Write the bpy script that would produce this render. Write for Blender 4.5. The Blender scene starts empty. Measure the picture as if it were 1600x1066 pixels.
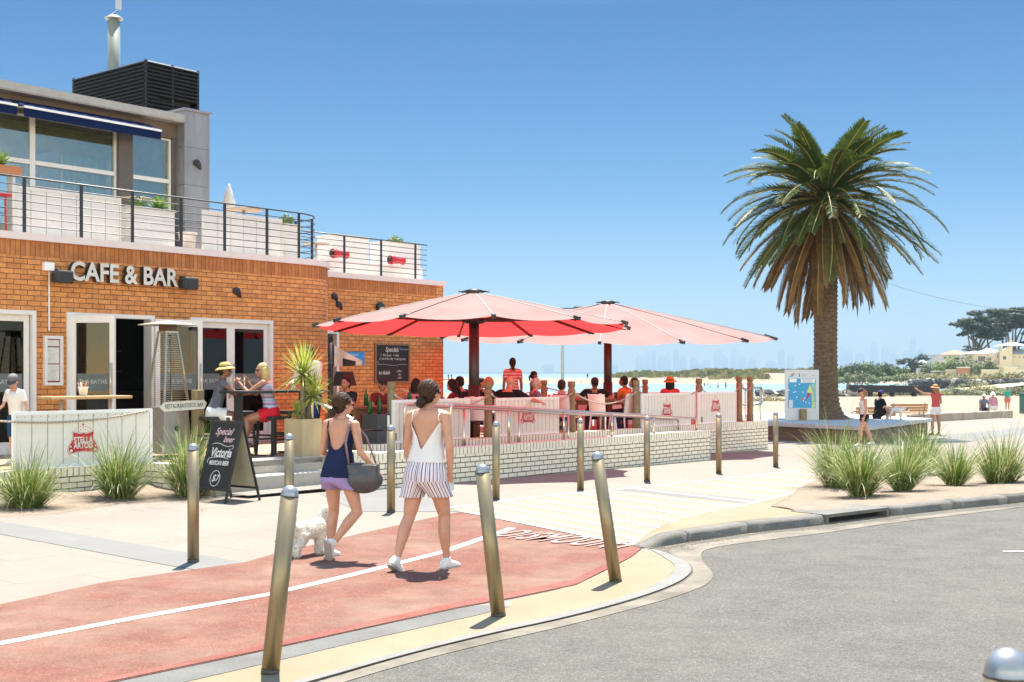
import bpy, bmesh, math, random
from mathutils import Vector as V, Matrix, noise
sc = bpy.context.scene
C = sc.collection
R = random.Random(11)
F, CH, HY = 1950.0, 1.73, 583.0
PI = math.pi
rad = math.radians

def gz(y):
    """height of the ground: level near the road, falling gently towards the beach"""
    return -0.012 * (min(max(y, 15), 100) - 15)

def gp(px, py, dz=0.0):
    """a point of the ground, found from where it is seen"""
    k = (py - HY) / F
    Y = (CH - dz) / max(k, 1e-4)
    for _ in range(40):
        Y = 0.5 * Y + 0.5 * (CH - gz(Y) - dz) / max(k, 1e-4)
    return V(((px - 800) * Y / F, Y, gz(Y) + dz))

def at(px, py, Y):
    return V(((px - 800) * Y / F, Y, CH - (py - HY) * Y / F))

# ------------------------------------------------------------------ mesh builder
class M:
    def __init__(s):
        s.v, s.f, s.m, s.sm, s.uv = [], [], [], [], []

    def face(s, idx, mi=0, sm=False, uv=None):
        s.f.append(tuple(idx)); s.m.append(mi); s.sm.append(sm); s.uv.append(uv)

    def add(s, pts):
        b = len(s.v); s.v += [V(p) for p in pts]; return b

    def poly(s, pts, mi=0, uv=None, sm=False):
        b = s.add(pts); s.face(range(b, b + len(pts)), mi, sm, uv)

    def box(s, x0, x1, y0, y1, z0, z1, mi=0, mat=None):
        if x0 > x1: x0, x1 = x1, x0
        if y0 > y1: y0, y1 = y1, y0
        if z0 > z1: z0, z1 = z1, z0
        p = [(x0, y0, z0), (x1, y0, z0), (x1, y1, z0), (x0, y1, z0), (x0, y0, z1), (x1, y0, z1), (x1, y1, z1), (x0, y1, z1)]
        if mat is not None: p = [mat @ V(q) for q in p]
        b = s.add(p)
        for q in ((0, 3, 2, 1), (4, 5, 6, 7), (0, 1, 5, 4), (1, 2, 6, 5), (2, 3, 7, 6), (3, 0, 4, 7)):
            s.face([b + i for i in q], mi)

    def bar(s, p, q, w, h, mi=0, up=(0, 0, 1)):
        """a rectangular bar from p to q"""
        p, q = V(p), V(q); d = (q - p)
        L = d.length; d = d / L; u = V(up)
        if abs(d.dot(u)) > .98: u = V((1, 0, 0))
        x = d.cross(u).normalized(); z = x.cross(d)
        Mx = Matrix(((x.x, d.x, z.x, p.x), (x.y, d.y, z.y, p.y), (x.z, d.z, z.z, p.z), (0, 0, 0, 1)))
        s.box(-w / 2, w / 2, 0, L, -h / 2, h / 2, mi, Mx)

    def tube(s, pts, r, n=10, mi=0, cap=True, ref=None, sm=True):
        """tube through pts; r one radius, or one per point, or (a,b) per point with b along ref"""
        pts = [V(p) for p in pts]
        if not isinstance(r, (list, tuple)): r = [r] * len(pts)
        rings = []; x = None
        for i, p in enumerate(pts):
            if i == 0: d = pts[1] - p
            elif i == len(pts) - 1: d = p - pts[i - 1]
            else: d = (pts[i + 1] - p).normalized() + (p - pts[i - 1]).normalized()
            d = d.normalized() if d.length > 1e-9 else V((0, 0, 1))
            if ref is not None:
                y = V(ref) - d * d.dot(V(ref))
                y = y.normalized() if y.length > 1e-6 else V((0, 1, 0))
                x = y.cross(d).normalized()
            else:
                if x is None:
                    a = V((0, 0, 1)) if abs(d.z) < .9 else V((0, 1, 0))
                    x = a.cross(d).normalized()
                else:
                    x = (x - d * x.dot(d)).normalized()
                y = d.cross(x)
            a, b_ = r[i] if isinstance(r[i], (list, tuple)) else (r[i], r[i])
            rings.append(s.add([p + x * a * math.cos(2 * PI * k / n) + y * b_ * math.sin(2 * PI * k / n) for k in range(n)]))
        for i in range(len(rings) - 1):
            A, B = rings[i], rings[i + 1]
            for k in range(n):
                k2 = (k + 1) % n
                s.face((A + k, A + k2, B + k2, B + k), mi, sm)
        if cap:
            s.face([rings[0] + k for k in range(n)][::-1], mi, False)
            s.face([rings[-1] + k for k in range(n)], mi, False)

    def lathe(s, prof, c=(0, 0, 0), n=20, mi=0, sm=True, mat=None):
        """profile of (radius, height) turned round the z axis at c"""
        c = V(c); rings = []
        for (r, z) in prof:
            pp = [c + V((r * math.cos(2 * PI * k / n), r * math.sin(2 * PI * k / n), z)) for k in range(n)]
            if mat is not None: pp = [mat @ q for q in pp]
            rings.append(s.add(pp))
        for i in range(len(rings) - 1):
            A, B = rings[i], rings[i + 1]
            for k in range(n):
                k2 = (k + 1) % n
                s.face((A + k, A + k2, B + k2, B + k), mi, sm)
        s.face([rings[0] + k for k in range(n)][::-1], mi)
        s.face([rings[-1] + k for k in range(n)], mi)

    def ball(s, c, r, n=14, mi=0, mat=None, noise_amp=0):
        c = V(c); r = V(r) if isinstance(r, (tuple, list, V)) else V((r, r, r))
        h = n // 2; rings = []
        for i in range(1, h):
            t = PI * i / h
            pp = []
            for k in range(n):
                q = V((math.sin(t) * math.cos(2 * PI * k / n) * r.x, math.sin(t) * math.sin(2 * PI * k / n) * r.y, math.cos(t) * r.z))
                if noise_amp: q *= 1 + noise_amp * noise.noise(q * 9 + c * 3)
                if mat is not None: q = mat @ q
                pp.append(c + q)
            rings.append(s.add(pp))
        tq, bq = V((0, 0, r.z)), V((0, 0, -r.z))
        if mat is not None: tq, bq = mat @ tq, mat @ bq
        T, B = s.add([c + tq]), s.add([c + bq])
        for i in range(len(rings) - 1):
            for k in range(n):
                k2 = (k + 1) % n
                s.face((rings[i] + k, rings[i + 1] + k, rings[i + 1] + k2, rings[i] + k2), mi, True)
        for k in range(n):
            k2 = (k + 1) % n
            s.face((T, rings[0] + k, rings[0] + k2), mi, True)
            s.face((B, rings[-1] + k2, rings[-1] + k), mi, True)

    def prism(s, poly, z0, z1, mi=0, side=None):
        """upright prism over a ground polygon; z0/z1 numbers or functions of the point"""
        f0 = z0 if callable(z0) else (lambda p: z0)
        f1 = z1 if callable(z1) else (lambda p: z1)
        P = [V((p[0], p[1], 0)) for p in poly]
        A = sum(P[i].x * P[(i + 1) % len(P)].y - P[(i + 1) % len(P)].x * P[i].y for i in range(len(P)))
        if A < 0: P.reverse()
        n = len(P)
        b = s.add([(p.x, p.y, f0(p)) for p in P]); t = s.add([(p.x, p.y, f1(p)) for p in P])
        s.face(range(t, t + n), mi); s.face(list(range(b, b + n))[::-1], mi)
        for i in range(n):
            j = (i + 1) % n
            s.face((b + i, b + j, t + j, t + i), mi if side is None else side)

    def sheet(s, poly, z, mi=0):
        """flat sheet over a polygon, facing up, heights from z(p)"""
        P = [V((p[0], p[1], 0)) for p in poly]
        A = sum(P[i].x * P[(i + 1) % len(P)].y - P[(i + 1) % len(P)].x * P[i].y for i in range(len(P)))
        if A < 0: P.reverse()
        s.poly([(p.x, p.y, z(p) if callable(z) else z) for p in P], mi)

    def build(s, name, mats, parent=None, auto_uv=False, tri=False):
        me = bpy.data.meshes.new(name)
        me.from_pydata([tuple(p) for p in s.v], [], s.f)
        if not isinstance(mats, (list, tuple)): mats = [mats]
        for m in mats: me.materials.append(m)
        me.polygons.foreach_set('material_index', s.m)
        me.polygons.foreach_set('use_smooth', s.sm)
        if auto_uv or any(u is not None for u in s.uv):
            lay = me.uv_layers.new(name='UVMap')
            for p in me.polygons:
                u = s.uv[p.index]
                n = p.normal
                for k, li in enumerate(p.loop_indices):
                    if u is not None: lay.data[li].uv = u[k]
                    else:
                        q = s.v[me.loops[li].vertex_index]
                        if abs(n.z) > .8: lay.data[li].uv = (q.x, q.y)
                        elif abs(n.x) > abs(n.y): lay.data[li].uv = (q.y, q.z)
                        else: lay.data[li].uv = (q.x, q.z)
        if tri:
            bm = bmesh.new(); bm.from_mesh(me); bmesh.ops.triangulate(bm, faces=bm.faces[:]); bm.to_mesh(me); bm.free()
        return link(name, me, parent)

def link(name, me, parent=None):
    o = bpy.data.objects.new(name, me)
    C.objects.link(o)
    if parent is not None: o.parent = parent
    return o

def tag(o, label=None, cat=None, group=None, kind=None):
    if label: o['label'] = label
    if cat: o['category'] = cat
    if group: o['group'] = group
    if kind: o['kind'] = kind
    return o

def empty(name, loc=(0, 0, 0), rz=0.0, label=None, cat=None, group=None):
    o = bpy.data.objects.new(name, None)
    o.empty_display_size = .2
    C.objects.link(o)
    o.location = loc; o.rotation_euler = (0, 0, rz)
    return tag(o, label, cat, group)

def kids(o):
    return [c for c in C.objects if c.parent == o]

def copy_tree(o, parent=None):
    c = o.copy(); C.objects.link(c)
    if parent is not None: c.parent = parent
    for ch in kids(o): copy_tree(ch, c)
    return c

def bevel(o, w=.006, seg=2):
    m = o.modifiers.new('b', 'BEVEL'); m.width = w; m.segments = seg; m.limit_method = 'ANGLE'; m.angle_limit = rad(40)
    return o

def evaluated_mesh(o):
    dg = bpy.context.evaluated_depsgraph_get()
    dg.update()
    me = bpy.data.meshes.new_from_object(o.evaluated_get(dg))
    return me

def fuse(m, name, mats, parent, voxel=.012, it=3, fac=.5, keep=None):
    """melt overlapping closed shells into one continuous skin"""
    t = m.build('tmp', [], None)
    r = t.modifiers.new('r', 'REMESH'); r.mode = 'VOXEL'; r.voxel_size = voxel; r.use_smooth_shade = True
    if it:
        q = t.modifiers.new('s', 'SMOOTH'); q.factor = fac; q.iterations = it
    me = evaluated_mesh(t)
    old = t.data
    bpy.data.objects.remove(t); bpy.data.meshes.remove(old)
    me.name = name; me.materials.clear()
    for x in (mats if isinstance(mats, (list, tuple)) else [mats]): me.materials.append(x)
    for p in me.polygons: p.use_smooth = True
    return link(name, me, parent)

def text(s, size, mat, name='lettering', parent=None, loc=(0, 0, 0), rot=(PI / 2, 0, 0), ext=.004, bold=0.0, shear=0.0, sx=1.0, space=1.0, align='CENTER'):
    cu = bpy.data.curves.new('t', 'FONT'); cu.body = s; cu.size = size; cu.extrude = ext; cu.offset = bold; cu.shear = shear
    cu.space_character = space; cu.align_x = align; cu.align_y = 'CENTER'; cu.resolution_u = 4
    o = bpy.data.objects.new('t', cu); C.objects.link(o)
    me = evaluated_mesh(o)
    bpy.data.objects.remove(o); bpy.data.curves.remove(cu)
    me.materials.clear(); me.materials.append(mat)
    o = link(name, me, parent)
    o.location = loc; o.rotation_euler = rot; o.scale = (sx, 1, 1)
    return o

# ------------------------------------------------------------------ materials
MATS = {}
def mat(name, col, rough=.6, metal=0.0, var=.12, scale=6.0, bump=0.0, bscale=60.0, spec=.5, detail=6.0, col2=None, stretch=None, trans=0.0, sheen=0.0, coat=0.0):
    if name in MATS: return MATS[name]
    m = bpy.data.materials.new(name); m.use_nodes = True
    nt = m.node_tree; N = nt.nodes; L = nt.links
    b = N['Principled BSDF']
    b.inputs['Roughness'].default_value = rough; b.inputs['Metallic'].default_value = metal
    b.inputs['Specular IOR Level'].default_value = spec
    if coat: b.inputs['Coat Weight'].default_value = coat
    tc = N.new('ShaderNodeTexCoord'); mp = N.new('ShaderNodeMapping')
    L.new(tc.outputs['Object'], mp.inputs['Vector'])
    if stretch: mp.inputs['Scale'].default_value = stretch
    nz = N.new('ShaderNodeTexNoise'); nz.inputs['Scale'].default_value = scale; nz.inputs['Detail'].default_value = detail; nz.inputs['Roughness'].default_value = .65
    L.new(mp.outputs['Vector'], nz.inputs['Vector'])
    rp = N.new('ShaderNodeValToRGB')
    c1 = [max(0, c * (1 - var)) for c in col[:3]]
    c2 = list(col2[:3]) if col2 else [min(1, c * (1 + var)) for c in col[:3]]
    rp.color_ramp.elements[0].position = .32; rp.color_ramp.elements[1].position = .68
    rp.color_ramp.elements[0].color = (*c1, 1); rp.color_ramp.elements[1].color = (*c2, 1)
    L.new(nz.outputs['Fac'], rp.inputs['Fac']); L.new(rp.outputs['Color'], b.inputs['Base Color'])
    if bump:
        n2 = N.new('ShaderNodeTexNoise'); n2.inputs['Scale'].default_value = bscale; n2.inputs['Detail'].default_value = 4
        L.new(mp.outputs['Vector'], n2.inputs['Vector'])
        bp = N.new('ShaderNodeBump'); bp.inputs['Strength'].default_value = bump; bp.inputs['Distance'].default_value = .01
        L.new(n2.outputs['Fac'], bp.inputs['Height']); L.new(bp.outputs['Normal'], b.inputs['Normal'])
    if trans:
        tr = N.new('ShaderNodeBsdfTranslucent'); mx = N.new('ShaderNodeMixShader'); mx.inputs[0].default_value = trans
        L.new(rp.outputs['Color'], tr.inputs['Color'])
        L.new(b.outputs[0], mx.inputs[1]); L.new(tr.outputs[0], mx.inputs[2])
        L.new(mx.outputs[0], N['Material Output'].inputs['Surface'])
    MATS[name] = m
    return m

def brick(name, c1, c2, mortar, bw=.24, rh=.086, ms=.010, off=.5, bump=.6, var=.25, rough=.8, bias=0.0):
    if name in MATS: return MATS[name]
    m = bpy.data.materials.new(name); m.use_nodes = True
    nt = m.node_tree; N = nt.nodes; L = nt.links; b = N['Principled BSDF']
    b.inputs['Roughness'].default_value = rough
    tc = N.new('ShaderNodeTexCoord')
    bt = N.new('ShaderNodeTexBrick')
    bt.inputs['Scale'].default_value = 1; bt.inputs['Brick Width'].default_value = bw; bt.inputs['Row Height'].default_value = rh
    bt.inputs['Mortar Size'].default_value = ms / 2; bt.inputs['Mortar Smooth'].default_value = .15; bt.inputs['Bias'].default_value = bias
    bt.offset = off
    for k, c in (('Color1', c1), ('Color2', c2), ('Mortar', mortar)): bt.inputs[k].default_value = (*c, 1)
    L.new(tc.outputs['UV'], bt.inputs['Vector'])
    nz = N.new('ShaderNodeTexNoise'); nz.inputs['Scale'].default_value = 7; nz.inputs['Detail'].default_value = 8; nz.inputs['Roughness'].default_value = .7
    L.new(tc.outputs['UV'], nz.inputs['Vector'])
    mr = N.new('ShaderNodeMapRange'); mr.inputs['From Min'].default_value = .3; mr.inputs['From Max'].default_value = .7
    mr.inputs['To Min'].default_value = 1 - var; mr.inputs['To Max'].default_value = 1 + var
    L.new(nz.outputs['Fac'], mr.inputs['Value'])
    mx = N.new('ShaderNodeMix'); mx.data_type = 'RGBA'; mx.blend_type = 'MULTIPLY'; mx.inputs['Factor'].default_value = 1
    L.new(bt.outputs['Color'], mx.inputs['A']); L.new(mr.outputs['Result'], mx.inputs['B'])
    L.new(mx.outputs['Result'], b.inputs['Base Color'])
    bp = N.new('ShaderNodeBump'); bp.invert = True; bp.inputs['Strength'].default_value = bump; bp.inputs['Distance'].default_value = .008
    L.new(bt.outputs['Fac'], bp.inputs['Height']); L.new(bp.outputs['Normal'], b.inputs['Normal'])
    MATS[name] = m
    return m

def banded(name, cols, axis='Z', period=.06, rough=.8, coord='Object', soft=False):
    """stripes along one axis; cols = [(position 0..1, colour)]"""
    if name in MATS: return MATS[name]
    m = bpy.data.materials.new(name); m.use_nodes = True
    nt = m.node_tree; N = nt.nodes; L = nt.links; b = N['Principled BSDF']
    b.inputs['Roughness'].default_value = rough; b.inputs['Specular IOR Level'].default_value = .2
    tc = N.new('ShaderNodeTexCoord'); sp = N.new('ShaderNodeSeparateXYZ'); L.new(tc.outputs[coord], sp.inputs[0])
    dv = N.new('ShaderNodeMath'); dv.operation = 'DIVIDE'; dv.inputs[1].default_value = period; L.new(sp.outputs[axis], dv.inputs[0])
    fr = N.new('ShaderNodeMath'); fr.operation = 'FRACT'; L.new(dv.outputs[0], fr.inputs[0])
    rp = N.new('ShaderNodeValToRGB'); rp.color_ramp.interpolation = 'LINEAR' if soft else 'CONSTANT'
    while len(rp.color_ramp.elements) > 1: rp.color_ramp.elements.remove(rp.color_ramp.elements[-1])
    for i, (p, c) in enumerate(cols):
        e = rp.color_ramp.elements[0] if i == 0 else rp.color_ramp.elements.new(p)
        e.position = p; e.color = (*c, 1)
    L.new(fr.outputs[0], rp.inputs['Fac']); L.new(rp.outputs['Color'], b.inputs['Base Color'])
    n2 = N.new('ShaderNodeTexNoise'); n2.inputs['Scale'].default_value = 18
    L.new(tc.outputs['Object'], n2.inputs['Vector'])
    bp = N.new('ShaderNodeBump'); bp.inputs['Strength'].default_value = .3; bp.inputs['Distance'].default_value = .02
    L.new(n2.outputs['Fac'], bp.inputs['Height']); L.new(bp.outputs['Normal'], b.inputs['Normal'])
    MATS[name] = m
    return m

def glass(name, tint=(.5, .6, .6), rough=.02, gain=1.0):
    """a thin window pane: part mirror, part see-through"""
    if name in MATS: return MATS[name]
    m = bpy.data.materials.new(name); m.use_nodes = True
    nt = m.node_tree; N = nt.nodes; L = nt.links
    N.remove(N['Principled BSDF'])
    g = N.new('ShaderNodeBsdfGlossy'); g.inputs['Roughness'].default_value = rough; g.inputs['Color'].default_value = (.9, .95, .95, 1)
    t = N.new('ShaderNodeBsdfTransparent'); t.inputs['Color'].default_value = (*tint, 1)
    fr = N.new('ShaderNodeFresnel'); fr.inputs['IOR'].default_value = 1.5
    ad = N.new('ShaderNodeMath'); ad.operation = 'MULTIPLY_ADD'; ad.inputs[1].default_value = gain; ad.inputs[2].default_value = .01
    L.new(fr.outputs[0], ad.inputs[0])
    mx = N.new('ShaderNodeMixShader'); L.new(ad.outputs[0], mx.inputs[0]); L.new(t.outputs[0], mx.inputs[1]); L.new(g.outputs[0], mx.inputs[2])
    L.new(mx.outputs[0], N['Material Output'].inputs['Surface'])
    MATS[name] = m
    return m

WHITE = mat('white_paint', (.80, .79, .76), .45, var=.05, scale=3)
STEEL = mat('brushed_steel', (.60, .55, .45), .28, 1.0, var=.08, scale=20, stretch=(1, 1, .05))
ALU = mat('aluminium', (.55, .55, .54), .45, .6, var=.06)
BLACK = mat('black_metal', (.018, .018, .02), .45, var=.2)
DARK = mat('dark_plastic', (.025, .025, .028), .5, var=.2)
RED = mat('red_enamel', (.55, .02, .03), .3, var=.1)
TIMBER = mat('weathered_timber', (.235, .175, .09), .8, var=.3, scale=9, stretch=(1, 1, .12), bump=.3, bscale=40)
GREYTIMBER = mat('grey_timber', (.21, .16, .11), .85, var=.3, scale=7, stretch=(.2, .2, 1), bump=.3)
# ------------------------------------------------------------------ the ground
U = V((.63, .777, 0)).normalized(); W = V((-U.y, U.x, 0))     # along the cafe front, and square to it
ANG = math.atan2(U.y, U.x)

def terrain(name, poly, h, mats, step=None, uvrot=True, label=None, kind='structure', skirt=0.0):
    """a sheet over a ground polygon whose heights follow h(x, y)"""
    P = [V((p[0], p[1], 0)) for p in poly]
    A = sum(P[i].x * P[(i + 1) % len(P)].y - P[(i + 1) % len(P)].x * P[i].y for i in range(len(P)))
    if A < 0: P.reverse()
    bm = bmesh.new()
    bm.faces.new([bm.verts.new(p) for p in P])
    xs = [p.x for p in P]; ys = [p.y for p in P]
    cuts = [((0, y, 0), (0, 1, 0)) for y in (15, 100) if min(ys) < y < max(ys)]
    if step:
        k = math.ceil(min(xs) / step) * step
        while k < max(xs): cuts.append(((k, 0, 0), (1, 0, 0))); k += step
        k = math.ceil(min(ys) / step) * step
        while k < max(ys): cuts.append(((0, k, 0), (0, 1, 0))); k += step
    for co, no in cuts:
        bmesh.ops.bisect_plane(bm, geom=bm.verts[:] + bm.edges[:] + bm.faces[:], plane_co=co, plane_no=no)
    if skirt:
        e = [x for x in bm.edges if len(x.link_faces) == 1]
        r = bmesh.ops.extrude_edge_only(bm, edges=e)
        low = set(v for v in r['geom'] if isinstance(v, bmesh.types.BMVert))
    else: low = set()
    for v in bm.verts: v.co.z = h(v.co.x, v.co.y) - (skirt if v in low else 0)
    bm.normal_update()
    lay = bm.loops.layers.uv.new('UVMap')
    for f in bm.faces:
        f.smooth = bool(step) and not any(v in low for v in f.verts)
        for l in f.loops:
            q = l.vert.co
            l[lay].uv = (q.dot(U), q.dot(W)) if uvrot else (q.x, q.y)
    me = bpy.data.meshes.new(name); bm.to_mesh(me); bm.free()
    for m in (mats if isinstance(mats, (list, tuple)) else [mats]): me.materials.append(m)
    return tag(link(name, me), label, None, None, kind)

def px(*pts): return [gp(a, b) for a, b in pts]
def flat(dz): return lambda x, y: gz(y) + dz

def paving(name, c, joint, bw=1.2, rh=.6, var=.08, ms=.008, speck=.06):
    m = brick(name, c, [k * .95 for k in c], joint, bw, rh, ms, .5, .25, var, .8)
    nt = m.node_tree; N = nt.nodes; L = nt.links
    b = N['Principled BSDF']; src = b.inputs['Base Color'].links[0].from_socket
    tc = [n for n in N if n.type == 'TEX_COORD'][0]
    n2 = N.new('ShaderNodeTexNoise'); n2.inputs['Scale'].default_value = 90; n2.inputs['Detail'].default_value = 3
    L.new(tc.outputs['UV'], n2.inputs['Vector'])
    n3 = N.new('ShaderNodeTexNoise'); n3.inputs['Scale'].default_value = .8; n3.inputs['Detail'].default_value = 6
    L.new(tc.outputs['UV'], n3.inputs['Vector'])
    ad = N.new('ShaderNodeMath'); ad.operation = 'ADD'; L.new(n2.outputs['Fac'], ad.inputs[0]); L.new(n3.outputs['Fac'], ad.inputs[1])
    mr = N.new('ShaderNodeMapRange'); mr.inputs['From Min'].default_value = .7; mr.inputs['From Max'].default_value = 1.3
    mr.inputs['To Min'].default_value = 1 - speck * 2; mr.inputs['To Max'].default_value = 1 + speck * 2
    L.new(ad.outputs[0], mr.inputs['Value'])
    mx = N.new('ShaderNodeMix'); mx.data_type = 'RGBA'; mx.blend_type = 'MULTIPLY'; mx.inputs['Factor'].default_value = 1
    L.new(src, mx.inputs['A']); L.new(mr.outputs['Result'], mx.inputs['B']); L.new(mx.outputs['Result'], b.inputs['Base Color'])
    return m

def grainy(name, c, c2, patch=None, fine=220, rough=.9, big=.6, bump=.4, amount=.5, specks=None):
    """aggregate surface: fine speckle over wide worn patches"""
    m = mat(name, c, rough, 0, .1, fine, bump, fine * .8, .3, 3, c2)
    if patch:
        nt = m.node_tree; N = nt.nodes; L = nt.links; b = N['Principled BSDF']
        src = b.inputs['Base Color'].links[0].from_socket
        tc = [n for n in N if n.type == 'TEX_COORD'][0]
        n3 = N.new('ShaderNodeTexNoise'); n3.inputs['Scale'].default_value = big; n3.inputs['Detail'].default_value = 9; n3.inputs['Roughness'].default_value = .7
        L.new(tc.outputs['Object'], n3.inputs['Vector'])
        mr = N.new('ShaderNodeMapRange'); mr.inputs['From Min'].default_value = .42; mr.inputs['From Max'].default_value = .66; mr.inputs['To Max'].default_value = amount
        L.new(n3.outputs['Fac'], mr.inputs['Value'])
        mx = N.new('ShaderNodeMix'); mx.data_type = 'RGBA'
        L.new(mr.outputs['Result'], mx.inputs['Factor']); L.new(src, mx.inputs['A']); mx.inputs['B'].default_value = (*patch, 1)
        L.new(mx.outputs['Result'], b.inputs['Base Color'])
        if specks:
            n4 = N.new('ShaderNodeTexNoise'); n4.inputs['Scale'].default_value = fine * 1.5; n4.inputs['Detail'].default_value = 2
            L.new(tc.outputs['Object'], n4.inputs['Vector'])
            m4 = N.new('ShaderNodeMapRange'); m4.inputs['From Min'].default_value = .60; m4.inputs['From Max'].default_value = .70; m4.inputs['To Max'].default_value = .8
            L.new(n4.outputs['Fac'], m4.inputs['Value'])
            x4 = N.new('ShaderNodeMix'); x4.data_type = 'RGBA'; L.new(m4.outputs['Result'], x4.inputs['Factor']); L.new(mx.outputs['Result'], x4.inputs['A']); x4.inputs['B'].default_value = (*specks, 1)
            n5 = N.new('ShaderNodeTexNoise'); n5.inputs['Scale'].default_value = 2.2; n5.inputs['Detail'].default_value = 10; n5.inputs['Roughness'].default_value = .75
            L.new(tc.outputs['Object'], n5.inputs['Vector'])
            m5 = N.new('ShaderNodeMapRange'); m5.inputs['From Min'].default_value = .35; m5.inputs['From Max'].default_value = .65; m5.inputs['To Min'].default_value = .84; m5.inputs['To Max'].default_value = 1.14
            L.new(n5.outputs['Fac'], m5.inputs['Value'])
            x5 = N.new('ShaderNodeMix'); x5.data_type = 'RGBA'; x5.blend_type = 'MULTIPLY'; x5.inputs['Factor'].default_value = 1; L.new(x4.outputs['Result'], x5.inputs['A']); L.new(m5.outputs['Result'], x5.inputs['B'])
            L.new(x5.outputs['Result'], b.inputs['Base Color'])
    return m

PAVE = paving('pale_paving', (0.191, 0.162, 0.130), (0.118, 0.099, 0.081), 1.2, 1.2, .09, .014)
GREYPAVE = paving('grey_paving', (0.135, 0.133, 0.124), (0.104, 0.103, 0.096), 1.2, 5, .08, .01)
CREAM = paving('cream_paving', (0.206, 0.173, 0.124), (0.192, 0.163, 0.123), 2, 2, .06, .004)
TAN = grainy('tan_concrete', (0.209, 0.155, 0.089), (0.246, 0.191, 0.122), (0.268, 0.221, 0.150), 140, .85, .9, .2, .5)
CONC = grainy('kerb_concrete', (0.112, 0.111, 0.104), (0.157, 0.155, 0.143), (0.075, 0.069, 0.060), 90, .85, 1.5, .3, .5)
REDPATH = grainy('red_path_surface', (0.125, 0.044, 0.030), (0.185, 0.077, 0.053), (0.195, 0.124, 0.089), 60, .94, .75, .8, .9, specks=(0.261, 0.176, 0.130))
ASPH = grainy('worn_asphalt', (.058, .055, .046), (.117, .111, .094), (.110, .101, .081), 58, .92, .35, .8, .55, specks=(.23, .22, .20))
SAND = mat('pale_sand', (0.214, 0.171, 0.128), .95, var=.12, scale=5, bump=.5, bscale=45, spec=.2)
BEACH = mat('beach_sand', (0.246, 0.199, 0.146), .95, var=.1, scale=.25, bump=.3, bscale=2, spec=.2)
ROADPAINT = mat('road_paint', (.50, .49, .465), .7, var=.06, scale=30)

# kerb line, seen pixel by pixel along the edge of the road
edge_px = [(490, 1063), (620, 1025), (760, 990), (880, 965), (985, 938), (1050, 915), (1078, 898), (1080, 885), (1060, 872), (1035, 862)]
kerb_px = [(1010, 858), (1040, 852), (1075, 846), (1110, 841), (1170, 832), (1280, 820), (1390, 806), (1490, 795), (1600, 784)]
def rounded(pts, closed=True, n=2):
    for _ in range(n):
        out = [] if closed else [pts[0]]
        for i in range(len(pts) if closed else len(pts) - 1):
            a, b = pts[i], pts[(i + 1) % len(pts)]
            out += [(a[0] * .75 + b[0] * .25, a[1] * .75 + b[1] * .25), (a[0] * .25 + b[0] * .75, a[1] * .25 + b[1] * .75)]
        if not closed: out.append(pts[-1])
        pts = out
    return pts
edge = px(*rounded(edge_px, False)); kerb = px(*kerb_px)
far_l = edge[0] - U * 40
kd = (kerb[-1] - kerb[-4]).normalized(); far_r = kerb[-1] + kd * 70
road_edge = [far_l] + edge + [kerb[0]]
plaza = road_edge + kerb[1:] + [far_r, V((90, 64, 0)), V((-40, 64, 0)), V((-60, 40, 0)), V((-60, -30, 0))]
terrain('promenade_paving', plaza, flat(0), PAVE, label='pale promenade paving in front of the cafe', skirt=.1)
terrain('road', [(-70, -40), (110, -40), (110, 60), (-70, 60)], flat(-.008), ASPH, step=None, label='grey asphalt road')
terrain('beach', [(-160, 50), (260, 50), (260, 178), (120, 196), (70, 205), (30, 200), (-60, 196), (-160, 190)],
        lambda x, y: gz(y) - .07 - (max(0, y - 185) * .03) + .1 * noise.noise(V((x * .05, y * .05, 0))) - (.1 if y < 64 else 0), BEACH, step=9, label='pale sandy beach')

def band(name, pts, dz, m, label): return terrain(name, px(*pts), flat(dz), m, label=label)
band('grey_paving_band', [(-200, 782), (0, 815), (383, 879), (320, 893), (280, 887), (0, 835), (-200, 800)], .004, GREYPAVE, 'grey paving band crossing the pale promenade')
band('grey_paving_strip', [(500, 772), (640, 752), (690, 770), (720, 800), (560, 800)], .004, GREYPAVE, 'grey paving strip beside the white brick wall')
path_top = [(-300, 1010), (0, 945), (160, 911), (383, 879), (440, 863), (560, 835), (690, 806), (722, 800)]
path_end = [(985, 852), (1003, 858), (985, 872)]
path_low = [(900, 915), (800, 936), (720, 950), (560, 985), (400, 1020), (180, 1066), (0, 1105), (-300, 1175)]
band('red_path', path_top + path_end + path_low, .0045, REDPATH, 'red shared path')
band('red_path_edge', [(985, 853), (1002, 858.5), (986, 871.5), (900, 914.5), (800, 935.5), (720, 949.5), (560, 984.5), (400, 1019.5), (180, 1065), (0, 1104), (0, 1099), (200, 1055), (400, 1012), (560, 976), (720, 941), (800, 927), (896, 907), (970, 870)], .0085, grainy('red_path_fresh', (.165, .045, .034), (.215, .068, .052), (.19, .085, .065), 60, .94, 1.6, .8, .9, specks=(.27, .13, .10)), 'fresher red edge of the shared path')
low2 = [(985, 872), (1010, 880), (905, 926), (740, 962), (560, 1000), (420, 1032), (260, 1068), (0, 1130), (-300, 1205)]
strip_t = path_low[::-1]
band('grey_edge_strip', [(-300, 1176), (0, 1106), (180, 1067), (400, 1021), (560, 986), (720, 951), (745, 946), (800, 948), (740, 963), (560, 1003), (420, 1036), (260, 1073), (0, 1133), (-300, 1210)], .003, CONC, 'grey concrete edge strip of the red path')
tan_poly = [(-300, 1212), (0, 1134), (260, 1074), (420, 1037), (560, 1004), (740, 964), (801, 949), (800, 937), (900, 916), (985, 873), (1003, 859), (1030, 868), (1053, 881), (1055, 892), (1034, 908), (985, 932), (880, 961), (760, 986), (620, 1021), (490, 1059), (300, 1108), (-300, 1262)]
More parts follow.
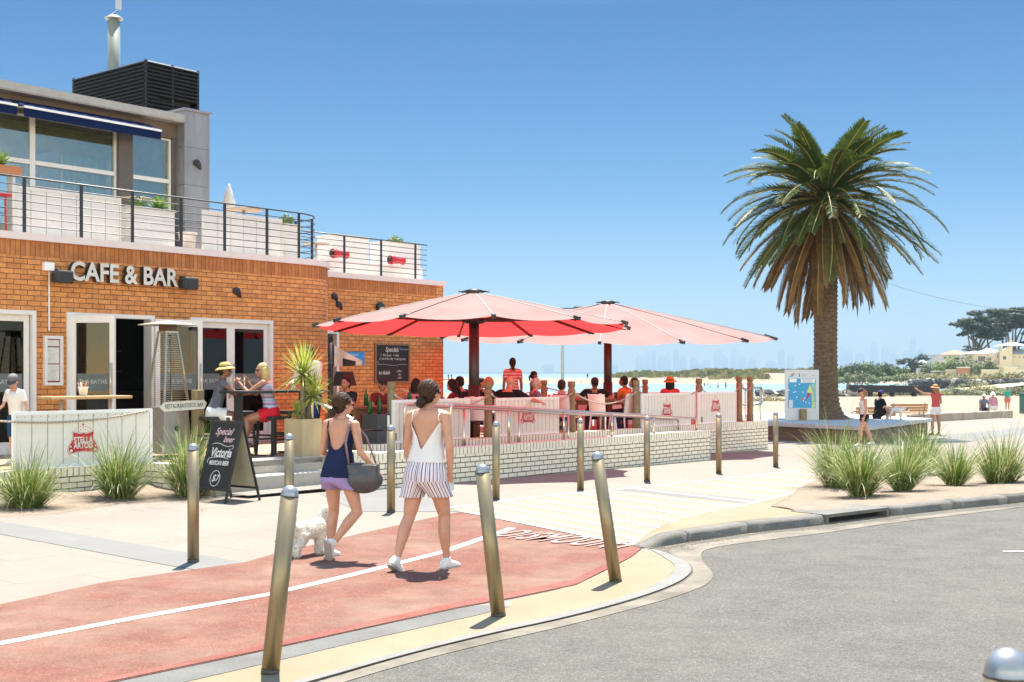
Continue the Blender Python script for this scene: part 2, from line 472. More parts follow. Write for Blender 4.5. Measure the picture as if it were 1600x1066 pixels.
band('tan_concrete_margin', rounded(tan_poly), .002, TAN, 'tan concrete margin beside the road')
band('concrete_channel', rounded([(300, 1107), (490, 1058), (620, 1020), (760, 985), (880, 960), (985, 931), (1035, 908), (1056, 892), (1054, 882), (1034, 869), (1012, 857), (1036, 862), (1061, 872), (1081, 885), (1079, 898), (1051, 915), (986, 938), (881, 966), (761, 991), (621, 1026), (491, 1064), (300, 1114)]), .005, mat('pale_concrete', (.165, .158, .142), .85, var=.12, scale=4, bump=.2), 'pale concrete channel round the corner')
terrain('gutter_sand', px(*rounded([(300, 1130), (491, 1066), (621, 1027), (761, 992), (881, 967), (987, 940), (1053, 917), (1082, 900), (1084, 886), (1064, 872), (1040, 861), (1062, 853), (1120, 846), (1200, 832), (1285, 826), (1392, 811), (1600, 789), (1600, 792), (1395, 816), (1290, 832), (1200, 843), (1120, 853), (1092, 862), (1100, 880), (1116, 895), (1108, 912), (1060, 930), (990, 950), (880, 978), (761, 1004), (625, 1038), (480, 1082)])), flat(-.004), mat('gutter_sand', (.150, .130, .098), .9, var=.4, scale=2.2, bump=.3), label='sandy worn gutter along the road edge')
cross = [(722, 800), (700, 795), (860, 775), (1000, 762), (1140, 748), (1250, 736), (1330, 728), (1330, 752), (1240, 771), (1150, 795), (1060, 822), (1000, 845), (985, 852)]
band('crossing_surface', cross, .006, CREAM, 'cream pedestrian crossing surface')
def stripe(a, b, w, m=ROADPAINT, dz=.010, name='crossing_stripe', lab='white painted stripe on the crossing'):
    A, B = gp(*a), gp(*b); n = (B - A).normalized(); s = V((-n.y, n.x, 0)) * w / 2
    return terrain(name, [A + s, B + s, B - s, A - s], flat(dz), m, label=lab)
m = M()
def paint(a, b, w, dz=.010):
    A, B = gp(*a), gp(*b); n = (B - A).normalized(); s = V((-n.y, n.x, 0)) * w / 2
    n_ = 8
    for i in range(n_):
        p, q = A.lerp(B, i / n_), A.lerp(B, (i + 1) / n_)
        m.poly([V((r.x, r.y, gz(r.y) + dz)) for r in (p - s, q - s, q + s, p + s)])
up = [(700, 795), (860, 775), (1000, 762), (1140, 748), (1250, 736)]
lo = [(988, 851), (1060, 822), (1150, 795), (1240, 771)]
def along(pl, t):
    L = [0]
    for i in range(len(pl) - 1): L.append(L[-1] + math.dist(pl[i], pl[i + 1]))
    d = t * L[-1]
    for i in range(len(pl) - 1):
        if d <= L[i + 1] + 1e-6:
            k = (d - L[i]) / (L[i + 1] - L[i]); return (pl[i][0] + k * (pl[i + 1][0] - pl[i][0]), pl[i][1] + k * (pl[i + 1][1] - pl[i][1]))
SD_ = (gp(985, 852) - gp(722, 800)).normalized(); LOW = [gp(*q) for q in lo]
def hit(P0):
    best = None
    for i in range(len(LOW) - 1):
        a, b = LOW[i], LOW[i + 1]; e = b - a; den = SD_.x * e.y - SD_.y * e.x
        if abs(den) < 1e-9: continue
        w = a - P0; t = (w.x * e.y - w.y * e.x) / den; q = (w.x * SD_.y - w.y * SD_.x) / den
        if t > 0 and -.01 <= q <= 1.01: best = t if best is None else min(t, best)
    return best
for k in range(1, 14):
    P0 = gp(*along(up, (k / 13.5) ** 1.25)); t_ = hit(P0) or 4.5
    P1 = P0 + SD_ * t_; s_ = V((-SD_.y, SD_.x, 0)) * .05
    for i in range(4):
        p, q = P0.lerp(P1, i / 4), P0.lerp(P1, (i + 1) / 4)
        m.poly([V((r.x, r.y, gz(r.y) + .010)) for r in (p - s_, q - s_, q + s_, p + s_)])
for k in range(len(up) - 1): paint(up[k], up[k + 1], .12, .011)
for k in range(len(lo) - 1): paint(lo[k], lo[k + 1], .16, .011)
paint((722, 800), (985, 852), .10, .011)
tag(m.build('crossing_stripes', mat('worn_white_paint', (.40, .385, .35), .75, var=.12, scale=12)), 'white painted stripes of the crossing', kind='structure')
band('grey_crossing_band', [(960, 766), (1000, 762.5), (1195, 783), (1175, 789)], .008, GREYPAVE, 'grey paving band across the crossing')
m = M()
cl = [(-300, 1072), (0, 1007), (210, 967), (420, 930), (560, 897), (690, 864), (760, 840), (800, 826)]
for k in range(len(cl) - 1): paint(cl[k], cl[k + 1], .10, .0075)
tag(m.build('path_centre_line', ROADPAINT), 'white centre line along the red path', kind='structure')
m = M()
paint((1567, 861), (1640, 861), .05, -.003)
tag(m.build('road_marking', ROADPAINT), 'short white road marking', kind='structure')
# faded lettering on the path, read by a rider coming to the crossing
FADED = mat('faded_paint', (.36, .22, .19), .8, var=.25, scale=25)
o = text('DISMOUNT', .95, FADED, 'path_lettering', ext=.001, bold=.012, sx=.36, space=1.15)
o.matrix_world = Matrix.Translation(gp(884, 843, .014)) @ Matrix.Rotation(math.atan2(-W.y, -W.x), 4, 'Z') @ Matrix.Diagonal((.31, .9, 1, 1))
tag(o, 'faded white lettering painted on the red path', 'lettering', kind='structure')
band('grey_promenade_band', [(1455, 683), (1600, 668), (1600, 679), (1475, 694)], .004, GREYPAVE, 'grey paving band beyond the grass tufts')  # paving that is grey in itself

# raised kerb, ramp and planted sand bed on the right
def kd_dist(x, y):
    p = V((x, y, 0)); best = 1e9; s = 0; acc = 0
    pts = kerb + [far_r]
    for i in range(len(pts) - 1):
        a, b = V((pts[i].x, pts[i].y, 0)), V((pts[i + 1].x, pts[i + 1].y, 0)); L = (b - a).length
        t = max(0, min(1, (p - a).dot(b - a) / L / L)); d = (a + (b - a) * t - p).length
        if d < best: best, s = d, acc + L * t
        acc += L
    return best, s
def bed_h(x, y):
    d, s = kd_dist(x, y)
    k = min(1, s / .9)
    d = max(0, d - .16)
    t = max(0, 1 - d / 2.4)
    return gz(y) + .012 + (.088 * (t * t * (3 - 2 * t))) * k
kerb_in = []
for i, p in enumerate(kerb):
    d = (kerb[min(i + 1, len(kerb) - 1)] - kerb[max(i - 1, 0)]).normalized(); n = V((-d.y, d.x, 0))
    kerb_in.append(p + n * .15)
far_in = far_r + V((-kd.y, kd.x, 0)) * .15
terrain('tan_ramp', [kerb_in[0]] + kerb_in[1:6] + px((1300, 790), (1240, 772), (1150, 797), (1062, 824), (1004, 847)), bed_h, TAN, step=.3, skirt=.1, label='tan concrete ramp beside the kerb')
def sand_h(x, y):
    k_ = max(0, min(1, (kd_dist(x, y)[0] - .16) / .45)); return bed_h(x, y) - .006 * (1 - k_) + k_ * (.010 + .045 * max(0, noise.noise(V((x * 1.3, y * 1.3, 3)))) + .012 * noise.noise(V((x * 5, y * 5, 9)))) 
terrain('sand_bed', px((1205, 800), (1245, 768), (1290, 742), (1440, 722), (1600, 704)) + [far_r + V((-kd.y, kd.x, 0)) * 5, far_in] + kerb_in[::-1][:4], sand_h, SAND, step=.25, skirt=.12, label='pale sandy planting bed behind the kerb')
def kerb_piece(pts, h0, h1, name='kerb'):
    m = M(); n = len(pts); rows = []
    for i, p in enumerate(pts):
        d = (pts[min(i + 1, n - 1)] - pts[max(i - 1, 0)]).normalized(); q = V((-d.y, d.x, 0))
        h = h0 + (h1 - h0) * min(1, i / max(1, n - 1) * (1 if h0 == h1 else 1.6))
        z = gz(p.y)
        rows.append(m.add([V((p.x, p.y, z - .06)), V((p.x, p.y, z)) + q * .012 + V((0, 0, h - .03)), V((p.x, p.y, z)) + q * .045 + V((0, 0, h)), V((p.x, p.y, z)) + q * .155 + V((0, 0, h + .002)), V((p.x, p.y, z - .06)) + q * .155]))
    for i in range(n - 1):
        for k in range(4): m.face((rows[i] + k, rows[i + 1] + k, rows[i + 1] + k + 1, rows[i] + k + 1), 0, k in (0, 1, 2))
    m.face([rows[0] + k for k in range(5)]); m.face([rows[-1] + k for k in range(5)][::-1])
    return tag(m.build(name, KERBC), 'grey concrete kerb along the road', kind='structure')
KERBC = grainy('kerb_stone', (0.124, 0.116, 0.105), (0.204, 0.196, 0.173), (0.086, 0.079, 0.069), 70, .9, 2.5, .5, .6)
def densify(pts, n=5):
    out = []
    for i in range(len(pts) - 1):
        for k in range(n): out.append(pts[i].lerp(pts[i + 1], k / n))
    return out + [pts[-1]]
kerb_piece(densify(kerb[:3]), .01, .1)
kerb_piece(densify(kerb[2:5]), .1, .1)
kerb_piece(densify(kerb[4:5] + [gp(1288, 819)]), .1, .1)
k0, k1 = gp(1291, 818.5), gp(1389, 806.2)
kerb_piece(densify([gp(1392, 805.8)] + kerb[7:8]), .1, .1)
kerb_piece(densify([kerb[7] + kd * .01, kerb[8] - kd * .4]), .1, .1)
kerb_piece([kerb[8] - kd * .39 + kd * (5 * k) for k in range(15)], .1, .1)
# storm drain mouth in the kerb
d = (k1 - k0).normalized(); q = V((-d.y, d.x, 0)); L = (k1 - k0).length
Mx = Matrix(((d.x, q.x, 0, k0.x), (d.y, q.y, 0, k0.y), (0, 0, 1, gz(k0.y)), (0, 0, 0, 1)))
dr = empty('storm_drain', Mx.translation, math.atan2(d.y, d.x), 'concrete storm drain with a dark mouth in the kerb', 'drain')
m = M(); m.box(0, L, 0, .5, .065, .103); m.box(0, .05, .0, .5, -.2, .064); m.box(L - .05, L, 0, .5, -.2, .064); m.build('lintel', KERBC, dr)
m = M(); m.box(.051, L - .051, .128, .146, -.2, .064); m.box(.051, L - .051, .02, .127, -.05, -.02); m.build('mouth_shade', mat('drain_shade', (.01, .01, .01), .9), dr)  # near-black plates: shade inside the mouth put into their colour

# sand drifted against the cafe wall on the left
SD0 = gp(0, 742)
def drift_h(x, y):
    p = V((x, y, 0)); w = (p - V((-6.3, 17.75, 0))).dot(W)          # distance towards the wall
    t = max(0, min(1, 1 + w / 1.7))
    return gz(y) + .002 + .17 * t * t * (.6 + .8 * noise.noise(V((x * .8, y * .8, 1)))) * (1 if t > 0 else 0) + .03 * t * noise.noise(V((x * 3.1, y * 3.1, 0)))
terrain('drifted_sand', px((-200, 850), (0, 808), (100, 802), (180, 788), (260, 783), (330, 778), (360, 770), (350, 752), (240, 738)) + [V((-6.3, 17.75, 0)) + U * 2 + W * .1, V((-6.3, 17.75, 0)) - U * 6 + W * .1], drift_h, SAND, step=.16, label='pale sand drifted against the white wall')

# ------------------------------------------------------------------ sea
def water_mat():
    m = bpy.data.materials.new('sea_water'); m.use_nodes = True
    nt = m.node_tree; N = nt.nodes; L = nt.links; b = N['Principled BSDF']
    b.inputs['Base Color'].default_value = (.125, .195, .215, 1); b.inputs['Roughness'].default_value = .4
    tc = N.new('ShaderNodeTexCoord'); nz = N.new('ShaderNodeTexNoise'); nz.inputs['Scale'].default_value = .5; nz.inputs['Detail'].default_value = 5
    mp = N.new('ShaderNodeMapping'); mp.inputs['Scale'].default_value = (.4, 1, 1)
    L.new(tc.outputs['Object'], mp.inputs[0]); L.new(mp.outputs[0], nz.inputs['Vector'])
    bp = N.new('ShaderNodeBump'); bp.inputs['Strength'].default_value = .5; bp.inputs['Distance'].default_value = .25
    L.new(nz.outputs['Fac'], bp.inputs['Height']); L.new(bp.outputs['Normal'], b.inputs['Normal'])
    return m
m = M(); ZW = -1.35
m.poly([(-6000, 150, ZW), (6500, 150, ZW), (6500, 9600, ZW), (-6000, 9600, ZW)])
tag(m.build('sea_water', water_mat()), 'calm blue bay water reaching the horizon', kind='structure')
# sand spit and dunes beyond the lagoon
def spit_h(x, y):
    e = 1 - abs((y - 470) / 110) ** 2
    k = max(0, min(1, (x + 60) / 80)) if x < 20 else 1
    n_ = noise.noise(V((x * .02, y * .02, 5)))
    h = ZW - .25 + 1.35 * max(0, e) ** .5 + (.5 * n_ if e > .1 else 0)
    if x > 40: h += max(0, e) * min(1, (x - 40) / 40) * (1.6 + 1.0 * n_) * max(0, min(1, (y - 400) / 60))
    return h
terrain('sand_spit', [(-110, 360), (160, 345), (330, 300), (330, 600), (-110, 585)], spit_h, BEACH, step=11, label='low sand spit with dunes across the lagoon')
m = M()
tag(terrain('far_shore_land', [(75, 215), (120, 205), (400, 205), (400, 420), (150, 420), (105, 330)], lambda x, y: ZW - .2 + 1.7 * max(0, min(1, (x - 78 - (y - 215) * .24) / 14)) + .25 * noise.noise(V((x * .06, y * .06, 2))) + 1.2 * max(0, min(1, (y - 245) / 60)) * max(0, min(1, (x - 92) / 25)), mat('dry_ground', (.45, .40, .24), .95, var=.2, scale=.2), step=9, label='grassy far shore below the villas'), kind='structure')
terrain('far_coast', [(-6000, 9300), (6500, 9300), (6500, 9500), (-6000, 9500)], lambda x, y: 6 + 10 * (noise.noise(V((x * .002, 0, 0)))), mat('far_land', (.08, .10, .07), .9), step=None, label='far coast across the bay', skirt=18)
# ------------------------------------------------------------------ cafe building; local frame: x along the front, y into the building
F0 = V((-8.29, 20.2, 0)); DK = .40
MB = Matrix.Translation(F0) @ Matrix.Rotation(ANG, 4, 'Z')
def B(s, v, z): return MB @ V((s, v, z))
def sx(p, v=0.0):
    r = (p - 800) / F; X0 = F0.x + W.x * v; Y0 = F0.y + W.y * v
    return (r * Y0 - X0) / (U.x - U.y * r)
def zz(p, y, v=0.0): return CH - (y - HY) / F * B(sx(p, v), v, 0).y
def bempty(name, s, v, z, label, cat, group=None, rz=0): return empty(name, B(s, v, z), ANG + rz, label, cat, group)

BRICK = brick('orange_brick', (.63, .265, .080), (.50, .192, .055), (.10, .045, .02), .24, .086, .011, .5, .7, .28)
SOLDIER = brick('soldier_brick', (.46, .175, .048), (.35, .115, .032), (.09, .04, .02), .088, .60, .010, 0, .7, .25)
COPING = mat('pink_white_coping', (.68, .59, .56), .6, var=.05)
FRAME = mat('white_frame', (.66, .64, .62), .35, var=.05)
ZINC = mat('zinc_cladding', (.30, .285, .29), .4, .55, var=.18, scale=3, stretch=(1, 1, .3))
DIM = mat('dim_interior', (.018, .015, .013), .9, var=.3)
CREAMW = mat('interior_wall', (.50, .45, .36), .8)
PANEGL = glass('window_glass', (.74, .82, .82), gain=4.0); DARKGL = glass('tinted_glass', (.30, .32, .32), gain=.55)

cafe = empty('cafe_building', F0, ANG, 'orange brick cafe building with curved corner and roof terrace', 'building')
HD = 2.76
sW1, sD1a, sD1b, sD2a, sD2b = sx(55), sx(103), sx(240), sx(296), sx(425)
S0, SC, RC = -7.0, 6.6, 1.2
m = M()
m.box(S0, SC, 0, .3, HD, 3.66)
for a, b in ((sW1, sD1a), (sD1b, sD2a), (sD2b, SC)): m.box(a, b, 0, .3, 0, HD)
m.box(S0, -1.6, 0, .3, 0, HD)
def arc(r0, n=24): return [(SC + (r0) * math.sin(a), RC - r0 * math.cos(a)) for a in [PI / 2 * k / n for k in range(n + 1)]]
def curved(m, r, z0, z1, u0=0, vz=0):
    pts = arc(r); L = SC
    for i in range(len(pts) - 1):
        (x0, y0), (x1, y1) = pts[i], pts[i + 1]; d = math.dist(pts[i], pts[i + 1])
        m.poly([(x0, y0, z0), (x1, y1, z0), (x1, y1, z1), (x0, y0, z1)], 0, [(L - u0, z0 - vz), (L + d - u0, z0 - vz), (L + d - u0, z1 - vz), (L - u0, z1 - vz)], True)
        L += d
    (x0, y0) = pts[-1]
    m.poly([(x0, y0, z0), (x0, 2.3, z0), (x0, 2.3, z1), (x0, y0, z1)], 0, [(L - u0, z0 - vz), (L + 1.1 - u0, z0 - vz), (L + 1.1 - u0, z1 - vz), (L - u0, z1 - vz)])
curved(m, RC, 0, 3.66)
WE = 12.88
wd0, wd1 = sx(505, 2.0), sx(529, 2.0)
m.box(wd1, WE, 2.0, 2.3, 0, 3.66); m.box(7.5, wd1, 2.0, 2.3, 2.72, 3.66); m.box(7.2, wd0, 2.0, 2.3, 0, 2.72)
m.box(WE - .3, WE, 2.3, 9, 0, 3.92)
m.box(WE - .26, WE - .001, 2.001, 2.3, 3.661, 3.92)
m.build('wall', BRICK, cafe, True)
# brick-on-end course under the coping
m = M()
def sold(x0, x1, y): m.poly([(x0, y, 3.66), (x1, y, 3.66), (x1, y, 3.92), (x0, y, 3.92)], 0, [(x0, .02), (x1, .02), (x1, .28), (x0, .28)])
sold(S0, SC, -.003); curved(m, RC + .003, 3.66, 3.92, 0, 3.64); sold(7.2, WE - .26, 1.997)
m.build('soldier_course', SOLDIER, cafe)
m = M()
prof = [(-.05, 3.92), (-.05, 4.04), (.35, 4.04), (.35, 3.92)]
path = [(S0, 0, 0, -1)] + [(SC + 0 + 0, 0, 0, -1)] + [(SC + RC * math.sin(a), RC - RC * math.cos(a), math.sin(a), -math.cos(a)) for a in [PI / 2 * k / 16 for k in range(1, 17)]] + [(SC + RC, 2.0, 1, 0)]
rows = [m.add([(x - nx * d, y - ny * d, z) for d, z in prof]) for x, y, nx, ny in path]
for i in range(len(rows) - 1):
    for k in range(4): m.face((rows[i] + k, rows[i + 1] + k, rows[i + 1] + (k + 1) % 4, rows[i] + (k + 1) % 4), 0, False)
m.box(SC + RC + .052, WE + .06, 1.95, 2.4, 3.92, 4.04); m.box(WE - .3, WE + .06, 2.4, 9, 3.92, 4.04)
m.build('coping', COPING, cafe)
m = M(); m.box(S0, SC, .36, 8, 3.95, 4.0); m.box(SC, 7.4, 1.2, 8, 3.95, 4.0); m.box(7.4, WE - .3, 2.41, 8, 3.95, 4.0); m.build('terrace_floor', mat('terrace_tiles', (.62, .56, .48), .8), cafe)
# rooms behind the openings
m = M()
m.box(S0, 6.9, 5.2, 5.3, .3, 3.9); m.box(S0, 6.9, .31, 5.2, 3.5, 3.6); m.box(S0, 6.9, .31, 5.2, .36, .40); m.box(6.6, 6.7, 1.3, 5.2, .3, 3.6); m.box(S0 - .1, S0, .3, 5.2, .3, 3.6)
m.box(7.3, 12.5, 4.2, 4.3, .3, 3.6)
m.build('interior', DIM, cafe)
m = M()
for z in (1.25, 1.75, 2.2): m.box(-1.2, 5.5, 4.9, 5.19, z, z + .03)
for x in range(9): m.box(-1.2 + x * .82, -1.17 + x * .82, 4.92, 5.19, 1.25, 2.7)
m.build('bottle_shelf', mat('shelf_wood', (.16, .09, .04), .6), cafe)
m = M(); m.box(.2, 5.2, 3.6, 4.0, .4, 1.35); m.build('bar_counter', mat('bar_wood', (.05, .03, .02), .5), cafe)
BOT = mat('dark_bottle', (.012, .02, .012), .1); LAB = mat('bottle_label', (.6, .57, .5), .7)
def bottle(name, x, y, z, parent=None, h=.3, r=.038, lab=True, mt=None):
    b = M(); b.lathe([(r, 0), (r, h * .58), (r * .85, h * .66), (r * .38, h * .78), (r * .36, h)], (x, y, z), 10)
    if lab: b.lathe([(r + .001, h * .15), (r + .001, h * .48)], (x, y, z), 10, 1)
    return b.build(name, [mt or BOT, LAB], parent)
for i in range(40):
    o = bottle('bottle', *B(-1.05 + (i % 20) * .3 + R.uniform(-.03, .03), 4.98, (1.28, 1.78)[i // 20]))
    tag(o, 'dark wine bottle with pale label on the bar shelf inside', 'bottle', 'bottles on the shelf inside the bar')

def leaf(name, w, h, parent, x, y, z, ang, hinge=1, letters=True, g=None):
    """a glazed door leaf hinged at x,y and running to its own +x (hinge 1) or -x (-1)"""
    e = empty(name, (x, y, z), ang); e.parent = parent
    k = hinge; fw = .09
    m = M(); m.box(0, k * fw, -.025, .025, 0, h); m.box(k * (w - fw), k * w, -.025, .025, 0, h)
    m.box(k * fw, k * (w - fw), -.025, .025, h - .12, h); m.box(k * fw, k * (w - fw), -.025, .025, 0, .2)
    m.build('frame', FRAME, e)
    m = M(); m.box(k * fw, k * (w - fw), -.004, .004, .2, h - .12); m.build('pane', g or DARKGL, e)
    m = M(); m.box(k * (w - fw - .02), k * (fw + .02), -.008, -.005, 1.02, 1.32); m.build('frosted_band', mat('frosted_band', (.10, .12, .12), .6), e)
    if letters: text('THE BATHS', .10, mat('etched_letters', (.42, .43, .42), .7), 'lettering', e, (k * w / 2, -.010, 1.18), (PI / 2, 0, 0), .0006, 0, 0, 1.0)
    m = M(); hx = k * (w - .05)
    m.tube([(hx, -.06, .85), (hx, -.06, 1.5)], .014, 8, 0); m.bar((hx, -.025, .95), (hx, -.06, .95), .012, .012); m.bar((hx, -.025, 1.4), (hx, -.06, 1.4), .012, .012)
    m.build('handle', STEEL, e)
    return e
H = HD - .06 - DK
def frame(a, b, name='door_frame', v=0.0, top=HD):
    m = M(); m.box(a, a + .07, v - .04, v + .2, DK, top); m.box(b - .07, b, v - .04, v + .2, DK, top); m.box(a + .07, b - .07, v - .04, v + .2, top - .07, top); return m.build(name, FRAME, cafe)
frame(sD1a, sD1b); frame(sD2a, sD2b); frame(-1.6, sW1, 'window_frame')
w1 = (sD1b - sD1a - .14) / 2
leaf('door', w1, H, cafe, sD1a + .09, -.03, DK, rad(-62))
leaf('door', w1 + .12, H, cafe, sD1b - .02, -.07, DK, rad(-10))
w2 = (sD2b - sD2a - .16) / 2
leaf('door', w2, H, cafe, sD2a + .08, .06, DK, 0)
leaf('door', w2, H, cafe, sD2b - .08, .06, DK, 0, -1)
leaf('window', 1.0, H, cafe, sW1 - .09, .06, DK, 0, -1)
leaf('window', 1.0, H, cafe, sW1 - 1.10, .06, DK, 0, -1, False)
frame(wd0 + .001, wd1 - .001, 'door_frame', 2.02, 2.70)
m = M(); m.box(wd0 + .08, wd1 - .08, 2.1, 2.14, DK, 2.62); m.build('door', DARKGL, cafe)

# ---- upper storey
UF = 6.90
pil0, pil1 = sx(286, 1.75), sx(325, 1.75)
m = M(); m.box(S0, pil0 + .1, 1.72, 9, UF - .15, UF); m.box(S0, pil0, 1.7, 1.718, UF - .13, UF + .01)
m.build('roof', mat('roof_fascia', (.36, .34, .31), .5, var=.1), cafe)
m = M(); m.box(S0, pil0, 1.95, 2.4, 6.45, UF - .152); m.build('header_beam', mat('brown_beam', (.12, .085, .06), .7), cafe)
m = M()
for k in range(4):
    z0, z1 = 4.0 + k * .76, 4.0 + (k + 1) * .76 - .006
    m.box(pil0, pil1, 1.70, 2.6, z0, min(z1, 7.0))
m.box(pil0 - .03, pil1 + .04, 1.66, 2.65, 7.0, 7.05)
m.build('corner_pillar', ZINC, cafe)
m = M(); m.box(pil1 - .3, pil1 - .05, 2.61, 9, 4.0, 6.85); m.build('side_wall', ZINC, cafe)
mul = [sx(p, 2.0) for p in (-60, 52, 183, 205, 268)]
def upwin(a, b):
    e = empty('window', (a, 2.02, 4.02)); e.parent = cafe; w = b - a
    m = M(); m.box(0, .05, 0, .08, 0, 2.42); m.box(w - .05, w, 0, .08, 0, 2.42); m.box(.05, w - .05, -.02, .08, 1.52, 1.60); m.box(.05, w - .05, 0, .08, 2.38, 2.42); m.box(.05, w - .05, 0, .08, 0, .06)
    m.build('frame', FRAME, e)
    m = M(); m.box(.05, w - .05, .03, .036, .06, 1.52); m.box(.05, w - .05, .03, .036, 1.60, 2.38); m.build('pane', PANEGL, e)
upwin(mul[0] - 2.2, mul[0]); upwin(mul[0], mul[1]); upwin(mul[1], mul[2]); upwin(mul[3], mul[4])
m = M(); m.box(mul[2] + .002, mul[3] - .002, 1.94, 2.2, 4.0, 6.45); m.box(mul[4] + .002, pil0 - .002, 1.98, 2.2, 4.0, 6.45); m.build('window_post', mat('brown_post', (.10, .085, .075), .6), cafe)
m = M(); m.box(S0, pil1 - .3, 4.6, 4.7, 4.0, 4.75); m.box(S0, pil1 - .3, 4.6, 4.7, 6.45, 6.7)
for k in range(9): m.box(S0 + k * 1.45, S0 + k * 1.45 + .09, 4.6, 4.7, 4.751, 6.449)
m.box(S0, pil1 - .3, 2.5, 6, 4.0, 4.03); m.box(S0, pil1 - .3, 2.41, 4.7, 6.6, 6.64); m.box(4.7, 4.75, 2.5, 6, 4.03, 6.6); m.build('upstairs_room', mat('pale_room', (.70, .70, .64), .8), cafe)
m = M(); m.box(S0, mul[2] - .06, 2.12, 2.13, 5.86, 6.43); m.box(mul[3] + .06, mul[4] - .05, 2.14, 2.15, 5.2, 6.43); m.build('roller_blind', mat('beige_blind', (.84, .74, .54), .8, trans=.6), cafe)
def curtain(a, b, z1=5.95):
    m = M(); n = int((b - a) / .02); rows = []
    for i in range(n + 1):
        x = a + (b - a) * i / n; y = 2.32 + .035 * math.sin(i * 1.05) + .012 * math.sin(i * .37)
        rows.append(m.add([(x, y, 4.05), (x, y, z1)]))
    for i in range(n): m.face((rows[i], rows[i + 1], rows[i + 1] + 1, rows[i] + 1), 0, True)
    return m.build('curtain', mat('grey_curtain', (.74, .78, .77), .9, trans=.25), cafe)
curtain(sx(99, 2.3), sx(166, 2.3)); curtain(sx(201, 2.3), sx(225, 2.3))

# ---- things on the front
GRP_SPK = 'black speakers beside the cafe letters'
for p, lab in ((87, 'black outdoor speaker under the small white box left of the CAFE letters'), (284, 'black outdoor speaker right of the BAR letters')):
    y = 435 if p == 87 else 445
    e = bempty('speaker', sx(p), -.02, zz(p, y) - .1, lab, 'speaker', GRP_SPK)
    m = M(); m.box(-.14, .14, -.24, -.04, .02, .2); o = bevel(m.build('cabinet', DARK, e), .04, 3)
    m = M(); m.box(-.15, .15, -.30, -.241, .0, .22); bevel(m.build('grille', mat('speaker_grille', (.03, .03, .032), .7, bump=.6, bscale=200), e), .03)
    m = M(); m.box(-.05, .05, -.05, .02, .2, .25); m.build('bracket', BLACK, e)
LET = mat('letter_face', (.60, .57, .52), .5, .2); LETS = mat('letter_side', (.03, .025, .02), .6)
sg = bempty('cafe_sign', (sx(102) + sx(270)) / 2, -.10, (zz(102, 427) + zz(270, 435)) / 2, 'raised grey metal letters reading CAFE & BAR on the brick front', 'sign')
o = text('CAFE & BAR', .44, LET, 'lettering', sg, ext=.05, bold=.012, space=1.02)
wd = o.dimensions.x
xs = [v.co.x for v in o.data.vertices]; wd = max(xs) - min(xs); o.scale = ((sx(270) - sx(102)) / wd, 1, 1)
o.data.materials.append(LETS)
for p in o.data.polygons: p.material_index = 0 if p.normal.z > .9 else 1
e = bempty('junction_box', sx(73), 0, zz(73, 417), 'small white box above the left speaker', 'electrical box')
m = M(); m.box(-.09, .09, -.10, 0, -.07, .07); bevel(m.build('housing', WHITE, e), .01); m = M(); m.box(.03, .05, -.012, 0, -1.06, -.072); m.build('conduit', WHITE, e)
e = bempty('menu_case', sx(81.5), -.002, zz(81, 525) - .83, 'tall white wall case holding menu sheets', 'menu board')
cw = (sx(96) - sx(67)) / 2
m = M(); m.box(-cw, -cw + .05, -.06, 0, 0, .83); m.box(cw - .05, cw, -.06, 0, 0, .83); m.box(-cw + .05, cw - .05, -.06, 0, 0, .05); m.box(-cw + .05, cw - .05, -.06, 0, .78, .83); m.build('frame', FRAME, e)
m = M(); m.box(-cw + .05, cw - .05, -.03, 0, .05, .78); m.build('backing', mat('maroon_card', (.22, .07, .08), .8), e)
for z0, z1 in ((.66, .76), (.37, .635), (.08, .35)):
    m = M(); m.box(-cw + .065, cw - .065, -.034, -.0305, z0, z1)
    for k in range(int((z1 - z0) / .022) - 1): m.box(-cw + .085, cw - .085 - .03 * ((k * 7) % 3), -.0352, -.0345, z1 - .03 - k * .022, z1 - .026 - k * .022, 1)
    m.build('menu_sheet', [mat('menu_paper', (.62, .62, .57), .8), mat('menu_ink', (.3, .3, .29), .8)], e)
BLUE = mat('blue_notice', (.02, .22, .52), .6); PALEB = mat('notice_letters', (.55, .66, .74), .7)
def notice(p, y, w, h, v, lab, lines):
    e = bempty('notice_sign', sx(p, v), v - .004, zz(p, y, v), lab, 'sign')
    m = M(); m.box(-w / 2, w / 2, -.012, 0, -h / 2, h / 2); m.build('board', BLUE, e)
    for i, t in enumerate(lines): text(t, h * .24, PALEB, 'lettering', e, (0, -.014, h * .26 - i * h * .27), ext=.0005)
notice(278, 558, .32, .24, 0, 'small blue notice on the brick pier behind the patio heater', ['OPEN DAILY', 'BREAKFAST', 'LUNCH'])
notice(554, 560, .62, .30, 2.0, 'blue wall notice half hidden behind the fluttering white banner', ['DANCE', '', ''])
def spot(p, y, v, lab, rz=0):
    e = bempty('wall_spotlight', sx(p, v), v, zz(p, y, v), lab, 'wall light', 'black spotlights on the brick walls')
    m = M(); m.lathe([(.07, 0), (.075, .03), (.06, .07)], (0, 0, 0), 16, mat=Matrix.Rotation(rad(90), 4, 'X')); m.build('base', BLACK, e)
    Mx = Matrix.Translation((0, -.09, 0)) @ Matrix.Rotation(rad(-50), 4, 'Y') @ Matrix.Rotation(rad(40), 4, 'X')
    m = M(); m.lathe([(.03, 0), (.045, .03), (.045, .15), (.05, .16), (.05, .2)], (0, 0, 0), 14, mat=Mx @ Matrix.Rotation(rad(180), 4, 'X')); m.build('lamp_head', BLACK, e)
    return e
spot(368, 455, 0, 'black spotlight on the orange wall above the glazed doors')
spot(521, 463, 2.0, 'upper black spotlight beside the curved brick corner')
spot(528, 476, 2.0, 'lower black spotlight beside the curved brick corner')
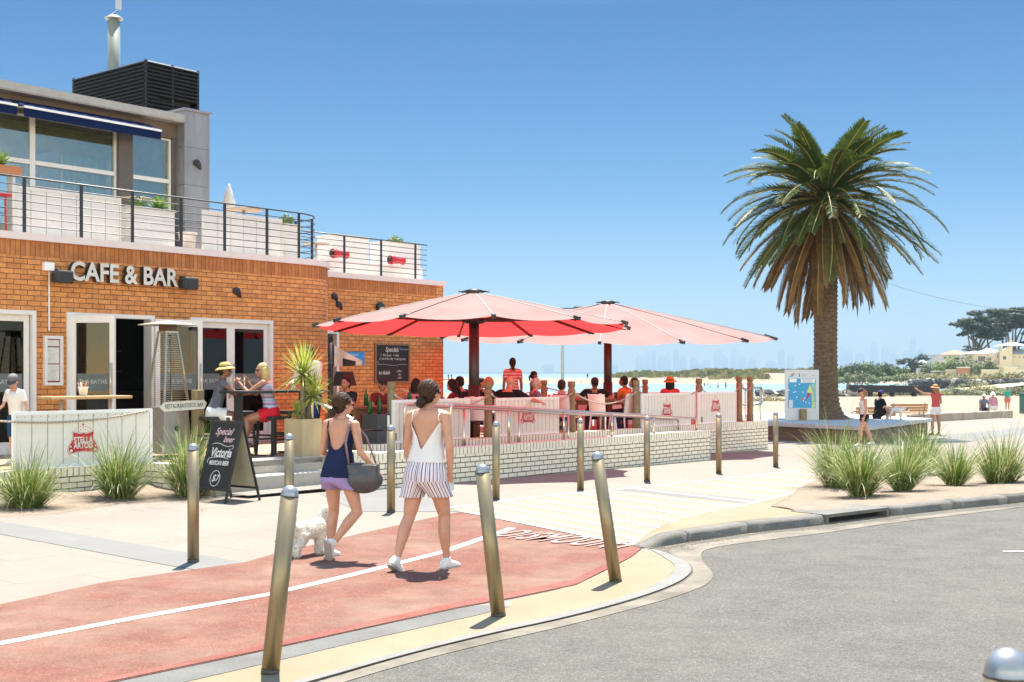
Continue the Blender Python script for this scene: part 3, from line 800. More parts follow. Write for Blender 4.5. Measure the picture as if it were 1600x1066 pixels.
spot(306, 255, 1.7, 'black spotlight on the zinc clad corner pillar')
e = bempty('wall_lamp', sx(590, 2.0), 2.0, zz(590, 480, 2.0), 'dome shaped black wall lamp above the large chalkboard', 'wall light')
m = M(); m.ball((0, -.09, 0), (.12, .1, .12), 16); m.build('shade', BLACK, e); m = M(); m.ball((0, -.13, -.04), (.09, .07, .07), 12); m.build('lens', mat('lamp_lens', (.5, .45, .4), .4), e)
# chalkboard on the wing
c0, c1 = sx(584, 2.0), sx(638.5, 2.0); zt, zb = zz(584, 536, 2.0), zz(584, 599, 2.0)
e = bempty('chalkboard', (c0 + c1) / 2, 1.998, zb, 'large framed chalkboard menu hanging on the brick wing', 'chalkboard')
w, h = (c1 - c0), zt - zb; CHK = mat('chalk', (.5, .5, .48), .9, var=.3, scale=40); BB = mat('blackboard', (.012, .012, .013), .7)
WOODF = mat('brown_wood_frame', (.22, .12, .06), .6)
m = M(); t = .045
m.box(-w / 2, -w / 2 + t, -.05, 0, 0, h); m.box(w / 2 - t, w / 2, -.05, 0, 0, h); m.box(-w / 2 + t, w / 2 - t, -.05, 0, 0, t); m.box(-w / 2 + t, w / 2 - t, -.05, 0, h - t, h); m.build('frame', WOODF, e)
m = M(); m.box(-w / 2 + t, w / 2 - t, -.03, 0, t, h - t); m.build('slate', BB, e)
def chalk(s, size, x, z, par, bold=0, shear=.3, y=-.032, m_=CHK, sxx=.9): return text(s, size, m_, 'chalk_lettering', par, (x, y, z), (PI / 2, 0, 0), .0008, bold, shear, sxx)
chalk('Specials', .16, -.02, h * .84, e, .002); chalk('Two courses', .075, .42, h * .86, e, .001, .1, m_=mat('blue_chalk', (.2, .28, .5), .9))
chalk('1  fish tacos  + wine', .085, -.1, h * .70, e); chalk('2  pie of the day + salad greens', .078, 0, h * .61, e); chalk('3', .08, -w * .42, h * .52, e); chalk('to finish', .13, -.28, h * .26, e, .002); chalk('coffee\n  tea\n  cake', .08, .22, h * .22, e)
m = M(); m.tube([(-.5 + k * .1, -.032, h * .46 + .015 * math.sin(k * .9)) for k in range(11)], .004, 5); m.build('chalk_line', CHK, e)

# ---- railings
RAILM = mat('rail_black', (.02, .022, .028), .4, var=.1)
def railing(pts, posts, z0, h, n, lab, ext=None):
    e = bempty('terrace_railing', pts[0][0], pts[0][1], z0, lab, 'railing')
    off = V((pts[0][0], pts[0][1], 0))
    m = M()
    for k in range(n):
        z = h * (k + 1) / n
        m.tube([V((x, y, z)) - off for x, y in pts], .015 if k == n - 1 else .009, 6)
    m.build('rails', RAILM, e)
    for (x, y) in posts:
        m = M(); m.box(x - off.x - .028, x - off.x + .028, y - off.y - .01, y - off.y + .01, 0, h); m.build('post', RAILM, e)
    return e
rr = .95
cpts = [(S0, .12), (SC - .15, .12)] + [(SC - .15 + rr * math.sin(a), .12 + rr - rr * math.cos(a)) for a in [PI / 2 * k / 10 for k in range(1, 11)]] + [(SC - .15 + rr, 3.2)]
posts = [(sx(p, .12), .12) for p in (-60, 38, 127, 207, 283, 351, 417, 467)] + [(SC - .15 + rr * .93, .12 + rr * .62), (SC - .15 + rr, 1.3), (SC - .15 + rr, 2.2), (SC - .15 + rr, 3.0)]
railing(cpts, posts, 4.04, .93, 7, 'black steel railing along the roof terrace, rounded at the corner')
railing([(SC + rr, 2.12), (sx(667, 2.12), 2.12)], [(sx(p, 2.12), 2.12) for p in (538, 595.5, 649)], 4.04, .88, 7, 'black steel railing on the lower brick wing')

# ---- awnings
AWN = mat('navy_canvas', (.007, .016, .060), .9, spec=.05, var=.25, scale=6, stretch=(6, .6, 1)); 
def awning(a, b, lab):
    e = bempty('awning', a, 1.95, 6.45, lab, 'awning', 'navy awnings over the upper windows'); w = b - a
    m = M(); n = 40; r0 = m.add([(w * i / n, 0, .20) for i in range(n + 1)]); r1 = m.add([(w * i / n, -.28, .10 + .018 * math.sin(i * 2.1)) for i in range(n + 1)]); r2 = m.add([(w * i / n, -.55, -.01) for i in range(n + 1)])
    for A_, B_ in ((r0, r1), (r1, r2)):
        for i in range(n): m.face((A_ + i, B_ + i, B_ + i + 1, A_ + i + 1), 0, True)
    m.build('canopy', AWN, e)
    m = M(); m.box(0, w, -.59, -.55, -.04, .0); m.build('front_bar', WHITE, e)
    m = M(); m.box(0, w, -.565, -.56, -.19, -.041); m.build('valance', AWN, e)
    for x in (.06, w - .06):
        m = M(); m.tube([(x, -.02, .16), (x - .05, -.25, .02), (x, -.56, -.02)], .018, 8); m.build('arm', ALU, e)
awning(sx(37, 1.4), sx(251, 1.4), 'long navy awning over the wide upper window'); awning(sx(37, 1.4) - 4.6, sx(26, 1.4), 'navy awning cut by the left edge of the picture')

# ---- roof plant and flue
hx = sx(228, 2.75)
e = bempty('louvre_enclosure', hx, 2.75, 7.0, 'black louvred plant enclosure on the flat roof', 'roof plant')
LV = mat('louvre_black', (.025, .024, .024), .35, .3, var=.2)
m = M(); n = 14; hh = 1.12
for i in range(n):
    z = .10 + i * (hh - .1) / (n - 1)
    for (p, q, o_) in (((0, 0, z), (1.28, 0, z), (0, -1, 0)), ((0, 0, z), (0, 2.65, z), (-1, 0, 0)), ((1.28, 0, z), (1.28, 2.65, z), (1, 0, 0))):
        p, q, o_ = V(p), V(q), V(o_)
        if i == 4 and o_.y < 0: q = V((.25, 0, z))
        a_, b_, c_, d_ = [V((0, 0, .03)) - o_ * .01, V((0, 0, -.012)) + o_ * .05, V((0, 0, -.03)) + o_ * .05, V((0, 0, -.055)) - o_ * .01]
        m.poly([p + a_, q + a_, q + b_, p + b_]); m.poly([p + b_, q + b_, q + c_, p + c_]); m.poly([p + c_, q + c_, q + d_, p + d_])
m.build('louvres', LV, e)
for x, y in ((0, 0), (1.28, 0), (0, 2.65), (1.28, 2.65), (.64, 0)):
    m = M(); m.box(x - .025, x + .025, y - .025, y + .025, 0, hh + .03); m.build('post', LV, e)
m = M(); m.box(.1, 1.18, .12, 2.5, 0, .95); m.build('machine', mat('plant_grey', (.03, .03, .03), .7), e)
m = M(); m.box(-.1, 1.4, -.1, 2.8, -.09, -.0); m.build('base_slab', mat('slab_pale', (.45, .42, .38), .8), e)
pf = B(sx(178, 5.2), 5.2, 6.9); zt = CH + (583 - 33) / F * pf.y
e = empty('flue_pipe', pf, ANG, 'tall pale green metal flue with a small cap and vane', 'flue')
m = M(); m.tube([(0, 0, 0), (0, 0, zt - 6.9)], .135, 20); m.build('pipe', mat('flue_green', (.17, .20, .175), .6, .1, var=.08), e)
m = M(); m.lathe([(.2, 0), (.2, .02), (.08, .09)], (0, 0, zt - 6.9 + .04), 18); m.tube([(0, 0, zt - 6.92), (0, 0, zt - 6.8)], .03, 6); m.build('cap', ALU, e)
m = M(); m.bar((-.16, 0, zt - 6.86), (.17, 0, zt - 6.55), .015, .015); m.box(.04, .19, -.006, .006, zt - 6.62, zt - 6.35); m.build('vane', ALU, e)

# ---- furniture of the roof terrace
PANELW = mat('white_boards', (.72, .68, .63), .55, var=.05)
GAPM = mat('board_gap', (.22, .18, .13), .9)
def vboards(m, a, b, y, z0, z1, pitch=.12, mi=0, t=.03):
    n = max(1, round((b - a) / pitch)); w = (b - a) / n
    for i in range(n): m.box(a + i * w + .006, a + (i + 1) * w - .006, y, y + t, z0, z1, mi)
    m.box(a, b, y + t * .3, y + t * .9, z0 + .001, z1 - .001, 1)
def wind_panel(a, b, v, z0, z1, lab):
    e = bempty('wind_panel', a, v, z0, lab, 'screen panel', 'white board screens on the roof terrace'); w = b - a; h = z1 - z0
    m = M(); vboards(m, .03, w - .03, 0, .05, h - .05, .30); m.build('boards', [PANELW, GAPM], e)
    m = M(); m.box(0, .03, -.01, .04, 0, h); m.box(w - .03, w, -.01, .04, 0, h); m.box(.03, w - .03, -.01, .04, h - .05, h); m.box(.03, w - .03, -.01, .04, 0, .05); m.build('frame', PANELW, e)
wind_panel(sx(21, .5), sx(189, .5), .5, 4.02, 4.88, 'white board screen on the roof terrace in front of the wide window')
wind_panel(sx(317, .5), sx(441, .5), .5, 4.02, 4.86, 'white board screen right of the zinc clad corner pillar')
LEAFG = mat('succulent_green', (.16, .26, .05), .55, var=.35, scale=8, trans=.25)
BUSHG = mat('bush_green', (.10, .15, .03), .6, var=.4, scale=10, trans=.2)
def rosette(e, x, y, z, r=.3, n=28, name='plant'):
    m = M()
    for i in range(n):
        a = i * 2.4; el = rad(15 + 65 * (i / n)); L = r * R.uniform(.8, 1.1); d = V((math.cos(a) * math.cos(el), math.sin(a) * math.cos(el), math.sin(el))); s = V((-math.sin(a), math.cos(a), 0))
        p = V((x, y, z)); q = p + d * L * .55; t_ = p + d * L + V((0, 0, -.03))
        m.poly([p - s * .02, q - s * .045, t_, q + s * .045, p + s * .02], 0, None, True)
    return m.build(name, LEAFG, e)
def leafball(m, c, r, n, size, mi=0, flat=1.0, rnd=R):
    c = V(c); r = V(r)
    for i in range(n):
        d = V((rnd.gauss(0, 1), rnd.gauss(0, 1), rnd.gauss(0, 1))).normalized()
        k = rnd.random() ** .35
        p = c + V((d.x * r.x, d.y * r.y, d.z * r.z)) * k
        a = V((rnd.gauss(0, 1), rnd.gauss(0, 1), rnd.gauss(0, 1) * flat)).normalized(); b = a.cross(d + V((.01, .02, .5))).normalized()
        s = size * rnd.uniform(.6, 1.3)
        m.poly([p - a * s, p + b * s * .45, p + a * s, p - b * s * .45], mi)
def planter(p0, p1, v, ytop, lab, plants, depth=.4):
    a, b = sx(p0, v), sx(p1, v); z1 = zz((p0 + p1) / 2, ytop, v); w = b - a
    e = bempty('planter_box', a, v, 4.0, lab, 'planter'); h = z1 - 4.0
    m = M()
    for k in range(4): m.box(0, w, 0, depth, h * k / 4 + .002, h * (k + 1) / 4 - .004)
    m.box(-.02, w + .02, -.02, depth + .02, h, h + .03)
    m.build('box', PANELW, e)
    for kind, x in plants:
        if kind == 'r': rosette(e, w * x, depth / 2, h + .03, .36)
        else:
            m = M(); leafball(m, (w * x, depth / 2, h + .12), (.17, .17, .14), 260, .035); m.build('plant', BUSHG, e)
    return e
planter(205, 273, .45, 328, 'white slatted planter with a clipped bush and a spiky succulent', [('b', .3), ('r', .78)])
planter(447, 470, .6, 353, 'small white planter with a round bush at the curved railing', [('b', .5)])
e = bempty('pale_tub', sx(293, .6), .6, 4.0, 'small pale round tub at the foot of the zinc pillar', 'tub')
m = M(); m.lathe([(.13, 0), (.17, .26), (.18, .27), (.18, .3), (.15, .3), (.14, .25)], (0, 0, .1), 18); m.build('pot', mat('pale_plastic', (.55, .5, .45), .5), e); m = M(); m.box(-.12, .12, -.12, .12, 0, .099); m.build('stand', WHITE, e)
e = bempty('folded_parasol', sx(358, 3.2), 3.2, 4.0, 'folded white parasol on the roof terrace', 'parasol')
zt = zz(358, 288, 3.2) - 4.0
m = M(); m.tube([(0, 0, 0), (0, 0, zt)], .025, 8); m.build('pole', ALU, e)
m = M(); n = 12
rows = []
for i, (r_, z) in enumerate(((.16, zt - 1.05), (.2, zt - .85), (.10, zt - .55), (.13, zt - .4), (.03, zt - .03))):
    rows.append(m.add([(r_ * (1 + .35 * math.cos(k * 3)) * math.cos(2 * PI * k / n), r_ * (1 + .35 * math.cos(k * 3)) * math.sin(2 * PI * k / n), z) for k in range(n)]))
for i in range(4):
    for k in range(n): m.face((rows[i] + k, rows[i] + (k + 1) % n, rows[i + 1] + (k + 1) % n, rows[i + 1] + k), 0, True)
m.build('cloth', mat('white_canvas', (.68, .66, .62), .9), e)
def rtable(p, y, v, lab, r=.38, h=None):
    z = zz(p, y, v); e = bempty('round_table', sx(p, v), v, 4.0, lab, 'table')
    m = M(); m.lathe([(r, z - 4.03), (r + .01, z - 4.015), (r, z - 4.0)], (0, 0, 0), 24); m.build('table_top', mat('table_wood', (.38, .28, .2), .6), e)
    m = M(); m.tube([(0, 0, 0), (0, 0, z - 4.03)], .03, 8); m.lathe([(.2, 0), (.03, .03)], (0, 0, 0), 14); m.build('pedestal', ALU, e)
rtable(381, 327, 1.6, 'round wooden table beside the folded parasol'); rtable(494, 380, 3.0, 'round table behind the end of the curved railing', .3); rtable(212, 310, 1.2, 'round table half hidden behind the slatted planter', .3)
def wingbox(p0, p1, v, ytop, lab, plant=False):
    a, b = sx(p0, v), sx(p1, v); z1 = zz((p0 + p1) / 2, ytop, v); e = bempty('white_bench_box', a, v, 4.0, lab, 'box', 'white boxes behind the wing railing')
    m = M(); m.box(0, b - a, 0, .7, 0, z1 - 4.0); bevel(m.build('box', PANELW, e), .01)
    m = M(); m.box(-.015, b - a + .015, -.015, .715, z1 - 3.999, z1 - 3.96); m.build('lid', PANELW, e)
    if plant: m = M(); leafball(m, ((b - a) * .5, .35, z1 - 3.9), (.24, .2, .13), 260, .04); m.build('plant', BUSHG, e)
wingbox(526, 577, 3.3, 371, 'tall white box behind the wing railing, nearer the curved corner'); wingbox(608, 657, 3.3, 381, 'white box with a small green plant on top on the wing roof', True)
e = bempty('low_parapet', sx(490, 2.7), 2.7, 4.0, 'low white parapet panel behind the wing railing', 'parapet'); m = M(); m.box(0, sx(660, 2.7) - sx(490, 2.7), 0, .06, 0, zz(560, 412, 2.7) - 4.0); m.build('panel', PANELW, e); m = M(); m.box(-.01, sx(660, 2.7) - sx(490, 2.7) + .01, -.01, .07, zz(560, 412, 2.7) - 4.0, zz(560, 412, 2.7) - 3.97); m.build('cap', COPING, e)
for p, y, lab in ((531, 397, 'red tapered metal drum on the parapet nearer the curved corner'), (620, 407, 'red tapered metal drum on the parapet nearer the end of the wing')):
    e = bempty('red_drum', sx(p, 2.55), 2.55, zz(p, y, 2.55), lab, 'drum', 'red drums on the wing parapet')
    Mx = Matrix.Rotation(rad(90), 4, 'Y')
    m = M(); m.lathe([(.11, -.24), (.12, -.2), (.10, -.1), (.075, .1), (.10, .2), (.105, .22)], (0, 0, 0), 18, mat=Mx); m.build('body', RED, e)
    m = M(); m.lathe([(.06, 0), (.06, .04)], (0, 0, 0), 10, mat=Mx @ Matrix.Translation((0, 0, -.285))); m.build('end_cap', BLACK, e)
# red stool and tray of plants at the left end of the roof terrace
s0 = sx(2, .8)
e = bempty('bar_stool', s0, .8, 4.0, 'red metal bar stool cut by the left edge on the roof terrace', 'stool')
for a, b in ((-.2, -.2), (.2, -.2), (.2, .2), (-.2, .2)):
    m = M(); m.bar((a, b, 0), (a * .75, b * .75, .72), .04, .02); m.build('leg', RED, e)
m = M(); m.box(-.17, .17, -.17, .17, .72, .75); bevel(m.build('seat', RED, e), .01)
e = bempty('plant_tray', sx(2, 1.0), 1.0, 4.0, 'terracotta trough with spiky leaves at the left edge of the roof terrace', 'planter')
m = M(); m.box(-.6, .3, -.15, .15, 1.12, 1.26); m.build('trough', mat('terracotta', (.42, .17, .07), .7), e); rosette(e, -.05, 0, 1.24, .36)
m = M(); m.box(-.5, -.45, -.1, .1, 0, 1.12); m.box(.15, .2, -.1, .1, 0, 1.12); m.build('stand', ALU, e)
# ------------------------------------------------------------------ deck, steps and white brick walls
WB = brick('cream_brick', (.88, .785, .60), (.82, .72, .54), (.035, .028, .022), .25, .083, .015, .5, .6, .10)
WBT = brick('cream_brick_on_edge', (.88, .79, .62), (.82, .73, .56), (.04, .032, .026), .094, .6, .014, 0, .5, .10)
DECKM = mat('deck_boards', (.34, .24, .15), .8, var=.2, scale=5, stretch=(.2, 1, 1))
STEPM = grainy('step_concrete', (.40, .37, .31), (.52, .48, .41), (.24, .21, .17), 60, .9, 1.6, .5, .7)
VF, VI, VO = -4.32, -4.25, -5.52
dk = empty('deck', F0, ANG); tag(dk, 'raised terrace deck in front of the cafe', kind='structure')
m = M(); m.prism([(S0, -2.86), (.9, -2.86), (.9, VF), (3.05, VF), (3.05, VI + .26), (18.0, VI + .26), (18.0, -.9), (13.2, -.9), (13.2, 1.99), (7.85, 1.99), (7.85, 0), (S0, 0)], DK - .08, DK)
m.build('deck_floor', DECKM, dk)
st = empty('entrance_steps', F0, ANG); tag(st, 'two worn concrete steps up to the cafe deck', 'steps')
m = M(); m.box(.7, 3.10, VF - .36, VF - .001, -.1, .205); bevel(m.build('lower_step', STEPM, st), .012)
m = M(); m.box(.7, 3.10, VF, VF + .38, .0, DK + .012); bevel(m.build('upper_step', STEPM, st), .012)
GRATE = banded('grate', [(0, (.10, .09, .08)), (.5, (.3, .28, .24))], 'X', .03)
m = M(); m.box(.9, 2.4, VF + .40, VF + .95, DK + .002, DK + .012); tag(m.build('doormat', GRATE), 'ribbed grey mat at the top of the steps', 'mat').matrix_world = MB
m = M(); m.box(.8, 3.0, VF - .95, VF - .45, .004, .012); tag(m.build('drain_grate', GRATE), 'ribbed drain grate at the foot of the steps', 'grate').matrix_world = MB
GRATE.node_tree.nodes['Principled BSDF'].inputs['Roughness'].default_value = .6

def low_wall(name, lab, pieces, top=.12):
    """white brick wall with a brick-on-edge top; pieces = (x0,x1,y0,y1,ztop)"""
    e = empty(name, F0, ANG, lab, 'low wall')
    m, t = M(), M()
    for (x0, x1, y0, y1, z) in pieces:
        m.box(x0, x1, y0, y1, -.5, z - top)
        b0 = len(t.f)
        t.box(x0 - .004, x1 + .004, y0 - .004, y1 + .004, z - top + .0005, z)
    m.build('brickwork', WB, e, True)
    t.build('coping', WBT, e, True)
    return e
XO = sx(1110, VO)
low_wall('ramp_wall', 'white brick outer wall along the ramp', [(3.10, XO, VO, VO + .25, .50), (3.10, 3.35, VO + .2505, VI - .1, .50)])
XI = sx(1200, VI)
low_wall('terrace_wall', 'white brick terrace wall behind the ramp', [(4.2, XI, VI, VI + .25, .53), (XI - .25, XI, VI + .2505, -.7, .53)])
low_wall('planter_wall', 'white brick wall under the white board screen, behind the grass tufts', [(S0, .70, -3.05, -2.87, .38), (.705, .895, -4.2, -2.87, .38)])
m = M(); m.prism([(3.36, VO + .26), (XO, VO + .26), (XO, VI - .002), (3.36, VI - .002)], -.6, lambda p: .33 - .045 * max(0, p.x - 3.4)); tag(m.build('ramp', CONC), 'concrete access ramp between the two white brick walls', kind='structure').matrix_world = MB

# ---- board screens with the brewery badge
BADGE = mat('badge_red', (.50, .02, .02), .5, var=.15); BADGEW = mat('badge_white', (.72, .69, .64), .6)
def badge(par, x, z, w, y):
    """red cartouche with scroll edges, a small crown of dots and two lines of lettering"""
    h = w * .50
    prof = [(-.28, 1), (-.12, .93), (0, .97), (.12, .93), (.28, 1), (.36, 1.02), (.33, .80), (.37, .60), (.47, .36), (.50, .14), (.44, -.02), (.36, 0), (.28, .06), (0, .09), (-.28, .06), (-.36, 0), (-.44, -.02), (-.50, .14), (-.47, .36), (-.37, .60), (-.33, .80), (-.36, 1.02)]
    b = M(); out = [(x + p * w * 1.0, z + (q - .5) * h * 1.25) for p, q in prof]
    def slab(pts, y0, y1, mi):
        A = b.add([(p, y0, q) for p, q in pts]); Bq = b.add([(p, y1, q) for p, q in pts]); n = len(pts)
        b.face([A + i for i in range(n)], mi)
        for i in range(n): b.face((A + i, Bq + i, Bq + (i + 1) % n, A + (i + 1) % n), mi)
    cx = x; cz = z
    big = [(cx + (p - cx) * 1.07, cz + (q - cz) * 1.10) for p, q in out]; mid = [(cx + (p - cx) * 1.045, cz + (q - cz) * 1.065) for p, q in out]
    slab(big, y - .002, y, 0); slab(mid, y - .003, y - .0021, 1); slab(out, y - .005, y - .0031, 0)
    for s_ in (-1, 1):
        for (p, q, r_) in ((.41, .12, .05), (.43, .33, .03), (.39, .95, .035), (.36, .68, .02)):
            b.lathe([(r_ * w, 0), (r_ * w, .001)], (0, 0, 0), 10, 1, False, Matrix.Translation((x + s_ * p * w, y - .0052, z + (q - .5) * h * 1.25)) @ Matrix.Rotation(PI / 2, 4, 'X'))
    for k in range(11):
        a = PI * k / 10; rr_ = .30 * w
        b.lathe([(.016 * w, 0), (.016 * w, .002)], (0, 0, 0), 6, 0, False, Matrix.Translation((x + rr_ * math.cos(a), y, z + h * .66 + .17 * w * math.sin(a))) @ Matrix.Rotation(PI / 2, 4, 'X'))
    for k in range(5):
        b.lathe([(.018 * w, 0), (.018 * w, .002)], (0, 0, 0), 6, 0, False, Matrix.Translation((x + (k - 2) * .085 * w, y, z + h * (.72 + .09 * (2 - abs(k - 2))))) @ Matrix.Rotation(PI / 2, 4, 'X'))
    b.poly([(x - .035 * w, y - .002, z + h * 1.10), (x, y - .002, z + h * 1.02), (x + .035 * w, y - .002, z + h * 1.10), (x, y - .002, z + h * 1.2)], 0)
    b.build('badge', [BADGE, BADGEW], par)
    for t, zo in (('STELLA', .17), ('ARTOIS', -.17)):
        o = text(t, w * .225, BADGEW, 'lettering', par, (x, y - .0065, z + zo * h - .01 * w), ext=.0008, bold=w * .006)
        xs = [v.co.x for v in o.data.vertices]; o.scale = (w * .66 / (max(xs) - min(xs)), 1.15, 1)
BOARD = mat('cream_boards', (.76, .72, .63), .5, var=.05)
def screen(x0, x1, v, z0, z1, lab, logo=True, lx=.5, lw=.33, pitch=.125, lz=.5):
    e = bempty('board_screen', x0, v, z0, lab, 'screen panel', 'white board screens round the terrace'); w, h = x1 - x0, z1 - z0
    m = M(); vboards(m, .045, w - .045, 0, .04, h - .05, pitch, 0, .02); m.build('boards', [BOARD, GAPM], e)
    m = M(); m.box(0, .045, -.012, .032, 0, h); m.box(w - .045, w, -.012, .032, 0, h); m.box(.045, w - .045, -.012, .032, h - .05, h); m.box(.045, w - .045, -.012, .032, 0, .04)
    n = int(w / .12)
    for k in range(n): m.lathe([(.006, 0), (.006, .003)], (0, 0, 0), 6, 1, False, Matrix.Translation((.06 + k * .12, -.001, h - .075)) @ Matrix.Rotation(PI / 2, 4, 'X'))
    m.build('frame', [WHITE, BLACK], e)
    if logo: badge(e, w * lx, h * lz, lw, -.001)
    return e
screen(sx(18, -2.92), sx(236, -2.92), -2.95, .385, 1.19, 'wide white board screen with red badge behind the two front grass tufts', True, (sx(128, -2.92) - sx(18, -2.92)) / (sx(236, -2.92) - sx(18, -2.92)), .47, .25, .42)
zs = .535
screen(sx(617, VI), sx(737, VI), VI + .05, zs, 1.27, 'white board screen behind the woman in white, without a visible badge', False)
a, b = sx(778, VI), sx(876, VI); screen(a, b, VI + .05, zs, 1.26, 'white board screen with red badge left of the empty white chair', True, (sx(828, VI) - a) / (b - a), .43)
a, b = sx(1005, VI), sx(1082, VI); screen(a, b, VI + .05, zs, 1.28, 'white board screen with red badge below the diner in the orange hat', True, (sx(1045, VI) - a) / (b - a), .43, .125, .48)
a, b = sx(1093, VI), sx(1153, VI); screen(a, b, VI + .05, zs, 1.28, 'white board screen with red badge at the far end of the terrace', True, (sx(1121, VI) - a) / (b - a), .43, .125, .55)
vb = -1.15
REDBOARD = BOARD
for k, (p, q, lab) in enumerate(((880, 925, 'rear board screen of the terrace behind the boy in stripes'), (930, 1003, 'rear board screen of the terrace behind the man in the dark cap'), (1010, 1090, 'rear board screen of the terrace behind the diner in the orange hat'))):
    screen(sx(p, vb), sx(q, vb), vb, DK, 1.22, lab, False)

# ---- timber posts and ropes
def tpost(p, v, zb, zt, lab, r=.075):
    e = bempty('timber_post', sx(p, v), v, zb, lab, 'post', 'timber posts with ropes round the terrace'); h = zt - zb
    m = M(); m.lathe([(r * 1.22, 0), (r * 1.22, .16), (r, .19), (r, h - .16), (r * .8, h - .15), (r * .8, h - .12), (r * 1.02, h - .11), (r * 1.02, h - .01), (r * .9, h)], (0, 0, 0), 18); m.build('shaft', TIMBER, e)
    m = M(); m.lathe([(.03, 0), (.03, .03)], (0, 0, 0), 10, 0, True, Matrix.Translation((0, -r * .95, h - .22)) @ Matrix.Rotation(PI / 2, 4, 'X')); m.build('rope_eye', STEEL, e)
vp = VI + .13
fp = [(612, 1.57, 'timber post beside the service trolley'), (763, 1.55, 'timber post between the two left board screens'), (893, 1.56, 'timber post left of the empty white chair'), (994, 1.57, 'timber post right of the woman with long brown hair'), (1092, 1.60, 'timber post between the two right board screens'), (1155, 1.64, 'corner timber post at the far end of the terrace'), (1172, 1.64, 'last timber post at the far end of the terrace')]
for p, zt, lab in fp: tpost(p, vp if p < 1170 else vp + .02, .53 if p < 1170 else .53, zt, lab)
tpost(850, -1.25, DK, 1.56, 'rear timber post behind the woman with grey hair'); tpost(1008, -1.25, DK, 1.56, 'rear timber post hidden behind the terrace diners')
ROPE = banded('twisted_rope', [(0, (.48, .42, .34)), (.5, (.30, .26, .20))], 'X', .035, .9)
def rope(A, Bp, sag, lab, r=.014, n=18, grp='ropes strung between the posts'):
    A, Bp = V(A), V(Bp); m = M()
    m.tube([A.lerp(Bp, i / n) - A - V((0, 0, sag * 4 * (i / n) * (1 - i / n))) for i in range(n + 1)], r, 7)
    o = m.build('rope', ROPE); o.location = A; return tag(o, lab, 'rope', grp)
for i in range(len(fp) - 1):
    (p, z0, _), (q, z1, _) = fp[i], fp[i + 1]
    rope(B(sx(p, vp), vp - .05, z0 - .22), B(sx(q, vp), vp - .05, z1 - .22), .26 if i < 5 else .12, ['rope dipping across the screen behind the woman in white', 'rope dipping over the screen left of the empty white chair', 'rope dipping above the empty white chair', 'rope dipping over the screen below the orange hat', 'rope dipping over the last board screen', 'short rope between the two end posts'][i])
rope(B(sx(850, -1.25), -1.25, 1.4), B(sx(1008, -1.25), -1.25, 1.4), .2, 'rear rope of the terrace on the beach side')
rope(B(sx(850, -1.25), -1.25, 1.4), B(8.2, -1.0, 1.4), .3, 'rear rope running towards the brick wing')
rope(B(sx(-60, -2.98), -2.98, 1.14), B(sx(232, -2.98), -2.98, 1.165), .12, 'rope draped along the top of the wide white screen')

# ---- stainless handrails of the ramp
def rail(name, pts, posts, lab, r=.024, grp='stainless steel handrails'):
    O = V(pts[0]); e = empty(name, MB @ O, ANG, lab, 'handrail', grp)
    P = [V(p) - O for p in pts]; sm = [P[0]]
    for i in range(1, len(P) - 1):
        a, b, c = P[i - 1], P[i], P[i + 1]; k = .09
        p0, p1 = b + (a - b).normalized() * k, b + (c - b).normalized() * k
        for t in range(6): u_ = t / 5; sm.append(p0 * (1 - u_) ** 2 + b * 2 * u_ * (1 - u_) + p1 * u_ ** 2)
    sm.append(P[-1])
    m = M(); m.tube(sm, r, 12); m.build('rail', STEEL, e)
    for (x, y, z0, z1) in posts:
        m = M(); m.tube([V((x, y, z0)) - O, V((x, y, z1)) - O], r * .95, 10); m.lathe([(r * 1.7, 0), (r * 1.7, .008)], V((x, y, z0)) - O, 12); m.build('post', STEEL, e)
vo = VO + .12
oa, ob = sx(704, vo), sx(1088, vo)
def rz_(x): return 1.21 + (.76 - 1.21) * (x - oa) / (ob - oa)
rail('ramp_handrail', [(oa, vo, .50), (oa, vo, rz_(oa)), (ob, vo, rz_(ob)), (ob, vo, .50)], [(sx(p, vo), vo, .50, rz_(sx(p, vo)) - .02) for p in (795, 881, 956, 1022)], 'stainless handrail on the outer ramp wall')
vi = VI - .10
ia, ib = sx(632, vi), sx(1060, vi)
rail('ramp_handrail', [(ia, vi, .28), (ia, vi, rz_(ia) - .02), (ib, vi, rz_(ib) - .02), (ib, vi, .1)], [(sx(p, vi), vi, .05, rz_(sx(p, vi)) - .04) for p in (725, 811, 888, 960)], 'stainless handrail on the terrace side of the ramp')
hs = sx(491, -4.2)
rail('step_handrail', [(hs, -4.15, DK), (hs, -4.15, 1.30), (hs + .15, -4.9, 1.02), (hs + .17, -5.0, .95)], [], 'stainless handrail beside the steps')
e = bempty('gate_rail', sx(1195, -2), -2.0, 0, 'bent steel rail beyond the end of the terrace wall', 'handrail', 'stainless steel handrails')
q = B(sx(1195, -2), -2, 0); 
m = M(); P0 = V((0, 0, .1)); m.tube([(-.9, .2, 1.3), (.15, .2, 1.3), (.22, .2, 1.22), (.22, .2, .9), (.15, .2, .82), (-.9, .2, .82)], .03, 10); m.build('rail', STEEL, e)
for x in (-.8, -.35, .1):
    m = M(); m.tube([(x, .2, -.1), (x, .2, 1.29)], .022, 8); m.build('post', STEEL, e)

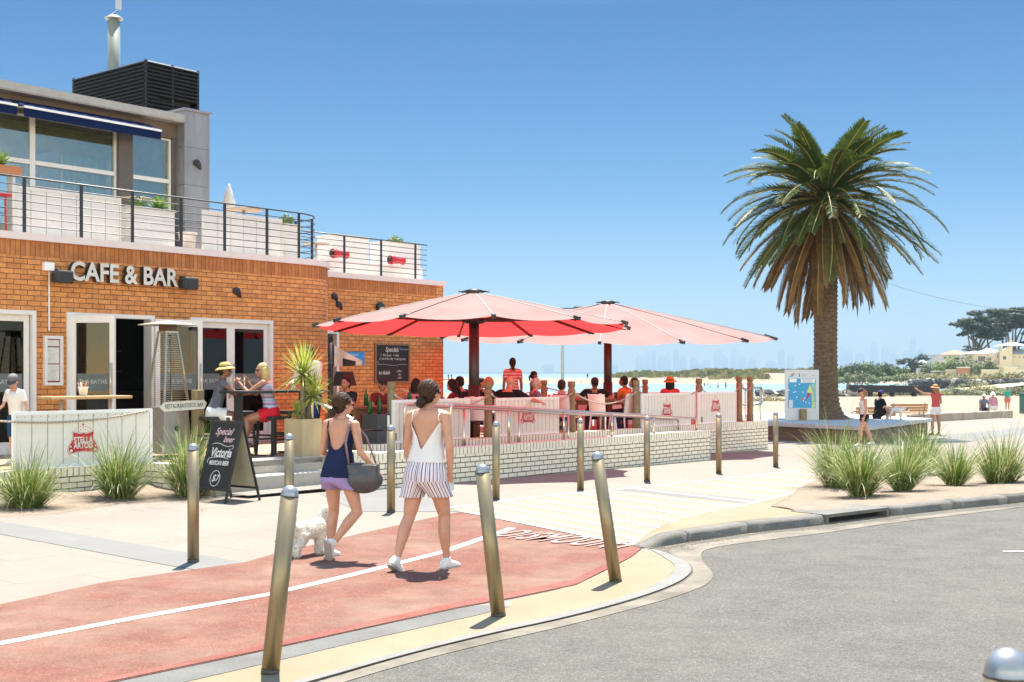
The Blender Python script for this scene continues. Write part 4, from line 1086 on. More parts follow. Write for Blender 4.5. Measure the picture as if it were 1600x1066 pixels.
# ---- parasols
def fabric():
    m = bpy.data.materials.new('parasol_cloth'); m.use_nodes = True
    nt = m.node_tree; N = nt.nodes; L = nt.links; N.remove(N['Principled BSDF'])
    geo = N.new('ShaderNodeNewGeometry')
    tc = N.new('ShaderNodeTexCoord'); nz = N.new('ShaderNodeTexNoise'); nz.inputs['Scale'].default_value = 1.6; nz.inputs['Detail'].default_value = 5; L.new(tc.outputs['Object'], nz.inputs['Vector'])
    rp = N.new('ShaderNodeValToRGB'); rp.color_ramp.elements[0].position = .3; rp.color_ramp.elements[1].position = .7
    rp.color_ramp.elements[0].color = (.43, .275, .25, 1); rp.color_ramp.elements[1].color = (.49, .335, .31, 1); L.new(nz.outputs['Fac'], rp.inputs['Fac'])  # sun glare and fading of the red cloth put into the top colour
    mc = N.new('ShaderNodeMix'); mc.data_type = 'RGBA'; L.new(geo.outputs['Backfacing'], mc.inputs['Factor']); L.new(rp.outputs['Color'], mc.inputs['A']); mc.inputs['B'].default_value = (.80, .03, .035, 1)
    d = N.new('ShaderNodeBsdfDiffuse'); L.new(mc.outputs['Result'], d.inputs['Color'])
    t = N.new('ShaderNodeBsdfTranslucent'); t.inputs['Color'].default_value = (.95, .05, .05, 1)
    mx = N.new('ShaderNodeMixShader'); mx.inputs[0].default_value = .46; L.new(d.outputs[0], mx.inputs[1]); L.new(t.outputs[0], mx.inputs[2])
    L.new(mx.outputs[0], N['Material Output'].inputs['Surface'])
    return m
CLOTH = fabric(); SEAM = mat('pale_seam', (.34, .31, .30), .7)
POLE = mat('parasol_pole', (.035, .026, .024), .4, .3, var=.15)
def parasol(x, y, Rr, apex, rim, zb, tx, ty, lab, rot=0, N_=12, full=True):
    e = empty('parasol', (x, y, zb), rot, lab, 'parasol', 'large red parasols over the terrace')
    def S(a, t, sag=True):
        """point on the cloth: a in panels, t from the hub to the rim"""
        i = math.floor(a); f = a - i; k = 4 * f * (1 - f)
        th = 2 * PI * a / N_; c = math.cos(PI / N_) / math.cos(2 * PI * (f - .5) / N_)
        r = Rr * t * (c * (1 - .025 * t * k) if sag else 1)
        z = apex - (apex - rim) * (t ** 1.08) - (.055 * Rr / 3 * k * t * t if sag else 0)
        X, Y = r * math.cos(th), r * math.sin(th)
        wx, wy = X * math.cos(rot) - Y * math.sin(rot), X * math.sin(rot) + Y * math.cos(rot)
        return V((X, Y, z - zb + wx * tx + wy * ty))
    m = M(); sub = 8; nt_ = 10; n = N_ * sub
    rows = [m.add([S(k / sub, .04 + .96 * j / nt_) for k in range(n)]) for j in range(nt_ + 1)]
    for j in range(nt_):
        for k in range(n):
            m.face((rows[j] + k, rows[j + 1] + k, rows[j + 1] + (k + 1) % n, rows[j] + (k + 1) % n), 0, True)
    m.build('canopy', CLOTH, e)
    for k in range(N_):
        m = M(); m.tube([S(k, .06 + .92 * j / 8) + V((0, 0, .004)) for j in range(9)], .011, 5); m.build('seam', SEAM if k % 4 else POLE, e)
    m = M(); m.tube([(0, 0, 0), (0, 0, apex - zb - .12)], .10, 20); m.tube([(0, 0, 0), (0, 0, 1.1)], .115, 20); m.build('pole', POLE, e)
    m = M(); m.lathe([(.16, -.06), (.18, -.02), (.17, .03), (.06, .06)], (0, 0, apex - zb + .01), 16)
    for k in range(8): a = k * PI / 4; m.bar((0, 0, apex - zb + .035), (.3 * math.cos(a), .3 * math.sin(a), apex - zb + .01), .03, .02)
    m.build('cap', POLE, e)
    m = M(); hz = rim + .12 - zb; m.lathe([(.15, -.07), (.24, -.03), (.24, .03), (.15, .07)], (0, 0, hz), 20); m.build('hub', POLE, e)
    for k in range(N_):
        rb = M(); p = [S(k, t) - V((0, 0, .03)) for t in (.05, .5, .985)]
        for u_, v_ in zip(p[:-1], p[1:]): rb.bar(u_, v_, .035, .05)
        ro = rb.build('rib', POLE, e)
        s_ = M(); q_ = S(k, .62) - V((0, 0, .05)); a = 2 * PI * k / N_; s_.bar((.2 * math.cos(a), .2 * math.sin(a), hz), q_, .03, .045); s_.build('strut', POLE, ro)
        s_ = M(); q0, q1 = S(k, .975) + V((0, 0, .01)), S(k, 1.015) + V((0, 0, .0)); s_.bar(q0, q1, .07, .07); s_.build('tip', BLACK, ro)
    return e
parasol(-.73, 24, 3.03, 3.28, 2.62, DK, .0, -.024, 'nearest large red parasol showing its red underside', rad(8))
parasol(2.38, 31, 4.1, 3.47, 2.62, DK, 0, .055, 'red parasol with a paled top on the far right of the terrace', rad(6), 14)

# ---- planter with yucca, trolley, heater
cx = sx(474, -4.25)
e = bempty('yucca_planter', cx, -4.22, DK, 'square timber planter at the top of the steps holding a yucca', 'planter')
PLT = mat('planter_ply', (.44, .34, .19), .8, var=.2, scale=3, stretch=(1, 1, .2))
m = M(); w = .42
m.box(0, w, 0, .03, 0, .6); m.box(0, w, w - .03, w, 0, .6); m.box(0, .03, .03, w - .03, 0, .6); m.box(w - .03, w, .03, w - .03, 0, .6); m.build('box', PLT, e)
m = M(); m.box(.031, w - .031, .031, w - .031, .1, .55); m.build('soil', mat('soil', (.06, .04, .025), .95), e)
ye = bempty('yucca', cx + w / 2, -4.22 + w / 2, DK + .55, 'multi stemmed yucca with spiky bright green heads in the square planter', 'plant')
YL = mat('yucca_leaf', (.26, .34, .045), .4, var=.35, scale=10, trans=.35, col2=(.58, .60, .14))
m = M()
heads = [((.0, .0, 0), (.02, .03, .75), 0.58, 130), ((.06, -.02, 0), (.15, -.05, .40), .48, 100), ((-.08, .03, 0), (-.08, .05, .14), .26, 40)]
m.tube([(0, 0, -.05), (-.01, .01, .3), (.02, .03, .78)], [.05, .042, .035], 10); m.tube([(.06, -.02, -.05), (.10, -.03, .2), (.15, -.05, .42)], [.04, .035, .03], 9); m.tube([(-.08, .03, -.05), (-.08, .05, .16)], [.03, .025], 8)
m.build('trunk', mat('yucca_bark', (.23, .18, .11), .9, var=.3, scale=20, bump=.5), ye)
for (_, p, L_, n) in heads:
    m = M(); p = V(p)
    for i in range(n):
        a = i * 2.399; el = rad(-35 + 120 * (i / n)); LL = L_ * R.uniform(.85, 1.1)
        d = V((math.cos(a) * math.cos(el), math.sin(a) * math.cos(el), math.sin(el))); s_ = V((-math.sin(a), math.cos(a), 0)) * .016
        c1 = p + d * LL * .5 + V((0, 0, .01)); c2 = p + d * LL + V((0, 0, -.05 if el < rad(30) else 0))
        m.poly([p - s_ * .7, c1 - s_, c2, c1 + s_, p + s_ * .7], 0, None, True)
    m.build('leaf_head', YL, ye)
tx_ = sx(588, -3.95)
e = bempty('service_trolley', tx_, -3.95, DK, 'dark service trolley with white stripes and green bottles on top', 'trolley')
GRC = mat('crate_grey', (.045, .05, .055), .5, var=.15)
for z in (.09, .37):
    m = M(); m.box(-.15, .15, -.2, .2, z, z + .26); bevel(m.build('crate', GRC, e), .012)
    m = M(); m.box(.06, .11, -.208, -.2005, z + .02, z + .24); m.build('stripe', WHITE, e)
for x, y in ((-.12, -.15), (.12, -.15), (-.12, .15), (.12, .15)):
    m = M(); m.lathe([(.04, -.012), (.04, .012)], (0, 0, 0), 12, 0, True, Matrix.Translation((x, y, .04)) @ Matrix.Rotation(PI / 2, 4, 'Y')); m.build('wheel', BLACK, e)
m = M(); m.tube([(-.13, -.18, .63), (-.13, -.18, .72), (.13, -.18, .72), (.13, -.18, .63)], .008, 6); m.build('handle', BLACK, e)
GRB = mat('green_bottle', (.02, .11, .03), .08, var=.1, trans=.3)
for k, (dx, dy) in enumerate(((-.1, .05), (.02, -.06), (.1, .03))):
    tag(bottle('bottle', *B(tx_ + dx, -3.95 + dy, DK + .63), None, .3, .038, False, GRB), ['left', 'middle', 'right'][k] + ' green bottle on the service trolley', 'bottle', 'green bottles on the service trolley')

hx_, hv = sx(262, -2.3), -2.3
e = bempty('patio_heater', hx_, hv, DK, 'steel pyramid patio heater with a square hood in front of the open doors', 'heater')
def sq(m, r0, z0, r1, z1, faces=(0, 1, 2, 3), mi=0):
    c = [(-1, -1), (1, -1), (1, 1), (-1, 1)]
    for k in faces:
        (a, b), (c_, d) = c[k], c[(k + 1) % 4]
        m.poly([(a * r0, b * r0, z0), (c_ * r0, d * r0, z0), (c_ * r1, d * r1, z1), (a * r1, b * r1, z1)], mi)
m = M(); sq(m, .27, .05, .225, .78); m.box(-.22, .22, -.22, .22, .775, .785); m.build('base', mat('heater_panel', (.40, .37, .35), .35, .7, var=.06), e)
m = M(); m.lathe([(.045, 0), (.045, .006)], (0, 0, 0), 20, 0, True, Matrix.Translation((0, -.255, .45)) @ Matrix.Rotation(rad(87), 4, 'X')); m.build('vent_hole', BLACK, e)
m = M()
for (a, b) in ((-1, -1), (1, -1), (1, 1), (-1, 1)):
    m.bar((a * .235, b * .235, .785), (a * .105, b * .105, 1.98), .03, .03); m.bar((a * .29, b * .29, 0), (a * .25, b * .25, .2), .03, .03)
m.box(-.12, .12, -.12, .12, 1.97, 2.0)
m.build('frame', STEEL, e)
m = M()
for k in range(34):
    z = .82 + k * .034; r_ = .23 - (z - .785) * .108
    for (p, q) in (((-r_, -r_, z), (r_, -r_, z)), ((r_, -r_, z), (r_, r_, z)), ((-r_, r_, z), (r_, r_, z)), ((-r_, -r_, z), (-r_, r_, z))): m.bar(p, q, .006, .006)
m.build('grille', STEEL, e)
m = M(); m.tube([(0, 0, .79), (0, 0, 1.95)], .06, 14); m.build('flame_tube', glass('quartz_tube', (.8, .8, .78)), e)
m = M(); sq(m, .10, 2.0, .10, 2.10); m.build('burner', mat('burner_brown', (.10, .05, .03), .6), e)
m = M(); sq(m, .33, 2.105, .05, 2.165); sq(m, .33, 2.105, .10, 2.102); sq(m, .33, 2.09, .33, 2.105); m.build('hood', mat('hood_pale', (.42, .38, .31), .4, .3), e)

# ---- finger post, high table with pot, folding sign
e = bempty('finger_post', sx(309, -2.72), -2.72, 0, 'short square timber post with a white arrow sign', 'sign post')
m = M(); m.box(-.075, .075, -.075, .075, 0, 1.46); bevel(m.build('post', TIMBER, e), .012)
m = M(); L_ = sx(323, -2.82) - sx(250, -2.82); x1 = sx(323, -2.82) - sx(309, -2.72); x0 = x1 - L_
pts = [(x0, 0, 1.20), (x0 + .09, 0, 1.28), (x1 - .05, 0, 1.30), (x1, 0, 1.25), (x1 - .05, 0, 1.16), (x0 + .08, 0, 1.13)]
A_ = m.add([(p[0], -.105, p[2]) for p in pts]); B_ = m.add([(p[0], -.08, p[2]) for p in pts]); n = len(pts)
m.face([A_ + k for k in range(n)][::-1]); m.face([B_ + k for k in range(n)])
for k in range(n): m.face((A_ + k, B_ + k, B_ + (k + 1) % n, A_ + (k + 1) % n))
so_ = m.build('arrow_board', mat('old_white', (.58, .55, .47), .7, var=.15, scale=8), e)
o = text('RESTAURANT/DECK BAR', .088, mat('sign_ink', (.05, .045, .04), .8), 'lettering', so_, ((x0 + x1) / 2 + .01, -.107, 1.216), ext=.0008)
xs = [v.co.x for v in o.data.vertices]; o.scale = (L_ * .82 / (max(xs) - min(xs)), 1.1, 1); o.rotation_euler = (PI / 2, rad(-1.5), 0)
v_ = -1.6; a, b = sx(69, v_), sx(196, v_); zt = zz(130, 619, v_)
e = bempty('high_table', (a + b) / 2, v_, DK, 'long timber high table in front of the open door', 'table'); w = b - a
m = M(); m.box(-w / 2, w / 2, -.2, .2, zt - DK - .045, zt - DK); bevel(m.build('table_top', mat('golden_timber', (.46, .30, .14), .6, var=.2, stretch=(.2, 2, 2)), e), .008)
for x in (-w * .3, w * .3):
    m = M(); m.tube([(x, 0, 0), (x, 0, zt - DK - .046)], .028, 8); m.lathe([(.18, 0), (.18, .015), (.03, .03)], (x, 0, 0), 14); m.build('leg', ALU, e)
e = bempty('cutlery_pot', sx(130, v_), v_, zt, 'white pot of cutlery and napkins on the high table', 'pot')
m = M(); m.lathe([(.055, 0), (.075, .13), (.085, .135), (.085, .145), (.07, .145), (.06, .05)], (0, 0, 0), 16); m.build('pot', WHITE, e)
for k in range(14):
    a = k * 2.4; m = M(); d = V((math.cos(a) * .4, math.sin(a) * .4, 1)); m.bar(V((math.cos(a) * .03, math.sin(a) * .03, .08)), V((math.cos(a) * .03, math.sin(a) * .03, .08)) + d * R.uniform(.1, .15), .022, .006)
    m.build('napkin', [WHITE, mat('napkin_red', (.35, .05, .05), .8), mat('spoon_wood', (.5, .35, .2), .7)][k % 3], e)

# folding chalkboard sign on the paving
Aq = gp(346, 787); bq = gp(403, 784)
e = empty('folding_sign', gp(374, 785) + V((-.2, .22, 0)), rad(-38), 'black folding chalkboard sign standing on the paving by the grass', 'sign')
hgt, half, spr = 1.10, .30, .30
def frame_pt(side, x, t): return V((x, -side * spr * (1 - t), hgt * t))
for side in (1, -1):
    pe = M(); f = lambda x, t: frame_pt(side, x, t)
    pe.bar(f(-half, 0), f(-half, 1), .035, .02); pe.bar(f(half, 0), f(half, 1), .035, .02); pe.bar(f(-half, .16), f(half, .16), .02, .035); pe.bar(f(-half, .985), f(half, .985), .02, .03)
    fo = pe.build('frame', BLACK, e)
    pb = M(); nrm = V((0, -side * hgt, spr)).normalized() * .006
    q_ = [f(-half + .01, .17), f(half - .01, .17), f(half - .01, .97), f(-half + .01, .97)]
    A_ = pb.add([p + nrm for p in q_]); B_ = pb.add([p - nrm for p in q_])
    pb.face([A_ + k for k in range(4)], 0); pb.face([B_ + k for k in range(4)][::-1], 1)
    for k in range(4): pb.face((A_ + k, B_ + k, B_ + (k + 1) % 4, A_ + (k + 1) % 4), 0)
    po = pb.build('board', [BB, mat('board_back', (.48, .45, .35), .8, var=.12, scale=3)], fo)
    if side == 1:
        tilt = math.atan2(hgt, spr)
        def wr(s, size, x, t, sxx=1.0, bold=0, shear=.35, mm=CHK): 
            p = f(x, t) + nrm * 1.3; return text(s, size, mm, 'chalk_lettering', fo, p, (tilt, 0, 0), .0006, bold, shear, sxx)
        CW = mat('chalk_white', (.62, .62, .60), .9, var=.2, scale=60); CP = mat('chalk_pink', (.60, .42, .44), .9, var=.2, scale=60)
        wr('Special', .135, -.03, .86, .95, .0015, .45, CP); wr('beer', .12, .10, .765, .95, .0015, .45, CP)
        wr('Victoria', .175, .0, .60, .78, .004, .3, CW); wr('MEXICAN BEER', .085, .0, .475, .7, .002, .15, CW); wr('$7', .13, -.01, .29, 1, .001, .3, CW)
        def curve_on(pts, r_=.0045):
            mm = M(); mm.tube([f(x, t) + nrm * 1.4 for x, t in pts], r_, 5); return mm.build('chalk_flourish', CW, fo)
        curve_on([(-.01 + .10 * math.cos(a) , .29 + .095 * math.sin(a)) for a in [2 * PI * k / 24 for k in range(25)]])
        curve_on([(-.22 + .44 * k / 14, .70 + .018 * math.sin(k * .45)) for k in range(15)] + [(.235, .67), (.21, .655)]); curve_on([(-.22 + .40 * k / 14, .53 + .02 * math.sin(k * .22)) for k in range(15)]); curve_on([(-.22, .53), (-.245, .50), (-.24, .47)])
m = M(); m.tube([(-.06, 0, hgt + .0), (-.05, 0, hgt + .05), (.05, 0, hgt + .05), (.06, 0, hgt)], .012, 8); m.build('handle', WHITE, e)

# ---- bollards
BST = mat('bollard_steel', (.285, .225, .135), .42, .75, var=.14, scale=14, stretch=(1, 1, .12), bump=.12, bscale=90)
BCAP = mat('bollard_cap', (.33, .33, .33), .32, .7, var=.1, scale=20)
BFOOT = mat('bollard_foot', (.08, .07, .06), .7, .3, var=.4, scale=25)
def bollard(base, lab, lean=(0, 0), h=1.09, r=.052):
    e = empty('bollard', base, 0, lab, 'bollard', 'steel bollards along the path')
    d = V((lean[0], lean[1], 1)).normalized(); q_ = V((0, 0, 1)).rotation_difference(d).to_matrix().to_4x4()
    m = M(); m.lathe([(r, -.05), (r, h - .06)], (0, 0, 0), 24, 0, True, q_); m.lathe([(r + .001, h - .065), (r + .001, h - .06)], (0, 0, 0), 24, 1, True, q_); m.lathe([(r + .0015, .0), (r + .0015, R.uniform(.012, .03))], (0, 0, 0), 24, 1, True, q_); m.build('tube', [BST, BFOOT], e)
    m = M(); m.lathe([(r + .001, h - .0595)] + [(r * math.cos(a), h - .058 + .058 * math.sin(a)) for a in [PI / 2 * k / 7 for k in range(8)]][:-1] + [(.003, h)], (0, 0, 0), 24, 0, True, q_); m.build('cap', BCAP, e)
bollard(gp(302, 879), 'upright steel bollard on the grey paving band left of the red path')
bl = gp(422, 1052); tp = at(455, 752, bl.y); bollard(bl, 'leaning steel bollard in front of the dog, tilted to the right', ((tp.x - bl.x) / (tp.z - bl.z), 0))
bollard(gp(452, 838), 'steel bollard half hidden behind the leaning one by the dog')
bollard(gp(611, 801), 'upright steel bollard between the two walking women')
bl = gp(779, 963); tp = at(753, 728, bl.y); bollard(bl, 'leaning steel bollard on the tan margin nearer the woman in white', ((tp.x - bl.x) / (tp.z - bl.z), 0))
bl = gp(962, 909); tp = at(932, 705, bl.y); bollard(bl, 'leaning steel bollard on the tan corner by the crossing', ((tp.x - bl.x) / (tp.z - bl.z), 0))
bollard(gp(775, 781), 'upright steel bollard behind the leaning bollard beside the woman in white')
bollard(gp(907, 766), 'upright steel bollard in front of the empty white chair')
bollard(gp(1011, 753), 'upright steel bollard in front of the screen below the orange hat')
bollard(gp(1123, 740), 'upright steel bollard just beyond the end of the ramp wall')
bollard(gp(1212, 730), 'upright steel bollard beyond the end of the terrace wall')
q_ = at(1575, 1012, 2.75); bollard(V((q_.x, q_.y, -.03)), 'blurred steel bollard cut by the lower right corner of the picture', (0, 0), q_.z + .03)

# ---- tables and chairs on the terrace
CHW = mat('white_plastic', (.80, .77, .74), .35, var=.04)
def chair(p, Y, rz, lab):
    q = at(p, 640, Y); e = empty('cafe_chair', (q.x, q.y, DK), rz, lab, 'chair', 'white plastic chairs on the terrace')
    m = M(); n = 8
    rows = [m.add([(-.21 + .42 * k / n, -.21 + .42 * j / n, .45 + .012 * math.cos(PI * (j / n - .5)) - .02 * (4 * (k / n) * (1 - k / n)) + t_) for k in range(n + 1)]) for t_ in (0, -.025) for j in range(n + 1)]
    for j in range(n):
        for k in range(n): m.face((rows[j] + k, rows[j] + k + 1, rows[j + 1] + k + 1, rows[j + 1] + k), 0, True); m.face((rows[n + 1 + j] + k, rows[n + 2 + j] + k, rows[n + 2 + j] + k + 1, rows[n + 1 + j] + k + 1), 0, True)
    m.build('seat', CHW, e)
    m = M(); rows = []
    for t_ in (0, .02):
        for j in range(n + 1):
            z = .44 + .44 * j / n; rows.append(m.add([(-(.20 + .01 * j / n) + 2 * (.20 + .01 * j / n) * k / n, -.20 - .07 * j / n + t_ - .05 * (4 * (k / n) * (1 - k / n)), z) for k in range(n + 1)]))
    for j in range(n):
        for k in range(n): m.face((rows[j] + k, rows[j] + k + 1, rows[j + 1] + k + 1, rows[j + 1] + k), 0, True); m.face((rows[n + 1 + j] + k, rows[n + 2 + j] + k, rows[n + 2 + j] + k + 1, rows[n + 1 + j] + k + 1), 0, True)
    for k in range(n): m.face((rows[n] + k, rows[n] + k + 1, rows[2 * n + 1] + k + 1, rows[2 * n + 1] + k), 0)
    m.build('backrest', CHW, e)
    for a, b in ((-.18, -.18), (.18, -.18), (.18, .18), (-.18, .18)):
        m = M(); m.tube([(a, b, .44), (a * 1.2, b * 1.25, 0)], [.02, .014], 8); m.build('leg', CHW, e)
    return e
chair(942, 26.6, rad(-38), 'empty white chair seen from behind between the board screens'); chair(972, 27.6, rad(50), 'white chair turned sideways beside the wooden table'); chair(735, 24.2, rad(40), 'white chair in the gap left of the second board screen'); chair(887, 25.6, rad(-38), 'white chair under the boy in the striped shirt'); chair(752, 23.6, rad(-30), 'white chair half hidden behind the timber post')
TBL = mat('table_brown', (.20, .09, .04), .5, var=.25, stretch=(.2, 2, 1))
def table(p, Y, lab, w=.85, d=.8, h=.75, rz=ANG):
    q = at(p, 640, Y); e = empty('dining_table', (q.x, q.y, DK), rz, lab, 'table', 'wooden dining tables on the terrace')
    m = M(); m.box(-w / 2, w / 2, -d / 2, d / 2, h - .05, h); m.box(-w / 2 + .05, w / 2 - .05, -d / 2 + .05, d / 2 - .05, h - .13, h - .051); bevel(m.build('table_top', TBL, e), .006)
    for a in (-1, 1):
        for b in (-1, 1):
            m = M(); m.box(a * (w / 2 - .05) - .035, a * (w / 2 - .05) + .035, b * (d / 2 - .05) - .035, b * (d / 2 - .05) + .035, 0, h - .131); m.build('leg', TBL, e)
    return e
table(938, 28.0, 'wooden table in front of the man in the dark cap', 1.0); table(700, 23.5, 'wooden table beside the woman looking down', .9); table(985, 29.2, 'wooden table behind the sideways white chair', .8); table(640, 23.0, 'wooden table beside the chalkboard wall', .9); table(560, 22.0, 'wooden table under the low lamp shade', .9); table(845, 26.8, 'wooden table in front of the grey haired woman', .9)
GL = glass('drinking_glass', (.8, .85, .85))
def tumbler(p, y, Y, lab, mt=None, r=.035, h=.12):
    q = at(p, y, Y); m = M(); m.lathe([(r * .8, 0), (r, h), (r * .92, h), (r * .72, .008)], (0, 0, 0), 12); o = m.build('drinking_glass', mt or GL); o.location = (q.x, q.y, DK + .751); tag(o, lab, 'glass', 'glasses and cups on the terrace tables')
tumbler(713, 620, 23.4, 'white cup in front of the woman looking down', WHITE); tumbler(938, 620, 27.9, 'pale cup in front of the man in the dark cap', WHITE); tumbler(858, 620, 26.6, 'red cup beside the boy in stripes', RED); tumbler(692, 620, 23.4, 'clear glass beside the woman looking down')
for p, Y, lab in ((572, 22.0, 'tall green bottle under the low lamp shade'), (640, 22.9, 'green bottle behind the post beside the trolley')):
    q = at(p, 600, Y); tag(bottle('bottle', q.x, q.y, DK + .751, None, .3, .038, False, GRB), lab, 'bottle')
q = at(538, 560, 24.5); e = empty('standing_lamp', (q.x, q.y, DK), ANG, 'dark square lamp shade on a stand by the brick wing', 'lamp')
m = M(); sq(m, .17, 1.08, .12, 1.36); m.build('shade', BLACK, e); m = M(); m.tube([(0, 0, 0), (0, 0, 1.3)], .02, 8); m.lathe([(.18, 0), (.18, .02)], (0, 0, 0), 14); m.build('stand', BLACK, e)
# banner by the wing door
q = at(517, 548, 26.5); e = empty('feather_banner', (q.x, q.y, DK), 0, 'small white and black banner fluttering from a dark mast by the wing door', 'banner')
hz = q.z - DK
m = M(); m.tube([(0, 0, 0), (0, 0, hz + .16)], .03, 8); m.build('mast', BLACK, e)
m = M(); n = 14; A_ = []
for i in range(n + 1):
    t = i / n; x = .02 + .64 * t; y = .05 * math.sin(t * 9); zc = hz - .10 - .16 * t; hh_ = .24 * (1 - t * .8)
    A_.append(m.add([(x, y, zc - hh_), (x, y + .02, zc), (x, y, zc + hh_)]))
for i in range(n):
    for k in (0, 1): m.face((A_[i] + k, A_[i + 1] + k, A_[i + 1] + k + 1, A_[i] + k + 1), 1 if (k == 0 and 4 < i < 11) or i in (0,) else 0, True)
m.build('flag', [mat('banner_white', (.62, .60, .58), .8), mat('banner_black', (.02, .02, .02), .8)], e)

# ---- bar table and stools by the doors
def bl_(p, Y): return at(p, 600, Y)
q = bl_(392, 20.0)
e = empty('bar_table', (q.x, q.y, DK), ANG, 'long black high bar table between the two seated women', 'table'); hz = 1.05
m = M(); m.box(-.45, 1.35, -.35, .35, hz - .04, hz); bevel(m.build('table_top', mat('black_timber', (.02, .02, .02), .5), e), .006)
for x in (-.25, 1.1):
    m = M(); m.box(x - .05, x + .05, -.05, .05, 0, hz - .041); m.box(x - .3, x + .3, -.3, .3, 0, .03); m.build('pedestal', BLACK, e)
def stool(p, Y, rz, lab, h=.70):
    q = bl_(p, Y); e = empty('bar_stool', (q.x, q.y, DK), rz, lab, 'stool', 'black stools at the bar table')
    m = M(); m.box(-.19, .19, -.19, .19, h - .06, h); bevel(m.build('seat', BLACK, e), .015)
    for a in (-1, 1):
        for b in (-1, 1): m = M(); m.bar((a * .17, b * .17, h - .061), (a * .2, b * .2, 0), .035, .035); m.build('leg', BLACK, e)
    m = M(); m.box(-.185, .185, -.2, -.17, .25, .28); m.box(-.185, .185, .17, .2, .25, .28); m.box(-.2, -.17, -.169, .169, .32, .35); m.box(.17, .2, -.169, .169, .32, .35); m.build('footrest', BLACK, e)
stool(334, 19.9, ANG, 'black bar stool under the woman in the straw hat', .64); stool(428, 20.1, ANG, 'black bar stool under the blonde woman', .64); stool(452, 20.9, ANG, 'empty black bar stool beside the yucca'); stool(372, 20.7, ANG, 'empty black bar stool behind the bar table')
q = B(0, 0, 0)
m = M(); m.lathe([(.03, 0), (.03, .02), (.008, .05), (.008, .14), (.015, .2), (.012, .22)], (0, 0, 0), 10); o = m.build('table_number', STEEL); p_ = bl_(382, 20.0); o.location = (p_.x, p_.y, DK + 1.051); tag(o, 'small steel table number stand on the bar table', 'stand')
m = M(); m.lathe([(.035, 0), (.04, .06), (.012, .09), (.012, .16)], (0, 0, 0), 12); o = m.build('sauce_bottle', WHITE); p_ = bl_(458, 20.5); o.location = (p_.x, p_.y, DK + 1.051); tag(o, 'pale sauce bottle at the yucca end of the bar table', 'bottle')
PLATE = mat('plate_white', (.74, .72, .68), .3, var=.03)
for p, Y, kind, lab in ((690, 23.4, 'plate', 'white plate in front of the woman looking down'), (948, 27.8, 'plate', 'white plate in front of the man in the dark cap'), (990, 29.0, 'plate', 'white plate beside the man with the orange collar'), (630, 22.9, 'plate', 'white plate on the table by the chalkboard wall'), (962, 28.0, 'glass', 'tall clear glass right of the far parasol pole'), (652, 23.0, 'glass', 'clear glass on the table by the chalkboard wall'), (838, 26.7, 'glass', 'clear glass in front of the grey haired woman'), (550, 22.0, 'glass', 'clear glass under the low lamp shade')):
    q = at(p, 620, Y)
    if kind == 'glass': tumbler(p, 620, Y, lab, None, .034, .15)
    else:
        m = M(); m.lathe([(.07, 0), (.12, .015), (.13, .022), (.118, .02), (.07, .008)], (0, 0, 0), 18); o = m.build('plate', PLATE); o.location = (q.x, q.y, DK + .751); tag(o, lab, 'plate', 'plates on the terrace tables')
# ------------------------------------------------------------------ grasses
GR1 = mat('grass_green', (.115, .185, .022), .45, var=.35, scale=14, trans=.25)
GR2 = mat('grass_sunlit_pale', (.44, .45, .21), .4, var=.25, scale=14, trans=.3)  # pale blades: sun highlights put into the whitened colour
GR3 = mat('grass_straw', (.46, .38, .20), .6, var=.25, scale=14, trans=.2)
def tuft(base, h, spread, n, lab, seed, bend=(0, 0)):
    rr_ = random.Random(seed); m = M(); n = int(n * 1.6)
    subs = [(V((rr_.gauss(0, .055), rr_.gauss(0, .055), 0)) * spread / .7, V((rr_.gauss(0, .16), rr_.gauss(0, .16), 0)), rr_.uniform(.72, 1.12)) for _ in range(6)]
    for i in range(n):
        a = rr_.uniform(0, 2 * PI); r0 = rr_.random() ** .5 * .11 * spread / .7; d = V((math.cos(a), math.sin(a), 0)); s_ = V((-math.sin(a), math.cos(a), 0)); w = rr_.uniform(.0038, .0072)
        tw_ = rr_.uniform(-.9, .9); s_ = s_ * math.cos(tw_) + d * math.sin(tw_)
        sb, sl_, sh_ = rr_.choice(subs)
        k0 = rr_.random(); th = rad(3 + 46 * k0 * spread / .7 * .9); L = h * 1.0 * rr_.uniform(.5, 1.12) * (1 - .08 * k0); dr = rad(rr_.uniform(15, 135) * (.35 + .65 * k0)); L *= sh_
        mi = rr_.choices((0, 1, 2), (.60, .31, .09))[0]
        if mi == 2: dr *= 1.4; L *= .85
        p = d * r0 * .7 + sb; prev = None; ns = 7
        for k in range(ns + 1):
            t = k / ns; ww = w * (1 - .92 * t ** 2); idx = m.add([p - s_ * ww, p + s_ * ww])
            if prev is not None: m.face((prev, prev + 1, idx + 1, idx), mi, True)
            prev = idx; ang = th + dr * t ** 1.6
            p = p + (d * math.sin(ang) + V((0, 0, math.cos(ang))) + (V((bend[0], bend[1], 0)) + sl_) * t * .5) * (L / ns)
            p.z = max(p.z, .01)
    o = m.build('grass_tuft', [GR1, GR2, GR3]); o.location = base
    return tag(o, lab, 'grass tuft', 'tall grass tufts planted in the sand')
def hb(px_, py_): p = gp(px_, py_); p.z = sand_h(p.x, p.y) - .02; return p
def hd(px_, py_): p = gp(px_, py_, .04); p.z = drift_h(p.x, p.y) - .025; return p
tuft(hd(40, 790), .95, .85, 620, 'wide grass tuft at the left edge of the picture', 1); tuft(hd(182, 776), 1.05, .75, 560, 'grass tuft in front of the red badge on the wide white screen', 2, (.22, 0)); tuft(hd(290, 772), 1.15, .72, 600, 'grass tuft beside the folding chalkboard sign', 3, (.5, 0))
